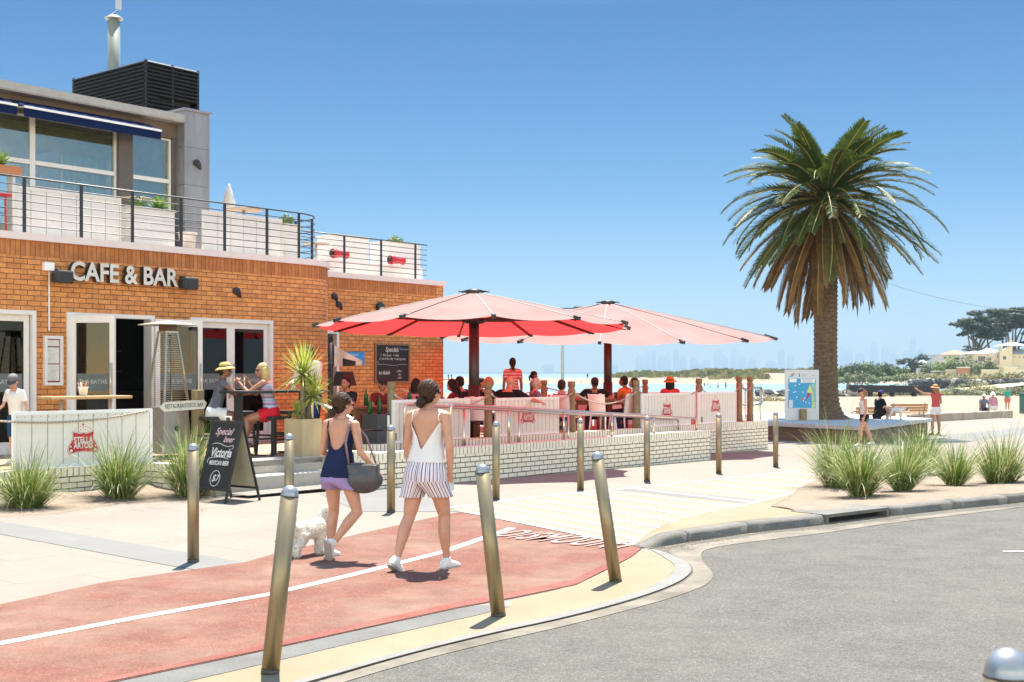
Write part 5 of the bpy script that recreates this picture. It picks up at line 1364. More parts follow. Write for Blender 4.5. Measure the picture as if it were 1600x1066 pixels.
tuft(hb(1312, 764), 1.28, .80, 620, 'largest grass tuft at the crossing end of the sand bed', 4); tuft(hb(1345, 784), 0.98, 0.76, 560, 'low grass tuft nearest the kerb in the sand bed', 5); tuft(hb(1440, 742), 1.14, 0.85, 560, 'grass tuft at the back of the sand bed in front of the timber platform', 6); tuft(hb(1410, 773), 1.03, 0.76, 560, 'middle grass tuft near the kerb', 7); tuft(hb(1496, 764), 0.86, 0.76, 480, 'loose grass tuft right of the middle one', 8); tuft(hb(1568, 760), 1.03, 0.90, 560, 'rightmost full grass tuft of the sand bed', 9); tuft(hb(1660, 755), .86, .7, 420, 'grass tuft cut by the right edge of the picture', 10)
m = M(); rr_ = random.Random(5)
for i in range(340):
    if i % 2: p = gp(rr_.uniform(1255, 1590), rr_.uniform(765, 792)); z = bed_h(p.x, p.y) + .035
    else: p = gp(rr_.uniform(0, 330), rr_.uniform(772, 800)); z = drift_h(p.x, p.y) + .012
    a = rr_.uniform(0, PI); d = V((math.cos(a), math.sin(a), rr_.uniform(-.05, .05))) * rr_.uniform(.05, .16); s_ = V((-d.y, d.x, 0)).normalized() * .003; c_ = V((p.x, p.y, z))
    m.poly([c_ - d - s_, c_ - d + s_, c_ + d + s_, c_ + d - s_])
for i in range(260):
    t = rr_.random(); k_ = rr_.randrange(len(kerb) - 1); p = kerb[k_].lerp(kerb[k_ + 1], t); d0 = (kerb[k_ + 1] - kerb[k_]).normalized(); p = p + V((d0.y, -d0.x, 0)) * (abs(rr_.gauss(0, .16)) + .02)
    a = rr_.uniform(0, PI); L = rr_.choice((.008, .012, .02, .05)); d = V((math.cos(a), math.sin(a), 0)) * L; s_ = V((-d.y, d.x, 0)).normalized() * rr_.uniform(.002, .008); c_ = V((p.x, p.y, gz(p.y) - .004))
    m.poly([c_ - d - s_, c_ - d + s_, c_ + d + s_, c_ + d - s_])
for i in range(70):
    p = gp(rr_.uniform(850, 1590), rr_.uniform(850, 1050)); a = rr_.uniform(0, PI); L = rr_.choice((.006, .01, .016, .03)); d = V((math.cos(a), math.sin(a), 0)) * L; s_ = V((-d.y, d.x, 0)).normalized() * rr_.uniform(.002, .006); c_ = V((p.x, p.y, gz(p.y) - .009))
    m.poly([c_ - d - s_, c_ - d + s_, c_ + d + s_, c_ + d - s_])
tag(m.build('leaf_litter', mat('dry_leaf', (.24, .16, .08), .9, var=.4)), 'dry grass litter and twigs on the sand and along the gutter', 'litter', None, 'stuff')

# ------------------------------------------------------------------ palm and its timber platform
PB = V((10.05, 40.0, .26))
def ground_poly(pts): return [(p.x, p.y) for p in pts]
plat = [(5.6, 40.2), (6.6, 38.6), (7.6, 37.4), (8.6, 36.1), (9.75, 34.3), (13.5, 40.55), (11.5, 46), (6, 46)]
pf_ = empty('timber_platform', (9.75, 34.3, gz(36)), 0, 'large timber sided platform round the palm', 'platform'); O = pf_.location.copy()
SLEEP = mat('sleeper_timber', (.17, .125, .085), .85, var=.35, scale=4, stretch=(.6, .6, 5), bump=.4, bscale=20)
for k in range(3):
    m = M(); m.prism([((p[0] - O.x), (p[1] - O.y)) for p in plat], -.12 + k * .175 if k else -.3, .05 + (k) * .175); m.build('sleeper', SLEEP, pf_)
m = M(); m.prism([((p[0] - O.x) * 1.0, (p[1] - O.y)) for p in [(5.45, 40.1), (6.5, 38.5), (7.5, 37.3), (8.52, 35.95), (9.72, 34.15), (13.66, 40.55), (11.5, 46.1), (5.9, 46.1)]], .405, .51 - .0); m.build('paving_top', mat('platform_top', (.46, .45, .43), .75, var=.12, scale=2), pf_)
m = M(); m.box(2.75, 2.95, 3.9, 4.3, .1, .25); m.build('step_light', BLACK, pf_)
PTOP = gz(36) + .51
palm = empty('palm_tree', (PB.x, PB.y, PTOP), 0, 'tall date palm with a full crown and skirt of browning fronds', 'palm tree')
ZC = 7.15 - PTOP
m = M(); n, rows = 56, []
NR = 150
for j in range(NR + 1):
    t = j / NR; z = ZC * t
    r0 = .335 + .06 * max(0, 1 - t * 3) + .40 * math.exp(-z / .22) + .04 * t
    pts = []
    for k in range(n):
        a = 2 * PI * k / n; c_ = (k * 7 / n * 2 + j * .5)
        f = abs(math.sin(PI * (k / n * 14 + (j // 3 % 2) * .5))) * .5 + ((j % 3) / 3.)
        pts.append((math.cos(a) * (r0 + .045 * f - .02 + .02 * noise.noise(V((k, j * .6, 0)))), math.sin(a) * (r0 + .045 * f - .02 + .02 * noise.noise(V((k, j * .6, 4)))), z))
    rows.append(m.add(pts))
for j in range(NR):
    for k in range(n): m.face((rows[j] + k, rows[j] + (k + 1) % n, rows[j + 1] + (k + 1) % n, rows[j + 1] + k), 0, False)
m.build('trunk', mat('palm_bark', (.125, .082, .046), .9, var=.45, scale=7, stretch=(1, 1, 2.5)), palm)
PG = mat('frond_green', (.066, .104, .019), .55, spec=.25, var=.35, scale=3, trans=.2); PO = mat('frond_olive', (.11, .115, .028), .6, spec=.25, var=.35, scale=3, trans=.2); PBn = mat('frond_brown', (.19, .11, .046), .8, spec=.2, var=.35, scale=3, trans=.15)
STALK = mat('frond_stalk', (.32, .26, .08), .5, var=.2)
def frond_mesh(el, droop, L, seed, kind):
    """frond in the x-z plane starting at the origin at angle el, bending down by droop"""
    rr_ = random.Random(seed); m = M(); ns = 26; pts = []; p = V((0, 0, 0)); tang = []
    for k in range(ns + 1):
        t = k / ns; a = el - droop * t ** 1.35
        d = V((math.cos(a), 0, math.sin(a))); pts.append(p.copy()); tang.append(d); p = p + d * (L / ns)
    m.tube(pts, [.035 * (1 - .85 * k / ns) + .004 for k in range(ns + 1)], 5, 1)
    nl = 92
    for side in (-1, 1):
        for i in range(nl):
            t = .06 + .93 * i / (nl - 1); f = t * ns; k = min(int(f), ns - 1); q = pts[k].lerp(pts[k + 1], f - k); d = tang[k]
            up = V((-d.z, 0, d.x)); s_ = V((0, side, 0))
            ll = .56 * min(1, (t + .06) * 3.2) * (1.08 - .72 * t ** 2.2) * rr_.uniform(.85, 1.1)
            lift = (.30 if kind < 2 else .02) * rr_.uniform(.4, 1.4)
            dd = (d * rr_.uniform(.75, .95) + s_ * (.82 if kind < 2 else .45) + up * lift).normalized()
            w = .021; nn = dd.cross(up + s_ * .5).normalized() * w
            mid = q + dd * ll * .55; tip = q + dd * ll + V((0, 0, -.07 * ll - (.06 if kind == 2 else 0)))
            m.poly([q - nn * .6, mid - nn, tip, mid + nn, q + nn * .6], 0, None, False)
    me = m.build('frond', [(PG, PO, PBn)[kind], STALK]); d_ = me.data; bpy.data.objects.remove(me); return d_
variants = {}
NF = 98; NX = 44; rr_ = random.Random(21); extra = M()
for i in range(NF + NX):
    more = i >= NF
    t = ((i - NF + rr_.random()) / NX) if more else (i + .5) / NF
    el = 78 - 145 * t ** .92 + rr_.uniform(-8, 8)
    kind = 0 if t < .64 else (1 if t < .84 else 2)
    if kind == 1 and rr_.random() < .35: kind = 2
    b_ = round(el / 9)
    key = (b_, kind, rr_.randrange(2))
    if key not in variants:
        e_ = rad(b_ * 9); dr = rad(26 + 44 * (1 - abs(b_ * 9 - 15) / 110)) if b_ * 9 > -10 else rad(30)
        L = (2.55 if el > 58 else 3.0 if el > 35 else 3.55) if kind < 2 else 3.45
        variants[key] = frond_mesh(e_, dr, L * (1 + .05 * key[2]), b_ * 7 + kind * 31 + key[2] + 500, kind)
    a = i * 2.39996 + (.7 if more else 0); s_ = rr_.uniform(.86, 1.06)
    loc = V((.16 * math.cos(a), .16 * math.sin(a), ZC + .1 + .35 * (1 - t) - .25 * t)); ro = (rr_.uniform(-.35, .35), 0, a)
    if not more:
        o = link('frond', variants[key], palm); o.location = loc; o.scale = (s_, s_, s_); o.rotation_euler = ro
    else:
        me = variants[key]; Mx = Matrix.LocRotScale(loc, __import__('mathutils').Euler(ro), V((s_, s_, s_))); b0 = extra.add([Mx @ v.co for v in me.vertices])
        for pl in me.polygons: extra.face([b0 + v for v in pl.vertices], (kind if pl.material_index == 0 else 3), False)
tag(extra.build('inner_fronds', [PG, PO, PBn, STALK], palm), kind='stuff')
m = M()
for i in range(60):
    a = i * 2.4; z = ZC - .75 + .9 * i / 60; d = V((math.cos(a), math.sin(a), .9)).normalized(); p = V((.38 * math.cos(a), .38 * math.sin(a), z)); m.bar(p, p + d * .35, .10, .04)
m.build('leaf_bases', mat('leaf_base', (.25, .16, .06), .8, var=.3), palm)

# information board
q = at(1252, 640, 39.2); e = empty('information_board', (q.x - .05, 39.0, PTOP), rad(4), 'white information board with a blue coastal map beside the palm', 'sign'); bw, bh = 1.02, 2.0; z0 = -.05
zt_ = at(1250, 578, 39).z - PTOP; 
m = M(); m.box(-.52, .56, -.03, .03, .0, zt_); bevel(m.build('panel', mat('board_white', (.56, .57, .57), .4, var=.03), e), .01)
SEA, LND, YEL = mat('map_blue', (.03, .30, .52), .5, var=.05), mat('map_green', (.22, .42, .36), .5), mat('map_yellow', (.62, .60, .16), .5)
ybot = .38; ytop = zt_ - .27
m = M(); Yp = -.034
def mp_(pts, mi, dy=0): m.poly([(x, Yp - dy, z) for x, z in pts], mi)
def rc(x0, x1, z0, z1): return [(x0, z0), (x1, z0), (x1, z1), (x0, z1)]
HH = ytop - ybot
mp_(rc(-.42, .46, ybot, ytop), 0); mp_([(.28, ybot + .82 * HH), (.455, ybot + .82 * HH), (.455, ybot + .003), (.36, ybot + .003), (.36, ybot + .45 * HH)], 1, .001)
mp_([(.26, ybot + .80 * HH), (.36, ybot + .5 * HH), (.40, ybot + .003), (.33, ybot + .003), (.33, ybot + .48 * HH), (.16, ybot + .54 * HH), (.22, ybot + .66 * HH)], 2, .0015)
mp_(rc(-.38, -.16, ybot + .87 * HH, ybot + .99 * HH), 3, .002); mp_(rc(-.02, .43, ybot + .85 * HH, ybot + .985 * HH), 3, .002); mp_(rc(-.39, -.28, ybot + .02 * HH, ybot + .27 * HH), 3, .002)
mp_([(.20, ybot + .5 * HH), (.30, ybot + .51 * HH), (.22, ybot + .34 * HH), (.13, ybot + .25 * HH), (.15, ybot + .29 * HH)], 4, .002); mp_([(-.05, ybot + .3 * HH), (.04, ybot + .33 * HH), (.05, ybot + .28 * HH), (0, ybot + .26 * HH)], 5, .002)
pth = [(-.16, .78), (-.15, .6), (-.14, .45), (-.08, .34), (.0, .28), (.06, .2), (.14, .22)]
for (a, b), (c_, d_) in zip(pth[:-1], pth[1:]): m.bar((a, Yp - .002, ybot + b * HH), (c_, Yp - .002, ybot + d_ * HH), .012, .003, 6)
for x, z in ((-.2, .76), (-.06, .8), (-.24, .53), (-.18, .55), (.04, .54), (-.15, .37), (.1, .33), (.06, .24), (.13, .19), (.24, .17), (.42, .17), (-.4, .6), (.42, .08)): mp_(rc(x - .016, x + .016, ybot + z * HH - .02, ybot + z * HH + .02), 3, .003)
mp_([(-.40, ytop + .05), (-.28, ytop + .06), (-.22, ytop + .14), (-.32, ytop + .1)], 0, 0); mp_([(-.36, ytop + .10), (-.24, ytop + .12), (-.2, ytop + .17), (-.3, ytop + .15)], 5, .001)
mp_([(-.09, ytop + .05), (-.04, ytop + .05), (-.05, ytop + .16), (-.08, ytop + .16)], 7, 0)
for x0, x1, z in ((.0, .14, ytop + .13), (.0, .18, ytop + .07), (.32, .44, ytop + .09)): mp_(rc(x0, x1, z, z + .015), 6, 0)
for k in range(4): mp_(rc(.02, .39 - .06 * (k % 2), ybot + (.965 - .033 * k) * HH - .012, ybot + (.965 - .033 * k) * HH), 6, .003)
for k in range(8): mp_(rc(-.375, -.295, ybot + (.25 - .027 * k) * HH - .01, ybot + (.25 - .027 * k) * HH), 6, .003)
m.build('map', [SEA, LND, YEL, WHITE, mat('map_crimson', (.40, .02, .10), .5), mat('map_orange', (.60, .15, .03), .5), mat('map_grey', (.28, .28, .34), .5), mat('map_teal', (.02, .28, .26), .5)], e)
m = M(); m.box(-.07, .14, -.15, -.04, -.1, ybot - .03); bevel(m.build('timber_stub', TIMBER, e), .01)

# benches, low wall, block
BEN = mat('bench_timber', (.36, .16, .055), .6, var=.25, stretch=(.2, 2, 2))
def bench(c, rz, w, lab):
    e = empty('park_bench', c, rz, lab, 'bench', 'timber benches on the sand')
    m = M()
    for k in range(4): m.box(-w / 2, w / 2, -.22 + k * .12, -.12 + k * .12, .43, .46)
    m.build('seat', BEN, e); m = M()
    for k in range(3): m.bar((-w / 2, .26 + k * .03, .55 + k * .12), (w / 2, .26 + k * .03, .55 + k * .12), .03, .10)
    m.build('backrest', BEN, e)
    for x in (-w / 2 + .15, w / 2 - .15):
        m = M(); m.tube([(x, -.25, .42), (x, -.28, .2), (x, -.3, 0)], .02, 6); m.tube([(x, .3, 0), (x, .22, .42), (x, .34, .88)], .02, 6); m.tube([(x, -.25, .42), (x, .22, .42)], .02, 6); m.tube([(x, .25, .62), (x, 0, .68), (x, -.22, .62), (x, -.25, .43)], .018, 6); m.build('leg', BLACK, e)
bench((at(1416, 640, 56).x, 56, gz(56)), rad(187), 1.75, 'timber bench behind the white dog'); bench((at(1362, 645, 47).x, 47, gz(47)), rad(196), 1.7, 'timber bench half hidden behind the walking woman')
a, b = at(1440, 640, 56), at(1583, 640, 66); d = (V((b.x, b.y, 0)) - V((a.x, a.y, 0)))
e = empty('low_seat_wall', (a.x, a.y, gz(60)), math.atan2(d.y, d.x), 'long low concrete seat wall beside the sand', 'low wall'); L = d.length
CW_ = mat('seat_wall_concrete', (.36, .30, .23), .85, var=.2, scale=2, bump=.2)
n = 7
for k in range(n): m = M(); m.box(L * k / n + .008, L * (k + 1) / n - .008, 0, .45, -.3, .42 - .02 * k); bevel(m.build('block', CW_, e), .02)
q = at(1428, 655, 42.6); m = M(); m.box(-.19, .19, -.19, .19, -.4, .62); e = bevel(m.build('timber_block', mat('block_timber', (.21, .16, .11), .85, var=.3)), .02); e.location = (q.x, q.y, gz(42)); tag(e, 'square timber block at the right end of the platform', 'block')
q = at(1599, 625, 75); e = empty('green_bin', (q.x + .3, 75, gz(75)), 0, 'green bin cut by the right edge of the picture', 'bin'); m = M(); m.box(-.4, .4, -.4, .4, 0, 1.15); bevel(m.build('body', mat('bin_green', (.02, .12, .08), .5), e), .05); m = M(); m.box(-.43, .43, -.43, .43, 1.151, 1.25); bevel(m.build('lid', mat('bin_lid', (.02, .10, .07), .5), e), .03)

# ------------------------------------------------------------------ shore and far planting
SALT = mat('saltbush', (.20, .215, .11), .8, var=.35, scale=.8); SALT2 = mat('dry_scrub', (.30, .26, .12), .85, var=.3, scale=.8); OLIVE = mat('coastal_scrub', (.075, .11, .03), .7, var=.4, scale=.5); DKG = mat('cypress_green', (.022, .038, .018), .8, var=.5, scale=.25); BARK = mat('cypress_bark', (.09, .07, .055), .9)
def shrub(p, py, Y, w, h, lab, mt, seed, n=1500, grp='low shrubs along the beach', leaf_=.10):
    rr_ = random.Random(seed); q = at(p, py, Y); m = M()
    nb = max(4, int(w / 1.0))
    for k in range(nb):
        x = (k + .5) / nb * w - w / 2; hh_ = h * (1 - .55 * abs(2 * x / w) ** 2) * rr_.uniform(.7, 1.08)
        leafball(m, (x, rr_.uniform(-.6, .6), hh_ * .35), (w / nb * .85, 1.1, hh_ * .68), n // nb, leaf_, 0, 1, rr_)
    m.tube([(0, 0, -.5), (0, 0, h * .4)], .06, 5, 1)
    o = m.build('shrub', [mt, BARK]); o.location = (q.x, Y, q.z); return tag(o, lab, 'shrub', grp)
def shrubp(p, py, wp, hp, lab, mt, seed, n=1600, **k):
    Y = 2.8 * F / (py - HY); shrub(p, py, Y, wp * Y / F, hp * Y / F, lab, mt, seed, n, leaf_=.05 * (Y / 60), **k)
shrubp(1408, 618, 60, 21, 'round grey green shrub in front of the dark jetty beam', SALT, 1, 3000); shrubp(1340, 619, 60, 11, 'low brown scrub right of the palm trunk', SALT2, 2); shrubp(1368, 619, 30, 9, 'small scrub patch left of the round grey shrub', SALT2, 3, 900); shrubp(1462, 618, 46, 12, 'scrub behind the woman in the red top', SALT2, 4); shrubp(1502, 618, 66, 15, 'wide scrub right of the woman in the red top', SALT, 5, 2400); shrubp(1545, 617, 60, 20, 'taller scrub above the people on the seat wall', SALT2, 6, 2400); shrubp(1592, 618, 70, 18, 'scrub at the right edge behind the child', SALT, 7, 2400); shrubp(1522, 606, 40, 12, 'green shrub behind the scrub by the rocks', SALT, 8, 1600); shrubp(1575, 605, 55, 13, 'green bush above the child in the turquoise shirt', OLIVE, 9, 1600); shrubp(1205, 626, 60, 8, 'low dry scrub left of the information board', SALT2, 10, 900)
for k, (p, w, h, mt) in enumerate(((1340, 12, 3.6, OLIVE), (1357, 14, 4.3, OLIVE), (1380, 14, 4.0, OLIVE), (1393, 10, 3.2, OLIVE))):
    shrub(p, 590, 290 + k * 4, w, h, ['dark coastal bush farthest left of the dense clump on the spit', 'tallest dark bush in the dense clump on the spit', 'broad dark bush in the dense clump on the spit', 'dark bush at the right end of the dense clump on the spit'][k], OLIVE, 20 + k, 2600, 'dark bushes on the spit', .3)
shrub(1340, 597, 262, 9, 2.3, 'pale green shrub below the dark bushes', SALT, 31, 1600, 'shrubs on the far shore', .25)
for k, (p, y, Y, w, h) in enumerate(((1415, 594, 250, 10, 1.30), (1440, 593, 255, 12, 1.50), (1468, 592, 262, 12, 1.20), (1500, 592, 262, 14, 1.30), (1532, 592, 258, 12, 1.20), (1566, 592, 256, 14, 1.30), (1600, 590, 256, 14, 1.50))):
    shrub(p, y, Y, w, h, 'green shrub on the far shore below ' + ['the lone round cypress', 'the gap beside the pale houses', 'the house with the terracotta roof', 'the dark hedges', 'the left side of the cream villa', 'the arched gable of the cream villa', 'the right wing of the cream villa'][k], (SALT, SALT2)[k % 2], 40 + k, 1500, 'shrubs on the far shore', .25)
# dune grass on the spit
m = M(); rr_ = random.Random(9)
for i in range(5200):
    x = rr_.uniform(38, 300); y = rr_.uniform(405, 500); d_ = noise.noise(V((x * .035, y * .05, 7)))
    if d_ < -.12: continue
    z = spit_h(x, y); s_ = rr_.uniform(.5, 1.3) * (1 + d_)
    for k in range(2):
        a = rr_.uniform(0, PI); c_ = V((x + rr_.uniform(-1, 1), y, z + s_ * .4)); dx = V((math.cos(a), math.sin(a) * .4, 0)) * s_ * 1.1; up_ = V((rr_.uniform(-.4, .4), rr_.uniform(-.3, .3), s_ * 1.05))
        m.poly([c_ - dx, c_ + dx, c_ + dx * .4 + up_, c_ - dx * .5 + up_ * .8], rr_.choice((0, 0, 1)))
tag(m.build('dune_grass', [mat('dune_green', (.17, .18, .065), .9, var=.4, scale=.2), mat('dune_straw', (.33, .28, .12), .9, var=.3, scale=.2)]), 'mottled dune grass on the far sand spit', 'dune grass', None, 'stuff')
# rock wall along the shore
m = M(); rr_ = random.Random(4)
def rocks(x0, x1, y0, y1, Y0, Y1, n, s0, s1):
    for i in range(n):
        t = rr_.random(); q = at(x0 + (x1 - x0) * t, y0 + (y1 - y0) * rr_.random(), Y0 + (Y1 - Y0) * t); s_ = rr_.uniform(s0, s1)
        m.ball(q, (s_, s_ * .8, s_ * .6), 8, rr_.choice((0, 0, 0, 1)), Matrix.Rotation(rr_.uniform(0, 6), 4, 'Z'), .5)
rocks(1422, 1620, 595, 606, 245, 235, 420, .4, 1.0); rocks(1185, 1345, 613, 622, 150, 150, 130, .35, .8)
for i in range(len(m.sm)): m.sm[i] = False
tag(m.build('shore_rocks', [mat('basalt', (.055, .055, .055), .9, var=.4, scale=1), mat('pale_rock', (.34, .31, .26), .9, var=.3, scale=1)]), 'rubble of dark rocks along the shore', 'rocks', None, 'stuff')
a, b = at(1326, 607, 150), at(1462, 609, 150); m = M(); m.bar(a, b, .8, .85)
for k in range(5): c_ = a.lerp(b, k / 4); m.tube([c_ + V((0, 0, .5)), c_ - V((0, 0, 2))], .3, 8)
tag(m.build('jetty_beam', mat('jetty_dark', (.02, .02, .022), .8)), 'long dark jetty beam at the lagoon edge', 'jetty')

# cypress trees
def cypress(label, p, Y, trunk_px, clumps, seed, base_py=572, leaf_=.5, n=330):
    """clumps = (px, py, half width px, half height px); stems run from the trunk foot to the clumps"""
    rr_ = random.Random(seed); base = at(p, base_py, Y); e = empty('cypress_tree', base, 0, label, 'tree', 'dark cypress trees behind the villas'); k_ = Y / F
    m, t_ = M(), M()
    for (cx, cy, hw, hh_) in clumps:
        c_ = at(cx, cy, Y) - base; c_.y = rr_.uniform(-5, 5)
        hw *= 1.2; hh_ *= 1.45; nn = int(n * max(.5, hw * hh_ / 120)); sub = max(4, int(hw / 3.5))
        for s_ in range(sub):
            o_ = V((rr_.uniform(-1, 1) * hw * k_ * .8, rr_.uniform(-3, 3), rr_.uniform(-.7, .7) * hh_ * k_)); leafball(m, c_ + o_, (hw * k_ * .55, 3, hh_ * k_ * .42), nn // sub + 40, leaf_, 0, .4, rr_)
        j = rr_.choice(trunk_px); f0 = at(j, base_py, Y) - base; f0.y = 0
        md = f0.lerp(c_, .5) + V((0, 0, .9)); t_.tube([f0 - V((0, 0, 2)), f0.lerp(md, .5) + V((rr_.uniform(-.3, .3), 0, .4)), md, c_], [.50, .36, .25, .10], 7)
    m.build('crown', DKG, e); t_.build('trunk', BARK, e)
    return e
cypress('wide flat topped cypress nearer the house with the terracotta roof', 1524, 345, (1512, 1518, 1528, 1548), [(1505, 506, 16, 6), (1522, 500, 18, 8), (1538, 494, 18, 9), (1520, 513, 16, 7), (1540, 510, 18, 9), (1508, 522, 9, 3), (1530, 523, 14, 6), (1548, 520, 14, 7), (1556, 496, 14, 8), (1496, 507, 8, 3), (1555, 527, 8, 4)], 1)
cypress('tall cypress with a bare forked trunk behind the cream villa', 1578, 355, (1573, 1580, 1585), [(1568, 492, 16, 7), (1585, 490, 18, 7), (1600, 492, 16, 8), (1575, 503, 16, 7), (1592, 505, 16, 8), (1608, 506, 14, 8), (1582, 513, 8, 5), (1565, 500, 8, 4)], 2)
cypress('cypress mostly cut by the right edge of the picture', 1612, 352, (1610,), [(1600, 522, 9, 4), (1612, 515, 12, 6), (1604, 534, 7, 4), (1620, 500, 14, 8)], 3)
cypress('low spreading cypress between the two far houses', 1520, 318, (1520,), [(1512, 545, 9, 3), (1520, 556, 12, 5), (1530, 549, 12, 5), (1518, 566, 10, 4), (1534, 558, 9, 5), (1545, 548, 9, 3)], 4, 580, .3)
e = cypress('lone round cypress left of the far houses', 1426, 300, (1426,), [(1420, 566, 8, 5), (1430, 562, 9, 6), (1434, 569, 8, 5), (1424, 571, 10, 4)], 5, 580, .3, 260)

# houses on the far shore
YH = 300.0; kH = YH / F
WALLC = mat('villa_cream', (.52, .45, .33), .85, var=.06, scale=.2); WALLW = mat('house_white', (.56, .53, .47), .8, var=.06, scale=.2); ROOFG = mat('roof_grey', (.36, .38, .40), .6, var=.1, scale=.4); ROOFT = mat('roof_terracotta', (.42, .17, .09), .8, var=.15, scale=.5); WIN = mat('far_window', (.04, .05, .06), .2)
def H_(p, y, Y=YH): q = at(p, y, Y); return q.x, q.z
def hbox(m, p0, p1, y0, y1, Y, d=8, mi=0):
    x0, zt = H_(p0, y0, Y); x1, zb = H_(p1, y1, Y); m.box(x0, x1, Y, Y + d, zb, zt, mi)
def hroof(m, p0, p1, y0, y1, Y, d=8, over=.5):
    x0, zt = H_(p0, y0, Y); x1, zb = H_(p1, y1, Y); x0 -= over; x1 += over; a = min((x1 - x0) / 2, d / 2) * .8
    b = m.add([(x0, Y - over, zb), (x1, Y - over, zb), (x1, Y + d + over, zb), (x0, Y + d + over, zb), (x0 + a, Y + d / 2, zt), (x1 - a, Y + d / 2, zt)])
    for f in ((0, 1, 5, 4), (1, 2, 5), (2, 3, 4, 5), (3, 0, 4), (3, 2, 1, 0)): m.face([b + i for i in f])
def hwin(e, p0, p1, y0, y1, Y, name='window'):
    x0, zt = H_(p0, y0, Y); x1, zb = H_(p1, y1, Y); m = M(); t = .12
    m.box(x0, x0 + t, Y - .08, Y - .003, zb, zt); m.box(x1 - t, x1, Y - .08, Y - .003, zb, zt); m.box(x0 + t, x1 - t, Y - .08, Y - .003, zt - t, zt); m.box(x0 + t, x1 - t, Y - .08, Y - .003, zb, zb + t); f = m.build(name, WALLW, e)
    m = M(); m.box(x0 + t, x1 - t, Y - .04, Y - .004, zb + t, zt - t); m.build('pane', WIN, f)
v = empty('cream_villa', (0, 0, 0), 0, 'cream two storey villa with grey roofs and an arched gable', 'house')
m = M(); hbox(m, 1522, 1562, 552.5, 592, YH); hbox(m, 1562.2, 1582, 549, 592, YH - 1.2, 9); hbox(m, 1582.2, 1640, 553.5, 592, YH - .3, 9)
x0, zt = H_(1564, 549.2); x1, _ = H_(1578, 549); cxx = (x0 + x1) / 2; pts = [(cxx + (x1 - x0) / 2 * math.cos(a), zt + .9 * math.sin(a)) for a in [PI * k / 10 for k in range(11)]]
A_ = m.add([(x, YH - 1.2, z) for x, z in pts]); B_ = m.add([(x, YH - .8, z) for x, z in pts])
m.face([A_ + k for k in range(11)]); m.face([B_ + k for k in range(11)][::-1])
for k in range(10): m.face((A_ + k, B_ + k, B_ + k + 1, A_ + k + 1))
m.build('wall', WALLC, v)
m = M(); hroof(m, 1522, 1542, 548, 553, YH); hroof(m, 1544, 1566, 544, 552, YH + 1, 9); hroof(m, 1578, 1606, 534, 540, YH + .5, 9); hroof(m, 1582, 1640, 545, 553.5, YH - .3, 9); rf = m.build('roof', ROOFG, v)
m = M(); hbox(m, 1578, 1582, 540, 556, YH - 1.25, 1.0); hbox(m, 1577, 1583, 534, 536, YH - 1.3, 1.1); hbox(m, 1578.5, 1581.5, 531, 534, YH - 1.2, .8); m.build('tower', WALLC, v)
m = M(); hbox(m, 1562, 1566, 541, 549, YH + 1, .8); m.build('chimney', WALLC, v)
for a in ((1527, 1540, 556, 566), (1543, 1549, 558, 564), (1557, 1560.5, 554, 559), (1528, 1540, 570, 580)): hwin(v, *a, YH)
for a in ((1566, 1573, 556, 563),): hwin(v, *a, YH - 1.2)
for a in ((1584, 1587, 556, 560), (1591, 1594, 556, 561), (1598, 1602, 556, 561), (1591, 1594, 570, 574)): hwin(v, *a, YH - .3)
m = M(); hbox(m, 1534, 1570, 570.5, 573.5, YH - 3.5, 3.2)
for p in (1535, 1543, 1552, 1561, 1569): hbox(m, p, p + 1, 573.6, 592, YH - 3.4, .3)
m.build('porch', WALLC, v)
h2 = empty('white_house', (0, 0, 0), 0, 'white stepped house with a terracotta roof under the cypress', 'house'); Y2 = 325.0
m = M(); hbox(m, 1471, 1512, 556, 590, Y2); hbox(m, 1460, 1480, 563, 590, Y2 - 2, 6); m.build('wall', WALLW, h2)
m = M(); hroof(m, 1488, 1514, 547, 554, Y2 + 1, 9); m.build('roof', ROOFT, h2); m = M(); hbox(m, 1469, 1500, 554.2, 556, Y2 - .4, 9); m.build('flat_roof', ROOFG, h2)
for a in ((1474, 1479, 557.5, 561), (1482, 1487, 557.5, 561), (1490, 1500, 558, 563), (1502, 1508, 558, 562)): hwin(h2, *a, Y2)
for a in ((1463, 1467, 566, 571), (1470, 1476, 566, 571)): hwin(h2, *a, Y2 - 2)
h3 = empty('grey_house', (0, 0, 0), 0, 'small grey roofed house right of the lone round cypress', 'house'); m = M(); hbox(m, 1437, 1458, 569, 590, 330); m.build('wall', WALLW, h3); m = M(); hroof(m, 1437, 1458, 563, 569, 330); m.build('roof', ROOFG, h3)
for a in ((1440, 1445, 572, 576), (1450, 1455, 572, 576)): hwin(h3, *a, 330)
def fwall(p0, p1, y0, y1, Y, mt, lab):
    x0, zt = H_(p0, y0, Y); x1, zb = H_(p1, y1, Y); e = empty('garden_wall', (x0, Y, zb), 0, lab, 'garden wall', 'garden walls in front of the far houses'); m = M(); m.box(0, x1 - x0, 0, .5, 0, zt - zb); m.build('wall', mt, e); m = M(); m.box(-.1, x1 - x0 + .1, -.1, .6, zt - zb + .002, zt - zb + .22); m.build('coping', WALLW, e)
fwall(1496, 1515, 575, 593, 285, mat('wall_red', (.32, .15, .10), .9, var=.15), 'red brick garden wall under the spreading cypress'); fwall(1534, 1560, 579, 596, 282, WALLC, 'cream garden wall below the villa porch'); fwall(1569, 1588, 575, 600, 276, WALLC, 'tall cream garden wall below the arched gable'); fwall(1478, 1494, 579, 593, 288, mat('wall_dry', (.40, .35, .25), .9), 'low beige garden wall below the white house'); fwall(1589, 1640, 579, 600, 280, WALLW, 'pale garden wall at the right edge'); fwall(1456, 1476, 581, 592, 290, mat('fence_dark', (.10, .10, .10), .9), 'dark garden fence below the white house')
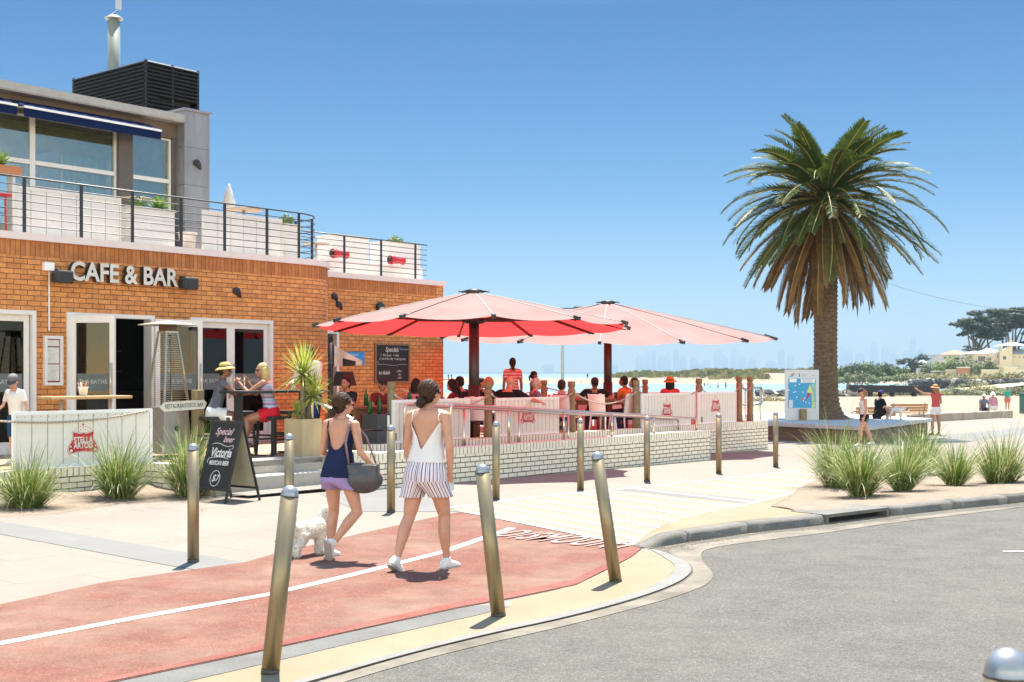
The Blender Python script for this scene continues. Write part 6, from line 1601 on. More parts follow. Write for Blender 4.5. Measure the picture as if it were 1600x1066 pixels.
for k, (p, y, w, h, lab) in enumerate(((1465, 580, 8, 4, 'dark hedge below the white house'), (1488, 578, 9, 4.4, 'bright garden tree in front of the white house'), (1505, 577, 8, 5, 'garden tree beside the red brick wall'), (1545, 584, 3.5, 6, 'small palm like tree in front of the villa porch'))):
    shrub(p, y + 6, 292 - k, w, h, lab, (OLIVE, LEAFG, OLIVE, OLIVE)[k], 60 + k, 1300, 'garden trees at the far houses', .25)

# poles, wire, markers
q = at(879, 585, 62); e = empty('beach_lamp_post', (q.x, 62, gz(62) - .2), 0, 'thin pale lamp post standing on the beach', 'lamp post'); zt = at(879, 483, 62).z - e.location.z
m = M(); m.tube([(0, 0, 0), (0, 0, zt)], [.09, .07], 10); m.build('pole', mat('post_green', (.40, .43, .38), .5), e); m = M(); m.box(-.25, 1.3, -.05, .05, zt, zt + .05); m.box(.55, 1.35, -.16, .16, zt - .02, zt + .11); m.build('lamp_head', BLACK, e)
A_, B_ = at(1340, 425, 60), at(1660, 488, 60); m = M(); m.tube([A_.lerp(B_, k / 14) - V((0, 0, .5 * 4 * (k / 14) * (1 - k / 14))) for k in range(15)], .012, 5); tag(m.build('overhead_wire', mat('wire_grey', (.2, .22, .24), .6)), 'thin overhead wire behind the palm', 'wire')
q = at(703, 590, 420); e = empty('channel_beacon', (q.x, 420, ZW), 0, 'twin post channel beacon with a low deck beyond the brick wing', 'beacon')
z0 = at(703, 594, 420).z - ZW; z1 = at(703, 587, 420).z - ZW
m = M(); m.box(-2.6, 1.8, -1, 1, z0, z0 + .3)
for x in (-1.8, -.4, 1.2): m.tube([(x, 0, -1), (x, 0, z0)], .2, 6)
m.build('deck', BLACK, e)
for x in (-.5, .5): m = M(); m.tube([(x, 0, z0), (x, 0, z1)], .16, 8); m.ball((x, 0, z1 + .1), .3, 8); m.build('marker_post', BLACK, e)
q = at(918, 590, 700); e = empty('marker_buoy', (q.x, 700, ZW), 0, 'slender channel marker standing in the open bay', 'buoy'); m = M(); m.tube([(0, 0, -1), (0, 0, at(918, 586, 700).z - ZW)], .22, 8); m.build('pole', BLACK, e); m = M(); m.lathe([(.5, 0), (.5, 1.0), (.1, 1.6)], (0, 0, at(918, 586, 700).z - ZW - .8), 10); m.build('topmark', BLACK, e)

# city skyline
YC = 9250.0; TW = mat('hazed_facade', (.50, .54, .58), .5, var=.2, scale=.01); rr_ = random.Random(3)  # facade lightened toward the haze, so the fade is partly in the colour
sky_ = [(1000, 12, 556), (1012, 8, 548), (1022, 7, 545), (1034, 10, 556), (1044, 9, 552), (1057, 8, 547), (1068, 10, 556), (1084, 10, 560), (1104, 12, 562), (1123, 12, 548), (1133, 9, 556), (1148, 10, 546), (1160, 9, 556), (1176, 12, 562), (1222, 9, 546), (1236, 8, 554), (1318, 8, 540), (1328, 9, 550), (1345, 12, 552), (1367, 9, 536), (1384, 9, 541), (1398, 10, 552), (1418, 10, 548), (1428, 7, 526), (1440, 9, 545), (1455, 9, 556), (1300, 12, 556), (1270, 12, 558), (958, 14, 569), (856, 16, 570), (1205, 14, 564), (1090, 20, 568)]
for i, (p, w, y) in enumerate(sky_):
    q = at(p, y, YC); x0 = at(p - w / 2, y, YC).x; x1 = at(p + w / 2, y, YC).x; h = q.z
    lab = 'faint hazy high rise tower across the bay'
    if i == 23: lab = 'tallest faint tower of the hazy skyline across the bay'
    m = M(); ww = x1 - x0; m.box(x0, x1, YC, YC + 40, 0, h * .9); m.box(x0 + ww * .15, x1 - ww * .15, YC + 5, YC + 35, h * .9, h); m.box(x0 + ww * .4, x1 - ww * .4, YC + 15, YC + 25, h, h * 1.05)
    for k in range(1, 14): m.box(x0 - 1, x1 + 1, YC - 1.5, YC - .01, h * .9 * k / 14, h * .9 * k / 14 + h * .02)
    o = m.build('high_rise_tower', TW); tag(o, lab, 'tower', 'faint towers of the hazy skyline')
# ------------------------------------------------------------------ people and dogs
SKIN = mat('skin_light', (.50, .26, .17), .5, var=.10, scale=9, spec=.35, bump=.08, bscale=220)
SKIN2 = mat('skin_tan', (.38, .18, .11), .5, var=.10, scale=9, spec=.35)
SKIN3 = mat('skin_brown', (.21, .10, .06), .5, var=.10, scale=9, spec=.35)
H_BR = mat('hair_brown', (.034, .018, .010), .62, var=.55, scale=26, stretch=(1, 1, .16), bump=.5, bscale=70, spec=.18)
H_DK = mat('hair_dark', (.016, .011, .009), .62, var=.5, scale=26, stretch=(1, 1, .16), bump=.5, bscale=70, spec=.18)
H_BL = mat('hair_blonde', (.50, .36, .17), .62, var=.4, scale=26, stretch=(1, 1, .16), bump=.5, bscale=70, spec=.18)
H_GY = mat('hair_grey', (.40, .37, .33), .6, var=.25, scale=26)
SHOEW = mat('white_shoe', (.66, .65, .63), .55, var=.06, scale=30)
SOLE = mat('shoe_sole', (.34, .32, .30), .7, var=.15)
LENS = mat('sunglass_lens', (.012, .012, .014), .12)
LIP = mat('lip', (.33, .10, .09), .5)
def cloth(name, c, var=.1): return mat('cloth_' + name, c, .85, var=var, scale=5, bump=.35, bscale=16, spec=.15)

def nv(x, y, z): return V((x, y, z)).normalized()
def arm_hand(m, wrist, fdir, side, palm_n, H, curl=.5, grip=False):
    """palm, four unequal fingers and a thumb; palm_n = where the palm looks"""
    f = V(fdir).normalized(); n_ = V(palm_n); n_ = (n_ - f * n_.dot(f)).normalized(); x = f.cross(n_) * side     # x towards the thumb side
    k = H / 1.68
    m.tube([wrist - f * .015 * k, wrist + f * .02 * k, wrist + f * .055 * k, wrist + f * .085 * k], [(.022 * k, .018 * k), (.031 * k, .017 * k), (.039 * k, .016 * k), (.036 * k, .012 * k)], 10, ref=n_)
    for i, (o_, L) in enumerate(((.027, .070), (.009, .079), (-.009, .073), (-.026, .058))):
        p = wrist + f * .082 * k + x * o_ * k; d = (f + x * o_ * 2.2).normalized(); pts = [p - d * .02 * k, p]; rr0 = (.0090, .0088, .0082, .0072)
        for j, fr in enumerate((.45, .32, .23)):
            a = curl * (.8 if j == 0 else 1.05) * (1 + .12 * (i - 1)); d = (d * math.cos(a) + n_ * math.sin(a)).normalized(); p = p + d * L * fr * k; pts.append(p)
        m.tube(pts, [.0098 * k, .0094 * k, .0088 * k, .0082 * k, .0070 * k], 8)
    p = wrist + f * .022 * k + x * .024 * k; d = (f * .75 + x * .65 + n_ * .35).normalized(); pts = [p - d * .01 * k, p]
    for j, L in enumerate((.038, .030, .024)):
        p = p + d * L * k; pts.append(p); d = (d + f * .25 + n_ * (.25 + curl * .3) - x * .15).normalized()
    m.tube(pts, [.013 * k, .0125 * k, .011 * k, .0098 * k, .008 * k], 8)

def person(label, loc, rz, H=1.66, sex='f', skin=None, pelvis=None, lean=(0, 0), twist=0, thigh=((0, .05, -1), (0, .05, -1)), shin=((0, -.05, -1), (0, -.05, -1)), foot=None,
           upper=((-.15, 0, -1), (.15, 0, -1)), fore=((-.05, .25, -1), (.05, .25, -1)), head=(0, 0), hair=('bob', None), top=None, bottom=None, shoes=SHOEW, hat=None, glasses=None, voxel=.011, group=None, curl=(.5, .5), palm=None, ground=0.0, build=1.0, legs=True, cat='person'):
    """one figure; local frame: x right, y ahead, z up. lean = (forward, sideways) degrees; head = (turn to the right, nod down) degrees"""
    skin = skin or SKIN
    e = empty('person', loc, rz, label, cat, group)
    th = [V(t).normalized() * (.245 * H) for t in thigh]; sh = [V(t).normalized() * (.240 * H) for t in shin]
    hipo = .055 * H
    if pelvis is None:
        low = min(th[i].z + sh[i].z for i in (0, 1)); pz = -low + .045 * H + .02 * H + ground
    else: pz = pelvis
    P = V((0, 0, pz)); sd_ = V((math.sin(rad(lean[1])), math.sin(rad(lean[0])), math.cos(rad(lean[0])) * math.cos(rad(lean[1])))).normalized()
    S = P + sd_ * .30 * H
    tw = rad(twist); rx = V((math.cos(tw), -math.sin(tw), 0)); rx = (rx - sd_ * rx.dot(sd_)).normalized(); px_ = V((1, 0, 0))
    fy = sd_.cross(rx) * 1.0; fy = sd_.cross(rx)
    if fy.y < 0 and abs(twist) < 90: fy = -fy
    bw = build
    if sex == 'f': sec = [(-.30, .088, .058, 0), (-.12, .100, .066, -.006), (.02, .096, .066, -.006), (.25, .083, .056, 0), (.45, .072, .050, .002), (.65, .078, .056, .008), (.82, .088, .060, .008), (.93, .092, .052, .0), (1.0, .078, .042, -.004), (1.07, .045, .034, -.004)]
    else: sec = [(-.30, .086, .060, 0), (-.12, .094, .066, 0), (.02, .092, .066, 0), (.25, .088, .062, .0), (.45, .088, .062, .002), (.65, .096, .068, .006), (.82, .106, .070, .006), (.93, .108, .060, .0), (1.0, .09, .046, -.004), (1.07, .052, .038, -.004)]
    if sex == 'c': sec = [(t, a * .88, b, y) for t, a, b, y in sec]
    def torso(m, t0, t1, off, n=22):
        pts, rr, ry = [], [], None
        ts = sorted(set([t0, t1] + [s_[0] for s_ in sec if t0 < s_[0] < t1])); rows = []
        for t in ts:
            for i in range(len(sec) - 1):
                if sec[i][0] <= t <= sec[i + 1][0] + 1e-9:
                    k = (t - sec[i][0]) / (sec[i + 1][0] - sec[i][0]); a, b, y = [sec[i][q] + k * (sec[i + 1][q] - sec[i][q]) for q in (1, 2, 3)]; break
            kk = max(0, min(1, t)); ax = (px_ * (1 - kk) + rx * kk).normalized(); fw = sd_.cross(ax); 
            c_ = P + sd_ * (t * .30 * H) + fw * y * H
            rows.append(m.add([c_ + ax * (a * H * bw + off) * math.copysign(abs(math.cos(q)) ** .9, math.cos(q)) + fw * (b * H * bw + off) * math.sin(q) for q in [2 * PI * k2 / n for k2 in range(n)]]))
        for i in range(len(rows) - 1):
            for k2 in range(n): m.face((rows[i] + k2, rows[i] + (k2 + 1) % n, rows[i + 1] + (k2 + 1) % n, rows[i + 1] + k2), 0, True)
        m.face([rows[0] + k2 for k2 in range(n)][::-1]); m.face([rows[-1] + k2 for k2 in range(n)])
    b = M(); torso(b, -.30, 1.07, 0)
    shw = (.099 if sex == 'f' else .120 if sex == 'm' else .098) * H * (.5 + .5 * bw)
    ks = .97 if sex == 'f' else 1.08 if sex == 'm' else .8
    SJ = [S - rx * shw - sd_ * .012 * H, S + rx * shw - sd_ * .012 * H]; EL, WR = [], []
    for i in (0, 1):
        u = V(upper[i]).normalized(); f = V(fore[i]).normalized(); E_ = SJ[i] + u * .172 * H; W_ = E_ + f * .146 * H; EL.append(E_); WR.append(W_)
        b.tube([S + sd_ * .015 * H, SJ[i] + (SJ[i] - S).normalized() * .004 * H], [.030 * H, .031 * H * ks], 10)
        b.ball(SJ[i], .0315 * H * ks, 12)
        b.tube([SJ[i] - u * .01 * H, SJ[i] + u * .05 * H, SJ[i] + u * .11 * H, E_], [.030 * H * ks, .0295 * H * ks, .0255 * H * ks, .0225 * H * ks], 12)
        b.ball(E_, .0228 * H * ks, 10)
        b.tube([E_, E_ + f * .045 * H, E_ + f * .10 * H, W_], [.0222 * H * ks, .0225 * H * ks, .0175 * H * ks, .0145 * H * ks], 12)
        side = (-1, 1)[i]
        pn = V(palm[i]) if palm else V((-side, .1, 0)) 
        if abs(f.dot(pn.normalized())) > .92: pn = V((0, 0, -1))
        arm_hand(b, W_, f, -side if f.cross(pn).dot(V((0, 1, 0))) < 0 and False else side, pn, H, curl[i])
    # neck and head
    N0 = S + sd_ * .022 * H; hp, hn = rad(head[0]), rad(head[1])
    nd = (sd_ * .6 + V((0, 0, .6)) + V((0, .22 + math.sin(hn) * .35, 0))).normalized(); Hc = N0 + nd * .094 * H
    Rm = (Matrix.Rotation(-hp - tw, 4, 'Z') @ Matrix.Rotation(-hn, 4, 'X'))
    hk = H * (1.0 if sex != 'c' else 1.14)
    def hd_(x, y, z): return Hc + (Rm @ V((x, y, z))) * hk
    b.tube([N0 - sd_ * .03 * H, N0 + sd_ * .01 * H, Hc - nd * .03 * H], [.036 * H * ks ** .5, .030 * H * ks ** .5, .031 * H], 14)
    HR = Rm
    b.ball(hd_(0, -.004, .012), (.0455 * hk, .056 * hk, .0545 * hk), 20, 0, HR)
    b.ball(hd_(0, .012, -.024), (.037 * hk, .042 * hk, .041 * hk), 16, 0, HR)
    b.ball(hd_(0, .036, -.050), (.018 * hk, .014 * hk, .013 * hk), 10, 0, HR)
    b.tube([hd_(0, .050, .006), hd_(0, .060, -.012), hd_(0, .066, -.019), hd_(0, .052, -.024)], [.006 * hk, .008 * hk, .0095 * hk, .009 * hk], 8)
    b.tube([hd_(-.030, .047, .014), hd_(0, .0525, .016), hd_(.030, .047, .014)], .0065 * hk, 7)
    b.tube([hd_(-.014, .047, -.037), hd_(0, .0525, -.036), hd_(.014, .047, -.037)], .006 * hk, 7)
    for s_ in (-1, 1): b.ball(hd_(s_ * .046, -.002, -.008), (.006 * hk, .011 * hk, .018 * hk), 8, 0, HR); b.ball(hd_(s_ * .024, .038, -.018), (.015 * hk, .012 * hk, .015 * hk), 8, 0, HR)
    KN, AN, FT = [], [], []
    fl = .97 if sex != 'm' else 1.0
    for i in (0, 1):
        side = (-1, 1)[i]; hj = P + px_ * side * hipo - V((0, 0, .015 * H)); K_ = hj + th[i]; A_ = K_ + sh[i]; KN.append(K_); AN.append(A_)
        t_ = th[i].normalized(); s_ = sh[i].normalized()
        b.tube([hj + V((0, 0, .02 * H)), hj + t_ * .05 * H, hj + t_ * .13 * H, hj + t_ * .20 * H, K_], [.053 * H * bw * fl, .055 * H * bw * fl, .047 * H * bw * fl, .039 * H * bw * fl, .0335 * H * fl], 16)
        b.ball(K_, .0345 * H * fl, 12)
        if pelvis is None or True: b.ball(hj + V((0, -.018 * H, -.005 * H)), (.052 * H * bw, .052 * H * bw, .05 * H * bw), 14)
        back = V((0, -1, 0)) - s_ * V((0, -1, 0)).dot(s_); back = back.normalized() if back.length > .1 else V((0, 0, 1))
        b.tube([K_, K_ + s_ * .05 * H + back * .008 * H, K_ + s_ * .09 * H + back * .010 * H, K_ + s_ * .15 * H + back * .005 * H, K_ + s_ * .20 * H, A_, A_ + s_ * .015 * H], [.033 * H * fl, .0345 * H * fl, .0350 * H * fl, .0285 * H * fl, .0215 * H * fl, .0195 * H * fl, .020 * H], 14)
        fd = V(foot[i]).normalized() if foot else V((side * .15, 1, 0)).normalized(); FT.append(fd)
    body = fuse(b, 'body', skin, e, voxel, 2)
    # shoes
    if shoes is not None and legs:
        for i in (0, 1):
            fd = FT[i]; s_ = sh[i].normalized(); up = -s_; up = up - fd * up.dot(fd); up = up.normalized(); A_ = AN[i]
            base = A_ - up * .030 * H
            q = M(); L = .148 * H
            q.tube([base - fd * .040 * H + up * .008 * H, base - fd * .030 * H + up * .006 * H, base + fd * .02 * H + up * .004 * H, base + fd * .065 * H - up * .004 * H, base + fd * .095 * H - up * .008 * H, base + fd * .112 * H - up * .010 * H], [(.014 * H, .018 * H), (.022 * H, .028 * H), (.024 * H, .027 * H), (.028 * H, .020 * H), (.024 * H, .014 * H), (.011 * H, .008 * H)], 14, ref=up)
            q.tube([A_ - s_ * .012 * H, base + up * .004 * H], [.0245 * H, .026 * H], 14)
            so_ = fuse(q, 'shoe', shoes, e, .006 if voxel < .01 else .009, 2)
            q = M(); lo = base - up * .0245 * H; ax = fd.cross(up).normalized(); pr = [(-.046, .012), (-.036, .024), (0, .026), (.04, .027), (.075, .029), (.10, .024), (.116, .010)]
            ring = [lo + fd * y * H + ax * x * H for y, x in pr] + [lo + fd * y * H - ax * x * H for y, x in pr[::-1]]
            A2 = q.add(ring); B2 = q.add([p_ + up * .014 * H for p_ in ring]); n = len(ring)
            q.face([A2 + k for k in range(n)]); q.face([B2 + k for k in range(n)][::-1])
            for k in range(n): q.face((A2 + k, B2 + k, B2 + (k + 1) % n, A2 + (k + 1) % n))
            q.build('sole', SOLE if shoes is SHOEW else BLACK, so_)
    # clothes
    if top:
        q = M(); torso(q, top.get('hem', -.12), top.get('neck', .985), top.get('off', .012))
        sl = top.get('sleeve', 0)
        if top.get('strap') is None:
            for i in (0, 1):
                u = V(upper[i]).normalized(); q.tube([S, SJ[i]], [.036 * H, .038 * H * ks], 12)
                q.ball(SJ[i], .0375 * H * ks, 12)
                if sl > 0:
                    E_ = SJ[i] + u * .172 * H * min(1, sl); q.tube([SJ[i] - u * .01 * H, E_], [.0375 * H * ks, (.034 if sl < .8 else .03) * H * ks], 12)
                    if sl > 1: f = V(fore[i]).normalized(); q.tube([E_, E_ + f * .14 * H * (sl - 1)], [.03 * H * ks, .022 * H * ks], 12); q.ball(E_, .03 * H * ks, 10)
        fuse(q, 'shirt', top['mat'], e, max(.010, voxel), 3)
    if bottom:
        q = M(); torso(q, -.30, bottom.get('waist', .12), bottom.get('off', .014)); ln = bottom.get('len', .45); fl_ = bottom.get('flare', 1.15)
        for i in (0, 1):
            side = (-1, 1)[i]; hj = P + px_ * side * hipo - V((0, 0, .015 * H)); t_ = th[i].normalized(); l1 = min(1, ln)
            q.tube([hj + V((0, 0, .02 * H)), hj + t_ * .06 * H, hj + t_ * .245 * H * l1], [.06 * H * bw, .063 * H * bw, (.060 if l1 < .8 else .044) * H * bw * fl_], 16)
            q.ball(hj + V((0, -.018 * H, -.005 * H)), .060 * H * bw, 12)
            if ln > 1: s_ = sh[i].normalized(); q.ball(KN[i], .043 * H, 12); q.tube([KN[i], KN[i] + s_ * .235 * H * (ln - 1)], [.042 * H, .034 * H], 14)
        fuse(q, 'shorts' if ln < 1 else 'trousers', bottom['mat'], e, max(.010, voxel), 3)
    # hair and headgear
    style, hm = hair
    if style and style != 'bald':
        q = M()
        q.ball(hd_(0, -.012, .022), (.0495 * hk, .0565 * hk, .0535 * hk), 20, 0, HR)
        q.ball(hd_(0, -.026, -.004), (.0485 * hk, .044 * hk, .054 * hk), 16, 0, HR)
        if style == 'short': pass
        else: q.ball(hd_(0, -.026, -.03), (.042 * hk, .034 * hk, .036 * hk), 14, 0, HR)
        if style == 'long':
            for s_ in (-1, 1): q.tube([hd_(s_ * .040, -.008, .02), hd_(s_ * .047, -.018, -.04), hd_(s_ * .044, -.022, -.10), hd_(s_ * .035, -.03, -.15)], [(.018 * hk, .03 * hk), (.018 * hk, .032 * hk), (.018 * hk, .03 * hk), (.008 * hk, .015 * hk)], 10, ref=(0, 1, 0))
            q.tube([hd_(0, -.05, .02), hd_(0, -.055, -.05), hd_(0, -.052, -.12), hd_(.0, -.05, -.17)], [(.042 * hk, .022 * hk), (.048 * hk, .022 * hk), (.046 * hk, .020 * hk), (.025 * hk, .010 * hk)], 14, ref=(0, 1, 0))
        if style == 'tail': q.ball(hd_(0, -.068, .005), .014 * hk, 8); q.tube([hd_(0, -.066, .005), hd_(0, -.085, -.03), hd_(0, -.078, -.08), hd_(0, -.07, -.115)], [.013 * hk, .018 * hk, .015 * hk, .004 * hk], 9)
        ho = fuse(q, 'hair', hm, e, min(.007, voxel), 1)
        if style == 'bun':
            q = M(); c_ = hd_(.0, -.072, -.058)
            for k in range(26):
                a = k * .55; r_ = .027 * (1 - k / 60) * hk; p0 = c_ + (HR @ V((math.cos(a) * r_, -.006 * math.sin(k * 1.3) - .0003 * k, math.sin(a) * r_)).to_3d()); a2 = a + .62
                p1 = c_ + (HR @ V((math.cos(a2) * r_, -.006 * math.sin((k + 1) * 1.3) - .0003 * k, math.sin(a2) * r_)).to_3d()); q.tube([p0, p0.lerp(p1, .5) * 1.0, p1], .0085 * hk, 6)
            q.ball(c_, (.029 * hk, .020 * hk, .027 * hk), 12, 0, HR)
            bo = fuse(q, 'bun', hm, ho, .006, 1)
            q = M(); rs = random.Random(3)
            for k in range(230):
                a0 = rs.uniform(-2.2, 2.2); e0 = rs.uniform(.05, 1.5); pts_ = []
                for j in range(7):
                    t = j / 6; aa = a0 * (1 - t) ; ee = e0 * (1 - t) ** .8 + (-.62) * t
                    rr3 = .0575 + rs.uniform(-.0006, .0022) + .004 * math.sin(t * PI)
                    # start near the hairline in front, run over the crown and down to the bun
                    dirv = V((math.sin(a0) * math.cos(e0), math.cos(a0) * math.cos(e0), math.sin(e0))).lerp(V((0, -.80, -.60)), t).normalized()
                    pts_.append(hd_(dirv.x * rr3 * .875, -.012 + dirv.y * rr3 * .99 - .012 * t, .016 + dirv.z * rr3 * .94))
                q.tube(pts_, [.0012 * hk, .0019 * hk, .0021 * hk, .0021 * hk, .0021 * hk, .0018 * hk, .0012 * hk], 4, rs.choice((0, 0, 1)))
            for k in range(26):
                a0 = rs.uniform(0, 6.28); p0 = hd_(.045 * math.cos(a0), -.045 + .01 * math.sin(a0 * 3), -.05 + .02 * math.sin(a0)); d0 = V((math.cos(a0), rs.uniform(-1, .2), rs.uniform(-1.2, .3))) * .028 * hk
                q.tube([p0, p0 + d0 * .5 + V((0, 0, .004)), p0 + d0], [.0012 * hk, .001 * hk, .0006 * hk], 4)
            q.build('hair_strands', [hm, mat('hair_light_strand', (.085, .043, .02), .5, spec=.25)], ho)
            if hair[1] is not None: 
                q = M(); q.tube([c_ + (HR @ V((math.cos(a) * .019, .012 + .004 * math.sin(3 * a), math.sin(a) * .019)).to_3d()) * hk for a in [2 * PI * k / 16 for k in range(17)]], .0035 * hk, 6); q.build('hair_tie', mat('hair_tie', (.10, .06, .04), .6), bo)
    if hat:
        kind, hm = hat[:2]; q = M()
        if kind == 'cap':
            q.lathe([(.0535, -.0), (.055, .012), (.051, .034), (.034, .052), (.008, .060)], (0, 0, 0), 20, 0, True, Matrix.Translation(hd_(0, -.004, .020)) @ HR @ Matrix.Diagonal((.95 * hk, 1.10 * hk, hk, 1)))
            co_ = q.build('cap', hm, e); q = M()
            pts = [(-.046, .035), (-.042, .07), (-.02, .098), (.02, .098), (.042, .07), (.046, .035)]
            up_ = q.add([hd_(x, y, .024 - (y - .035) * .22 + .006 * (1 - (x / .046) ** 2)) for x, y in pts]); lo_ = q.add([hd_(x, y, .020 - (y - .035) * .22 + .006 * (1 - (x / .046) ** 2)) for x, y in pts])
            q.face([up_ + k for k in range(6)][::-1]); q.face([lo_ + k for k in range(6)])
            for k in range(6): q.face((up_ + k, up_ + (k + 1) % 6, lo_ + (k + 1) % 6, lo_ + k))
            q.build('peak', hat[2] if len(hat) > 2 else hm, co_)
        else:
            br = .125 if kind == 'wide' else .095
            T_ = Matrix.Translation(hd_(0, -.004, .026)) @ HR @ Matrix.Rotation(rad(6), 4, 'X') @ Matrix.Diagonal((hk * .98, hk * 1.05, hk, 1))
            q.lathe([(.054, 0), (.056, .008), (.053, .034), (.040, .052), (.01, .058)], (0, 0, 0), 22, 0, True, T_); co_ = q.build('hat', hm, e)
            q = M(); q.lathe([(.052, .004), (br * .8, -.004), (br, -.018), (br, -.014), (br * .8, .002), (.052, .010)], (0, 0, 0), 26, 0, True, T_); q.build('brim', hm, co_)
            q = M(); q.lathe([(.0565, .006), (.0575, .010), (.0565, .020)], (0, 0, 0), 22, 0, True, T_); q.build('hat_band', mat('hat_band', (.06, .04, .03), .8), co_)
    if glasses:
        q = M()
        for s_ in (-1, 1): q.ball(hd_(s_ * .021, .050, .004), (.018 * hk, .006 * hk, .0145 * hk), 12, 0, HR @ Matrix.Rotation(-s_ * .25, 4, 'Z')); q.bar(hd_(s_ * .038, .044, .008), hd_(s_ * .047, -.002, .004), .003, .004)
        q.bar(hd_(-.006, .054, .007), hd_(.006, .054, .007), .003, .004); q.build('sunglasses', LENS, e)
    else:
        for s_ in (-1, 1): q = M(); q.ball(hd_(s_ * .0205, .0475, .004), (.0085 * hk, .004 * hk, .0048 * hk), 8, 0, HR); q.build('eye', mat('eye_dark', (.03, .022, .018), .2), e)
    q = M(); q.tube([hd_(-.014, .0535, -.0365), hd_(0, .0588, -.036), hd_(.014, .0535, -.0365)], [.0022 * hk, .004 * hk, .0022 * hk], 6); q.build('lips', LIP, e)
    e['_'] = 0; del e['_']
    return dict(e=e, P=P, S=S, sd=sd_, rx=rx, px=px_, sec=sec, SJ=SJ, EL=EL, WR=WR, KN=KN, AN=AN, H=H, hd=hd_, bw=bw, th=th, sh=sh, hipo=hipo)

def garment(pr, name, mt, t0, ttop, off, n=64, rows_=26, wave=0.0, seed=0, uvw=None):
    """open shell round the trunk from the hem t0 up to a neckline ttop(angle); angle 0 = right, 90 = front, 270 = back"""
    P, sd_, H, bw, sec = pr['P'], pr['sd'], pr['H'], pr['bw'], pr['sec']; m = M(); R_ = []
    for j in range(rows_ + 1):
        row = []
        for k in range(n):
            q = 2 * PI * k / n; tt = ttop(math.degrees(q)); t = t0 + (tt - t0) * j / rows_
            for i in range(len(sec) - 1):
                if sec[i][0] <= t <= sec[i + 1][0] + 1e-9:
                    kk = (t - sec[i][0]) / (sec[i + 1][0] - sec[i][0]); kk = kk * kk * (3 - 2 * kk) * .4 + kk * .6; a, b, y = [sec[i][z] + kk * (sec[i + 1][z] - sec[i][z]) for z in (1, 2, 3)]; break
            k2 = max(0, min(1, t)); ax = (pr['px'] * (1 - k2) + pr['rx'] * k2).normalized(); fw = sd_.cross(ax)
            o_ = off(t, math.degrees(q)) + wave * noise.noise(V((math.cos(q) * 2.2, math.sin(q) * 2.2, t * 2.4 + seed))) + wave * .55 * max(0, min(1, 1.1 - t * 1.2)) * noise.noise(V((math.cos(q) * 5, math.sin(q) * 5, t * 4.5 - math.cos(q) * 2 + seed)))
            row.append(P + sd_ * (t * .30 * H) + fw * y * H + ax * (a * H * bw + o_) * math.copysign(abs(math.cos(q)) ** .9, math.cos(q)) + fw * (b * H * bw + o_) * math.sin(q))
        R_.append(m.add(row))
    for j in range(rows_):
        for k in range(n): m.face((R_[j] + k, R_[j] + (k + 1) % n, R_[j + 1] + (k + 1) % n, R_[j + 1] + k), 0, True)
    o = m.build(name, mt, pr['e'])
    s_ = o.modifiers.new('s', 'SOLIDIFY'); s_.thickness = .003; s_.offset = 1
    return o
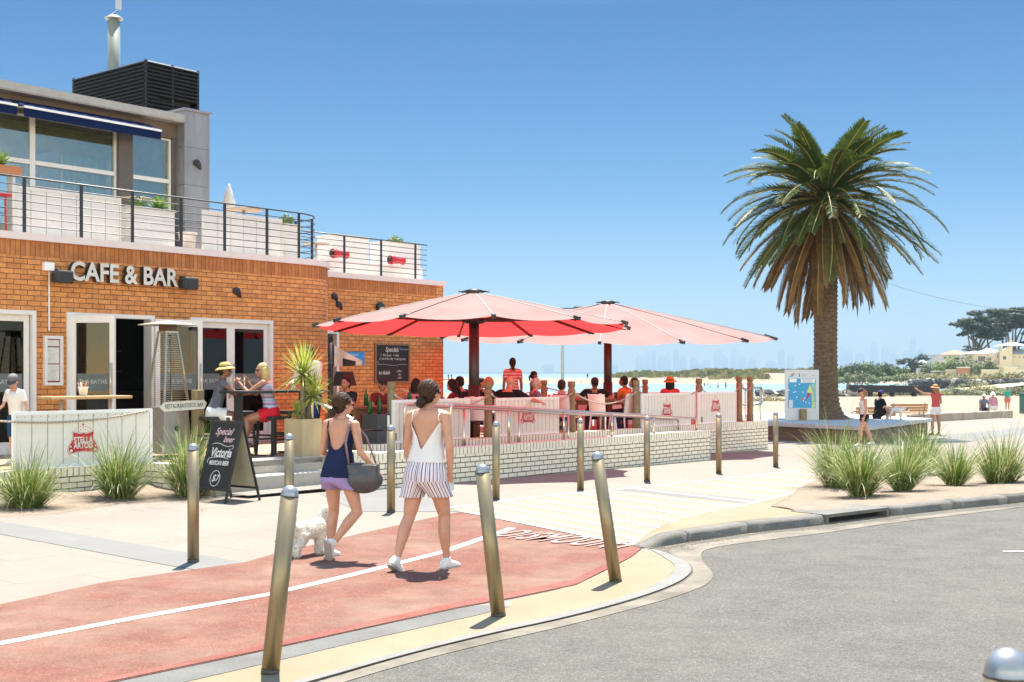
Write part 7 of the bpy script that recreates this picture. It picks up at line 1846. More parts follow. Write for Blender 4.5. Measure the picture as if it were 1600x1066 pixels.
def shorts(pr, name, mt, waist, length, off, flare, wave=.006, seed=0, period=None):
    """loose shorts: a hip shell that splits into two legs, with UVs running round the body so that stripes hang down"""
    P, sd_, H, bw, sec = pr['P'], pr['sd'], pr['H'], pr['bw'], pr['sec']; m = M(); n = 56
    def ring_sec(t):
        t = max(sec[0][0], t)
        for i in range(len(sec) - 1):
            if sec[i][0] <= t <= sec[i + 1][0] + 1e-9:
                kk = (t - sec[i][0]) / (sec[i + 1][0] - sec[i][0]); return [sec[i][z] + kk * (sec[i + 1][z] - sec[i][z]) for z in (1, 2, 3)]
    def loft(rows, us):
        ids = [m.add(r) for r in rows]; nn = len(rows[0])
        for j in range(len(rows) - 1):
            for k in range(nn):
                k2 = (k + 1) % nn; u0, u1 = [us * min(abs(q_ - nn / 4), nn - abs(q_ - nn / 4)) / nn if True else 0 for q_ in (k, k + 1)]; v0, v1 = j / len(rows), (j + 1) / len(rows)
                m.face((ids[j] + k, ids[j + 1] + k, ids[j + 1] + k2, ids[j] + k2), 0, True, [(u0, v0), (u0, v1), (u1, v1), (u1, v0)])
    rows = []
    for j in range(9):
        t = waist + (-.20 - waist) * j / 8; a, b, y = ring_sec(t)
        o_ = off + flare * .030 * (j / 8) ** .8
        rows.append([P + sd_ * (t * .30 * H) + V((0, y * H - .018 * H * (j / 8) * (1 if math.sin(2 * PI * k / n) < 0 else .2), 0)) + V((1, 0, 0)) * (a * H * bw + o_ + wave * .6 * noise.noise(V((k * .5, j * .2, seed)))) * math.cos(2 * PI * k / n) + V((0, 1, 0)) * (b * H * bw + o_ + wave * .6 * noise.noise(V((k * .5, j * .2, seed + 3)))) * math.sin(2 * PI * k / n) for k in range(n)])
    loft(rows, 1.0)
    last = rows[-1]; q4 = n // 4; ni = 12
    for side in (-1, 1):
        hj = P + V((side * pr['hipo'], 0, -.015 * H)); t_ = pr['th'][0 if side < 0 else 1].normalized()
        idx = [(q4 + (j if side < 0 else -j)) % n for j in range(2 * q4 + 1)]        # front centre, round the outside, to back centre
        outer = [last[j] for j in idx]; A, Bq = outer[-1], outer[0]
        inner = [A.lerp(Bq, (j + 1) / (ni + 1)) - V((0, 0, .030 * H * math.sin(PI * (j + 1) / (ni + 1)))) for j in range(ni)]
        ring = outer + inner; nn = len(ring); c0 = sum(ring, V()) / nn
        angs = [math.atan2(p.y - c0.y, p.x - c0.x) for p in ring]
        ids = [m.add(ring)]; J = 12
        us = [.5 * j / len(outer) for j in range(len(outer))] + [.5 + .2 * (j + 1) / (ni + 1) for j in range(ni)]
        for j in range(1, J + 1):
            f = j / J; sm_ = f * f * (3 - 2 * f); r_ = (.058 + .004 * f * flare) * H * bw; c_ = hj + t_ * (.05 * H + (length - .05 * H) * f) + V((side * .006 * H, -.006 * H, 0)); row = []
            for p, an in zip(ring, angs):
                w_ = wave * f * (math.sin(an * 5 + seed + side) + .7 * math.sin(an * 9 + side))
                tg = c_ + V((math.cos(an) * (r_ + w_), math.sin(an) * (r_ * 1.06 + w_), 0)); row.append((p + t_ * (.6 * length * f)).lerp(tg, f))
            ids.append(m.add(row))
        for j in range(J):
            for k in range(nn):
                k2 = (k + 1) % nn; u0, u1 = us[k], us[k2] if k2 else .72; v0, v1 = 1 + j / J, 1 + (j + 1) / J
                f4 = (ids[j] + k, ids[j + 1] + k, ids[j + 1] + k2, ids[j] + k2); uv4 = [(u0, v0), (u0, v1), (u1, v1), (u1, v0)]
                if side > 0: f4, uv4 = f4[::-1], uv4[::-1]
                m.face(f4, 0, True, uv4)
    o = m.build(name, mt, pr['e']); bm = bmesh.new(); bm.from_mesh(o.data); bmesh.ops.remove_doubles(bm, verts=bm.verts[:], dist=.0004); bm.to_mesh(o.data); bm.free()
    q_ = o.modifiers.new('m', 'SMOOTH'); q_.factor = .5; q_.iterations = 3
    s_ = o.modifiers.new('s', 'SOLIDIFY'); s_.thickness = .003; s_.offset = 1
    return o
def strap(pr, pts, mt, r=.004, name='strap'):
    m = M(); m.tube(pts, [(r * 1.6, r * .8)] * len(pts), 8); return m.build(name, mt, pr['e'])
def surf(pr, t, ang, off):
    """a point just outside the trunk"""
    P, sd_, H, bw, sec = pr['P'], pr['sd'], pr['H'], pr['bw'], pr['sec']; t = min(t, sec[-1][0])
    for i in range(len(sec) - 1):
        if sec[i][0] <= t <= sec[i + 1][0] + 1e-9:
            kk = (t - sec[i][0]) / (sec[i + 1][0] - sec[i][0]); a, b, y = [sec[i][z] + kk * (sec[i + 1][z] - sec[i][z]) for z in (1, 2, 3)]; break
    q = rad(ang); k2 = max(0, min(1, t)); ax = (pr['px'] * (1 - k2) + pr['rx'] * k2).normalized(); fw = sd_.cross(ax)
    return P + sd_ * (t * .30 * H) + fw * y * H + ax * (a * H * bw + off) * math.cos(q) + fw * (b * H * bw + off) * math.sin(q)

# ---- woman in white, walking away
WH = rad(-28)
g = gp(667, 890)
pw = person('woman in a white camisole and striped shorts walking away along the red path', (g.x, g.y, g.z), WH, 1.63, 'f', SKIN, None, (3, 0), -6,
            ((-.11, -.20, -1), (.07, .28, -1)), ((-.10, -.42, -1), (.03, .03, -1)), ((-.05, .86, -.52), (.12, 1, 0)),
            ((-.20, .04, -1), (.22, -.10, -1)), ((-.02, .34, -1), (-.10, .20, -1)), (18, 4), ('bun', H_BR), voxel=.0065, curl=(.6, .75), palm=((1, .1, 0), (-1, .2, 0)), build=1.06)
CAM = mat('cloth_white_silk', (.78, .75, .71), .7, var=.05, scale=4, bump=.8, bscale=7, spec=.2, trans=.12)
def vneck(deg):
    d = abs(((deg - 270 + 180) % 360) - 180); df = abs(((deg - 90 + 180) % 360) - 180)
    if d < 55: return .36 + .50 * (d / 55)
    if df < 60: return .60 + .26 * (df / 60)
    k = min(abs(d - 55), 35) / 35; return .86 - .10 * math.sin(PI * min(1, (d - 55) / 65))
garment(pw, 'camisole', CAM, .13, vneck, lambda t, q: .010 + max(0, .62 - t) * .040, 64, 26, .010, 3)
for s_ in (-1, 1):
    a0 = 270 + s_ * 55; strap(pw, [surf(pw, .855, a0, .012), surf(pw, .95, a0 - s_ * 3, .007), surf(pw, 1.01, 270 + s_ * 62, .022) + V((0, .01, .012)), surf(pw, .98, 90 - s_ * 58, .014), surf(pw, .85, 90 - s_ * 60, .012)], CAM)
STR = banded('striped_shorts', [(0, (.72, .64, .64)), (.34, (.025, .03, .10)), (.47, (.72, .64, .64)), (.66, (.30, .31, .5)), (.73, (.72, .64, .64)), (.89, (.03, .035, .12))], 'X', .062, .85, 'UV')
shorts(pw, 'striped_shorts', STR, .34, .225, .004, 1.0, .0028, 2)
e_ = empty('white_phone', (0, 0, 0)); bpy.data.objects.remove(e_)
wp = pw['e'].location + Matrix.Rotation(WH, 4, 'Z') @ (pw['WR'][1] + V((-.005, .03, -.095)))
m = M(); m.box(-.006, .006, -.035, .035, -.055, .04); o = bevel(m.build('phone', mat('phone_white', (.6, .62, .65), .3), None), .004); o.location = wp; o.rotation_euler = (rad(15), 0, WH); tag(o, 'small pale phone held in the right hand of the woman in white', 'phone')

# ---- woman in navy with a handbag
NVH = rad(-26); g = gp(530, 873)
pn_ = person('woman in a navy top and lilac shorts walking away with a grey handbag', (g.x, g.y, g.z), NVH, 1.50, 'f', SKIN, None, (3, 1), -4,
             ((-.05, .18, -1), (.30, .06, -1)), ((-.06, -.10, -1), (-.50, -.72, -1)), ((-.05, 1, 0), (-.25, .50, -.85)),
             ((-.20, -.02, -1), (.30, -.10, -1)), ((-.05, .95, -.45), (.55, .55, -.85)), (30, 8), ('bun', H_BR), voxel=.0062, curl=(.6, .5), palm=((1, 0, -.2), (-.6, 0, -.8)), build=.98)
NAVY = mat('cloth_navy', (.010, .016, .055), .8, var=.2, scale=5, bump=.3, bscale=14, spec=.2)
def scoop(deg):
    d = abs(((deg - 270 + 180) % 360) - 180); df = abs(((deg - 90 + 180) % 360) - 180)
    if d < 58: return .44 + .44 * (d / 58) ** 2.2
    if df < 60: return .66 + .22 * (df / 60)
    return .88 - .10 * math.sin(PI * min(1, (d - 58) / 62))
garment(pn_, 'tank_top', NAVY, -.13, scoop, lambda t, q: .010 + max(0, .40 - t) * .040, 64, 26, .005, 8)
for s_ in (-1, 1):
    a0 = 270 + s_ * 58; strap(pn_, [surf(pn_, .875, a0, .010), surf(pn_, .95, a0 - s_ * 3, .008), surf(pn_, 1.01, 270 + s_ * 62, .022) + V((0, .01, .012)), surf(pn_, .98, 90 - s_ * 58, .014), surf(pn_, .87, 90 - s_ * 60, .012)], NAVY, .005)
LIL = mat('cloth_lilac', (.30, .22, .42), .85, var=.1, scale=6, bump=.4, bscale=16, spec=.15)
shorts(pn_, 'lilac_shorts', LIL, .02, .15, .0, .7, .003, 5)
# handbag on her right shoulder
Mw = Matrix.Translation(pn_['e'].location) @ Matrix.Rotation(NVH, 4, 'Z')
bagc = V((.265, .0, pn_['P'].z - .03)); e = empty('handbag', Mw @ bagc, NVH + rad(10), 'dark grey leather handbag hanging from the shoulder of the woman in navy', 'handbag')
LEA = mat('grey_leather', (.055, .053, .058), .42, var=.15, scale=12, bump=.25, bscale=30)
m = M(); m.ball((.0, 0, -.04), (.195, .085, .13), 22); m.box(-.15, .15, -.05, .05, -.05, .10); m.ball((-.05, 0, .03), (.13, .07, .09), 16); fuse(m, 'bag_body', LEA, e, .012, 4)
m = M(); m.box(-.155, .155, -.012, .012, .095, .11); m.build('zip', mat('bag_zip', (.25, .22, .18), .4, .8), e)
sj = (Mw.inverted() @ (Mw @ (pn_['S'] + pn_['rx'] * .085 * 1.50 + V((0, -.0, .030 * 1.50))))) - bagc
Rb = Matrix.Rotation(-rad(10), 4, 'Z'); sj = (Rb @ sj)
m = M(); m.tube([V((-.13, -.03, .09)), V((-.15, -.06, .30)), sj + V((-.02, -.055, -.06)), sj + V((0, 0, .012)), sj + V((.0, .06, -.05)), V((.0, .07, .35)), V((.12, .03, .09))], [(.012, .004)] * 7, 8); m.build('strap', mat('strap_mauve', (.20, .13, .14), .5), e)

# ---- poodle
g = gp(486, 868); DW = mat('poodle_fur', (.80, .77, .70), .95, var=.05, scale=30, bump=.4, bscale=60, spec=.05, trans=.3)
dg_ = empty('dog', (g.x, g.y, g.z), rad(-38), 'small fluffy white poodle walking beside the woman in navy', 'dog')
m = M(); fr_ = .045
def leg_(pts, r): m.tube(pts, r, 10)
m.tube([(0, -.17, .235), (0, -.10, .25), (0, 0, .245), (0, .10, .25), (0, .16, .255)], [.065, .088, .080, .095, .07], 16)
m.tube([(0, .12, .26), (0, .18, .31), (0, .205, .35)], [.075, .06, .055], 12)
m.ball((0, .225, .375), (.066, .068, .066), 14); m.ball((0, .215, .42), (.055, .055, .04), 12); m.tube([(0, .26, .36), (0, .31, .350), (0, .325, .348)], [.036, .03, .02], 10)
for s_ in (-1, 1):
    m.tube([(s_ * .055, .215, .405), (s_ * .082, .20, .36), (s_ * .078, .205, .315)], [.022, .03, .022], 8)
leg_([(-.05, .13, .22), (-.05, .145, .12), (-.05, .155, .03), (-.05, .175, .012)], [.05, .038, .036, .026]); leg_([(.05, .10, .22), (.05, .06, .13), (.05, .05, .04), (.05, .07, .014)], [.05, .038, .036, .026])
leg_([(-.05, -.13, .23), (-.05, -.09, .16), (-.05, -.155, .09), (-.05, -.135, .03), (-.05, -.115, .013)], [.06, .046, .036, .034, .026]); leg_([(.05, -.14, .23), (.05, -.15, .16), (.05, -.225, .10), (.05, -.225, .035), (.05, -.20, .014)], [.06, .046, .036, .034, .026])
m.tube([(0, -.19, .27), (0, -.235, .32), (0, -.235, .37)], [.022, .026, .036], 9); m.ball((0, -.235, .385), .044, 10)
bo = fuse(m, 'body', DW, dg_, .0075, 2)
for v_ in bo.data.vertices:
    n_ = v_.normal; q = v_.co; k = noise.noise(q * 55) * .009 + noise.noise(q * 24 + V((9, 9, 9))) * .008
    v_.co = q + n_ * k
m = M(); rs = random.Random(6); polys = list(bo.data.polygons)
for k in range(15000):
    pl = rs.choice(polys); n_ = pl.normal; p = pl.center + V((rs.uniform(-1, 1), rs.uniform(-1, 1), rs.uniform(-1, 1))) * .004
    t1 = n_.cross(V((rs.gauss(0, 1), rs.gauss(0, 1), rs.gauss(0, 1)))).normalized(); L = rs.uniform(.007, .015); w = t1.cross(n_) * .0016
    q1 = p + n_ * L * .55 + t1 * L * .35; q2 = p + n_ * L * .75 + t1 * L * rs.uniform(.6, 1.1) - V((0, 0, L * .25))
    m.poly([p - w, q1 - w, q2, q1 + w, p + w], 0, None, True)
tag(m.build('fur', DW, bo), kind='stuff')
m = M()
m.ball((0, .345, .352), (.013, .012, .011), 8)
for s_ in (-1, 1): m.ball((s_ * .028, .283, .388), .009, 8)
m.build('nose_and_eyes', BLACK, dg_)
m = M(); m.tube([(.062 * math.cos(a), .172 + .02 * math.sin(a), .305 + .058 * math.sin(a) * .8) for a in [2 * PI * k / 20 for k in range(21)]], .008, 6); m.build('collar', mat('collar_dark', (.03, .03, .04), .5), dg_)

# ---- people at the bar table
q = at(335, 600, 19.9)
HATS = mat('straw_hat', (.60, .40, .12), .8, var=.15, scale=30, bump=.4, bscale=120)
person('woman in a yellow straw hat and grey top seated at the bar table', (q.x, q.y, DK), rad(-70), 1.64, 'f', SKIN3, .71, (14, 0), 0, ((-.15, 1, -.12), (.15, 1, -.16)), ((-.05, .1, -1), (.0, .05, -1)), None,
       ((-.25, .75, -.62), (.25, .75, -.62)), ((.45, .9, .05), (-.35, .95, .05)), (25, 0), ('bob', H_DK), dict(mat=cloth('slate', (.10, .105, .125)), sleeve=.25, neck=.97), dict(mat=cloth('white', (.62, .6, .58)), len=.45), BLACK, ('brim', HATS), True, .010, None, (.7, .7), ((0, 0, -1), (0, 0, -1)))
q = at(424, 600, 20.1)
BLS = banded('blue_pink_stripes', [(0, (.20, .28, .52)), (.3, (.50, .50, .60)), (.5, (.12, .14, .36)), (.7, (.55, .22, .32)), (.85, (.42, .42, .56))], 'Z', .11, .85, 'Object', True)
person('blonde woman in a striped singlet and red shorts seated at the bar table', (q.x, q.y, DK), rad(88), 1.64, 'f', SKIN2, .71, (12, 0), 0, ((-.15, 1, -.25), (.12, 1, -.38)), ((-.05, .05, -1), (.02, .35, -1)), None,
       ((-.15, .8, -.55), (.20, .75, -.65)), ((.35, .75, .75), (-.2, .55, .9)), (-28, 4), ('long', H_BL), dict(mat=BLS, strap=1, neck=.90), dict(mat=cloth('red', (.52, .015, .03)), len=.42), mat('pink_grey_shoe', (.40, .36, .38), .6, var=.3, scale=40), None, True, .010, None, (.9, .9), ((1, 0, 0), (-1, 0, 0)))
# waiter
q = at(487, 600, 23.2)
person('waiter in a white shirt and navy apron behind the yucca', (q.x, q.y, DK), rad(150), 1.78, 'm', SKIN, None, (6, 0), 0, top=dict(mat=cloth('white', (.62, .6, .58)), sleeve=1.3), bottom=dict(mat=cloth('navy_blue', (.02, .05, .14)), len=1.9), hair=('short', H_DK), shoes=BLACK, upper=((-.2, .3, -1), (.2, .3, -1)), fore=((.2, .9, -.3), (-.2, .9, -.3)), voxel=.012)
# boy at the left
q = at(26, 600, 18.3)
person('boy in a white T-shirt and grey cap at the left edge', (q.x, q.y, DK), rad(165), 1.26, 'c', SKIN, None, (6, 0), 0, top=dict(mat=cloth('white', (.62, .6, .58)), sleeve=.7), bottom=dict(mat=cloth('navy_blue', (.02, .05, .14)), len=.9), hair=('short', H_BR), hat=('cap', mat('cap_grey', (.13, .12, .125), .8, var=.2), mat('cap_peak_grey', (.05, .05, .045), .8)), upper=((-.35, 0, -1), (.35, .05, -1)), fore=((-.25, .1, -1), (.5, .6, -.6)), head=(-25, 28), voxel=.010)

# ---- diners under the parasols
G_ = None
def seat(label, p, top_py, Y, rz, **k):
    """seated figure whose head top is seen at p, top_py"""
    q = at(p, top_py, Y); H = k.pop('H', 1.68); ln = k.get('lean', (8, 0)); k.setdefault('lean', ln)
    pel = (q.z - DK) - H * (.022 + .094 + .066 + .30 * math.cos(rad(ln[0]))) + .006
    k.setdefault('thigh', ((-.15, 1, -.05), (.15, 1, -.05))); k.setdefault('shin', ((-.05, .05, -1), (.05, .05, -1)))
    k.setdefault('upper', ((-.25, .55, -.8), (.25, .55, -.8))); k.setdefault('fore', ((.25, .9, .1), (-.25, .9, .1)))
    off = Matrix.Rotation(rz, 4, 'Z') @ V((0, math.sin(rad(ln[0])) * .30 * H + .03, 0))
    return person(label, (q.x - off.x, q.y - off.y, DK), rz, H, k.pop('sex', 'f'), k.pop('skin', SKIN2), max(.42, pel), voxel=.012, **k)
T = lambda n, c, s_=.6: dict(mat=cloth(n, c), sleeve=s_)
JN = dict(mat=cloth('dark_denim', (.03, .04, .08)), len=1.8)
seat('diner in a dark cap and sunglasses facing the street beside the green bottles', 598, 596, 23.6, rad(200), hair=('bob', H_DK), hat=('cap', mat('cap_black', (.015, .015, .016), .8)), glasses=True, top=T('maroon', (.12, .02, .02)), bottom=JN)
seat('woman with red brown hair beside the square lamp shade', 541, 590, 23.4, rad(150), hair=('bob', H_DK), top=T('black', (.015, .015, .017)), bottom=JN)
seat('woman with long black hair seen from behind by the brick wing', 650, 594, 24.2, rad(-10), hair=('long', H_DK), top=T('pink', (.45, .22, .24), .5), bottom=JN)
seat('woman with brown hair looking down at her table right of the brick wing', 709, 597, 24.4, rad(70), hair=('long', H_DK), lean=(14, 0), head=(0, 25), top=T('dark_red', (.16, .02, .03), .5), bottom=JN)
seat('man in a black T-shirt behind the woman looking down', 718, 592, 26.2, rad(60), sex='m', hair=('short', H_DK), top=T('black', (.015, .015, .017)), bottom=JN, H=1.75)
seat('man with a bald red lit head behind the nearer parasol pole', 763, 590, 25.6, rad(-60), sex='m', hair=('bald', None), top=T('black', (.015, .015, .017)), bottom=JN, H=1.76)
seat('dark haired diner just left of the bald man by the parasol pole', 752, 592, 27.2, rad(-100), hair=('bob', H_DK), top=T('grey', (.12, .12, .13)), bottom=JN)
seat('bald man in a black shirt with his arm along the board screen', 797, 589, 24.6, rad(-35), sex='m', skin=SKIN, hair=('bald', None), top=T('black', (.015, .015, .017), .9), bottom=JN, H=1.80, upper=((-.95, .1, -.35), (1, .0, -.42)), fore=((-.4, .9, -.1), (.95, -.25, -.15)), palm=((0, 0, -1), (0, 0, -1)), build=1.1)
q = at(801, 563, 29.2); STP = banded('red_white_stripes', [(0, (.50, .06, .07)), (.55, (.60, .42, .42))], 'Z', .07)
person('person in a red and white striped T-shirt standing with their back turned', (q.x, q.y, DK), rad(5), q.z - DK, 'f', SKIN3, top=dict(mat=STP, sleeve=.6), bottom=JN, hair=('tail', H_DK), shoes=BLACK, voxel=.012)
q = at(833, 583, 29.8)
person('girl in a red cap with a long dark ponytail standing side on', (q.x, q.y, DK), rad(-85), q.z - DK - .01, 'f', SKIN3, top=T('dark_red', (.16, .02, .03), .5), bottom=dict(mat=cloth('navy_blue', (.02, .05, .14)), len=.8), hair=('tail', H_DK), hat=('cap', H_DK, mat('cap_red', (.5, .02, .03), .7)), shoes=BLACK, voxel=.012)
seat('woman with short grey hair and a mauve top', 838, 597, 25.8, rad(-70), hair=('short', H_GY), skin=SKIN, top=T('mauve', (.20, .14, .22), .3), bottom=JN)
BST_ = banded('navy_white_stripes', [(0, (.58, .56, .55)), (.55, (.04, .05, .14))], 'Z', .045)
seat('boy in a navy and white striped T-shirt seen from behind', 878, 595, 25.9, rad(-25), sex='c', skin=SKIN, hair=('short', H_BR), top=dict(mat=BST_, sleeve=.7), bottom=JN, H=1.5)
seat('man in a dark cap with blue sunglasses leaning over his plate', 929, 597, 29.2, rad(180), sex='m', hair=('short', H_DK), hat=('cap', mat('cap_black', (.015, .015, .016), .8)), lean=(24, 0), head=(0, 32), top=T('black', (.015, .015, .017)), bottom=JN, upper=((-.75, .45, -.65), (.75, .45, -.65)), fore=((.55, .75, -.1), (-.55, .75, -.1)), H=1.78)
seat('man with an orange collar right of the far parasol pole', 975, 592, 29.6, rad(60), sex='m', skin=SKIN3, hair=('short', H_DK), top=T('orange', (.55, .16, .03)), bottom=JN, H=1.74)
seat('woman with long brown hair and a pink top beside the timber post', 991, 598, 27.8, rad(75), hair=('long', H_BR), top=T('hot_pink', (.50, .13, .20)), bottom=JN)
seat('woman in an orange hat and red top seen from behind', 1047, 594, 29.6, rad(-12), hair=('long', H_DK), hat=('bucket', mat('orange_hat', (.52, .18, .03), .8)), top=T('scarlet', (.55, .05, .05)), bottom=JN)

# ---- people by the palm and on the sand
g = at(1350, 690, 33.2)
person('woman in a white singlet, black shorts and cap walking past the platform', (g.x, g.y, gz(33.2)), rad(95), 1.52, 'f', SKIN, None, (3, 0), 0, ((-.05, .38, -1), (.05, -.30, -1)), ((0, .12, -1), (0, -.50, -1)), None, ((-.2, -.05, -1), (.12, -.15, -1)), ((0, .3, -1), (0, .15, -1)), (0, 22), ('tail', mat('hair_auburn', (.22, .09, .03), .5, var=.3, scale=26)), dict(mat=cloth('white', (.62, .6, .58)), strap=1, neck=.9), dict(mat=cloth('black', (.015, .015, .017)), len=.35), SHOEW, ('cap', mat('cap_black', (.015, .015, .016), .8)), None, .010)
g = at(1371, 655, 40.0)
person('boy in a black T-shirt and purple cap sitting on the platform', (g.x, g.y, PTOP), rad(-75), 1.62, 'm', SKIN, .13, (10, 0), 0, ((-.5, .8, .75), (.4, .8, .75)), ((.1, -.25, -1), (.0, -.2, -1)), None, ((-.3, .1, -1), (.3, .3, -1)), ((0, .3, -1), (.0, .5, -.9)), (-10, 0), ('short', H_DK), T('black', (.015, .015, .017)), dict(mat=cloth('black', (.015, .015, .017)), len=.9), BLACK, ('cap', mat('cap_purple', (.06, .03, .20), .8)), None, .012)
g = at(1462, 681, 41.0)
person('woman in a straw hat, red top and white shorts pointing with one arm out', (g.x, g.y, gz(41.0)), rad(18), 1.60, 'f', SKIN2, None, (0, 0), 0, ((-.10, .02, -1), (.10, .04, -1)), ((.0, -.04, -1), (.0, -.04, -1)), None, ((-1, .25, .12), (.25, .1, -1)), ((-.85, .2, .55), (.3, .9, -.2)), (-15, 0), ('long', mat('hair_auburn', (.22, .09, .03), .5)), dict(mat=cloth('coral', (.42, .07, .07)), sleeve=.15, hem=-.15), dict(mat=cloth('white', (.62, .6, .58)), len=.45), mat('dark_sandal', (.05, .03, .02), .6), ('brim', mat('tan_hat', (.45, .24, .09), .8)), None, .010)
g = at(1536, 655, 64.5)
person('person in a white cap and grey T-shirt crouched by a small dog', (g.x, g.y, gz(64) + .05), rad(170), 1.66, 'f', SKIN3, .42, (22, 0), 0, ((-.25, 1, .0), (.25, 1, .0)), ((0, -.05, -1), (0, -.05, -1)), None, ((-.2, .5, -.8), (.2, .5, -.8)), ((.1, .5, -.8), (-.1, .5, -.8)), (0, 0), ('bob', H_DK), T('grey_blue', (.14, .15, .2)), dict(mat=cloth('dark_denim', (.03, .04, .08)), len=.8), SHOEW, ('cap', WHITE), None, .014)
g = at(1552, 640, 67.5)
person('person in a pink shirt and white hat seated with their back turned', (g.x, g.y, gz(66) + .05), rad(-10), 1.66, 'f', SKIN2, .45, (8, 0), 0, ((-.15, 1, 0), (.15, 1, 0)), ((0, .1, -1), (0, .1, -1)), None, hair=('short', H_GY), top=T('rose', (.46, .22, .27), 1.4), bottom=dict(mat=cloth('white', (.62, .6, .58)), len=1.8), hat=('brim', WHITE), voxel=.014)
g = at(1574, 640, 68)
person('child in a turquoise T-shirt and coral shorts standing on the seat wall', (g.x, g.y, gz(68) + .28), rad(175), 1.28, 'c', SKIN, None, (0, 0), 0, top=T('turquoise', (.03, .34, .28)), bottom=dict(mat=cloth('coral_short', (.60, .16, .10)), len=.6), hair=('short', H_BR), hat=('cap', mat('cap_blue', (.02, .06, .35), .8)), voxel=.012)
# dogs by the palm
def dog(label, loc, rz, k, base, patch, patches):
    e = empty('dog', loc, rz, label, 'dog'); m = M()
    def T_(pts, r, n=10): m.tube([V(p) * k for p in pts], [x * k for x in r], n)
    T_([(0, -.25, .40), (0, -.10, .42), (0, .10, .40), (0, .24, .42)], [.10, .12, .135, .10], 14); T_([(0, .20, .44), (0, .32, .46), (0, .36, .44)], [.09, .075, .07])
    m.ball(V((0, .40, .44)) * k, (.075 * k, .085 * k, .075 * k), 12); T_([(0, .44, .42), (0, .53, .38), (0, .55, .375)], [.05, .038, .03])
    for s_ in (-1, 1): T_([(s_ * .05, .38, .50), (s_ * .085, .37, .47), (s_ * .09, .38, .42)], [.018, .028, .012], 7)
    T_([(-.07, .20, .36), (-.07, .22, .2), (-.07, .21, .03), (-.07, .25, .015)], [.06, .035, .028, .022]); T_([(.07, .16, .36), (.07, .13, .2), (.07, .14, .03), (.07, .18, .015)], [.06, .035, .028, .022])
    T_([(-.07, -.22, .38), (-.07, -.17, .25), (-.07, -.27, .15), (-.07, -.25, .03), (-.07, -.21, .015)], [.075, .052, .03, .026, .022]); T_([(.07, -.25, .38), (.07, -.24, .25), (.07, -.36, .16), (.07, -.36, .03), (.07, -.32, .015)], [.075, .052, .03, .026, .022])
    T_([(0, -.30, .45), (0, -.38, .55), (0, -.40, .64)], [.025, .02, .010], 7)
    fuse(m, 'body', base, e, .010, 2)
    for (x, y, z, r_) in patches: m = M(); m.ball(V((x, y, z)) * k, r_ * k, 12); m.build('fur_patch', patch, e)
    return e
q = at(1401, 655, 39.6)
dog('white dog with tan ears leaning forward on the platform edge', (q.x, q.y, PTOP), rad(-95), .72, mat('dog_white', (.60, .56, .50), .9, var=.1), mat('dog_tan', (.16, .08, .035), .9), [(0, .42, .455, .083), (.09, .37, .455, .034), (-.09, .37, .455, .034)])
q = at(1530, 655, 63.9)
dog('small brown and white dog at the feet of the crouched person', (q.x, q.y, gz(63.9)), rad(160), .75, mat('dog_brown', (.26, .15, .08), .9, var=.3), mat('dog_white', (.42, .39, .35), .9), [(0, .22, .34, .115)])
# walkers at the lagoon edge
rr_ = random.Random(8)
for i, (p, y0, y1, c_) in enumerate(((1101, 598, 606, 'dark'), (1106, 598, 605, 'dark'), (1110, 602, 608, 'dark'), (1122, 598, 609, 'pale'), (1134, 597, 609, 'dark'), (1168, 597, 601, 'dark'), (908, 595, 601, 'dark'))):
    Y = 1.62 * F / (y1 - y0) if i < 5 else 300; Y = min(Y, 190) if i < 5 else Y; q = at(p, y1, Y)
    z = at(p, y1, Y).z
    person(['first bather wading on the left of the lagoon group', 'second bather wading in the lagoon group', 'bather bending low in the shallow lagoon', 'bather in pale clothes standing in the shallows', 'bather in dark clothes right of the one in pale clothes', 'distant walker seen between the two end posts', 'lone distant walker on the sand spit'][i], (q.x, Y, z), rad(rr_.uniform(-90, 90)), (y1 - y0) * Y / F, 'f', SKIN2, voxel=.03, top=T('black', (.015, .015, .017)) if c_ == 'dark' else T('white', (.62, .6, .58)), bottom=dict(mat=cloth('dark_denim', (.03, .04, .08)), len=.8), hair=('short', H_DK), shoes=None, group='bathers and walkers at the lagoon')
HAZE = .00020
BACK_FILL = (1.42, 1.04, .70, 1)
SKYT = ((0, (.19, .185, .20)), (.06, (.112, .150, .193)), (.15, (.030, .106, .158)), (.28, (.0, .074, .130)), (.5, (.52, .52, .50)), (.8, (1, .93, .80)))
# ------------------------------------------------------------------ camera, light, sky
cam = bpy.data.cameras.new('camera'); co = bpy.data.objects.new('camera', cam); C.objects.link(co)
co.location = (0, 0, CH); co.rotation_euler = (PI / 2, 0, 0)
cam.sensor_width = 36; cam.lens = F / 1600 * 36; cam.shift_y = (HY - 533) / 1600
cam.clip_end = 30000; cam.clip_start = .1
cam.dof.use_dof = True; cam.dof.focus_distance = 13; cam.dof.aperture_fstop = 6.5
sc.camera = co
EL, AZ = 68.0, 4.0         # sun height and how far right of straight ahead it stands
sd = V((math.sin(rad(AZ)) * math.cos(rad(EL)), math.cos(rad(AZ)) * math.cos(rad(EL)), math.sin(rad(EL))))
sl = bpy.data.lights.new('sun', 'SUN'); so = bpy.data.objects.new('sun', sl); C.objects.link(so)
sl.energy = 2.45; sl.angle = rad(.53); sl.color = (1, .93, .82)
so.rotation_euler = sd.to_track_quat('Z', 'Y').to_euler()
w = bpy.data.worlds.new('World'); sc.world = w; w.use_nodes = True
nt = w.node_tree; bg = nt.nodes['Background']
sky = nt.nodes.new('ShaderNodeTexSky'); sky.sky_type = 'NISHITA'; sky.sun_disc = False
sky.sun_elevation = rad(EL); sky.sun_rotation = rad(AZ); sky.altitude = 0; sky.air_density = 1.0; sky.dust_density = 0.0; sky.ozone_density = 4.5
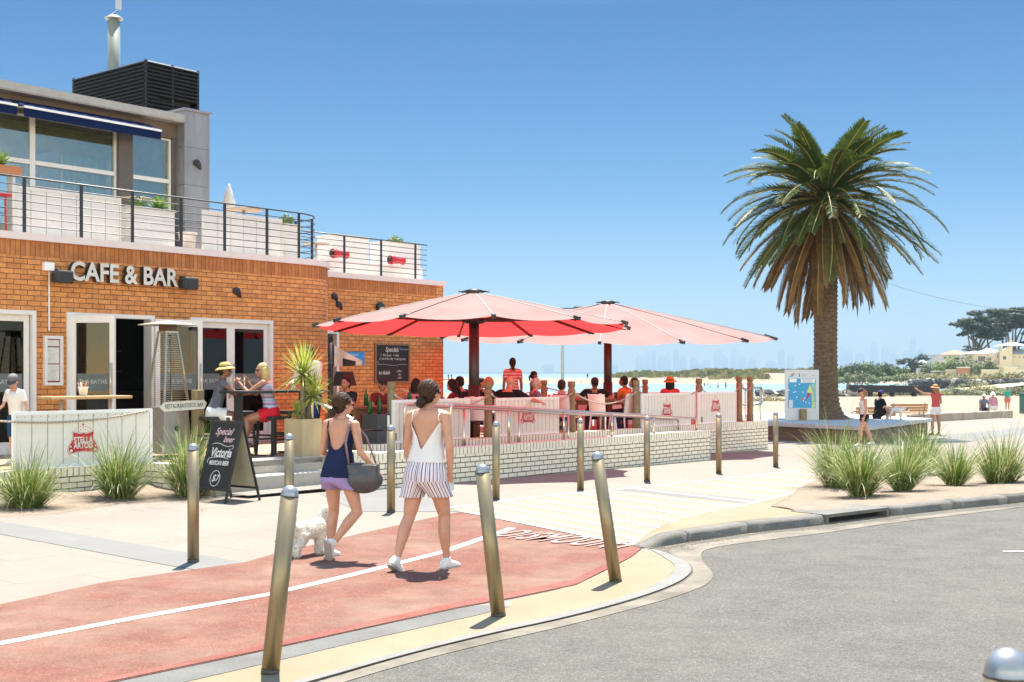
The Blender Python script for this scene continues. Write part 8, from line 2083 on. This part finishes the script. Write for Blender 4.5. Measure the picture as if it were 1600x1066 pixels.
tn = nt.nodes.new('ShaderNodeMix'); tn.data_type = 'RGBA'; tn.blend_type = 'MULTIPLY'; tn.inputs['Factor'].default_value = 1
wt = nt.nodes.new('ShaderNodeTexCoord'); wz = nt.nodes.new('ShaderNodeSeparateXYZ'); nt.links.new(wt.outputs['Generated'], wz.inputs[0])
wr_ = nt.nodes.new('ShaderNodeValToRGB'); el_ = wr_.color_ramp.elements
for i_, (p_, c_) in enumerate(SKYT):
    e_ = el_[i_] if i_ < 2 else el_.new(p_)
    e_.position = p_; e_.color = (*c_, 1)
nt.links.new(wz.outputs['Z'], wr_.inputs['Fac'])
# added bright warm sky patch behind the viewpoint, lifting the shaded fronts
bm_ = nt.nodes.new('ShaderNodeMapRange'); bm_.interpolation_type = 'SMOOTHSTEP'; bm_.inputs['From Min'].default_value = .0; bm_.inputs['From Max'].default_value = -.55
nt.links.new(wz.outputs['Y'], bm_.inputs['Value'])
bx_ = nt.nodes.new('ShaderNodeMix'); bx_.data_type = 'RGBA'; nt.links.new(bm_.outputs['Result'], bx_.inputs['Factor']); nt.links.new(wr_.outputs['Color'], bx_.inputs['A']); bx_.inputs['B'].default_value = BACK_FILL
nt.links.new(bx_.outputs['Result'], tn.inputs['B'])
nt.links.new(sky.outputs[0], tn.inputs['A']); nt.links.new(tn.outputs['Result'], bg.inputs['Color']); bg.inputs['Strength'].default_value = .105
sc.view_settings.view_transform = 'Standard'; sc.view_settings.look = 'None'; sc.view_settings.exposure = 2.6; sc.view_settings.gamma = 1
sc.render.engine = 'CYCLES'
sc.cycles.use_denoising = True
sc.cycles.max_bounces = 8; sc.cycles.transparent_max_bounces = 16
sc.cycles.sample_clamp_indirect = 6; sc.cycles.caustics_reflective = False; sc.cycles.caustics_refractive = False

# ------------------------------------------------------------------ sea haze
hm = bpy.data.materials.new('haze'); hm.use_nodes = True; nt = hm.node_tree
nt.nodes.remove(nt.nodes['Principled BSDF']); pv = nt.nodes.new('ShaderNodeVolumePrincipled')
pv.inputs['Color'].default_value = (.35, .49, .60, 1); pv.inputs['Density'].default_value = HAZE; pv.inputs['Anisotropy'].default_value = .15
nt.links.new(pv.outputs[0], nt.nodes['Material Output'].inputs['Volume'])
m = M(); m.box(-7000, 7500, -120, 9800, -3.2, 345)
tag(m.build('haze', hm), 'pale sea haze over the bay', 'haze', None, 'stuff')
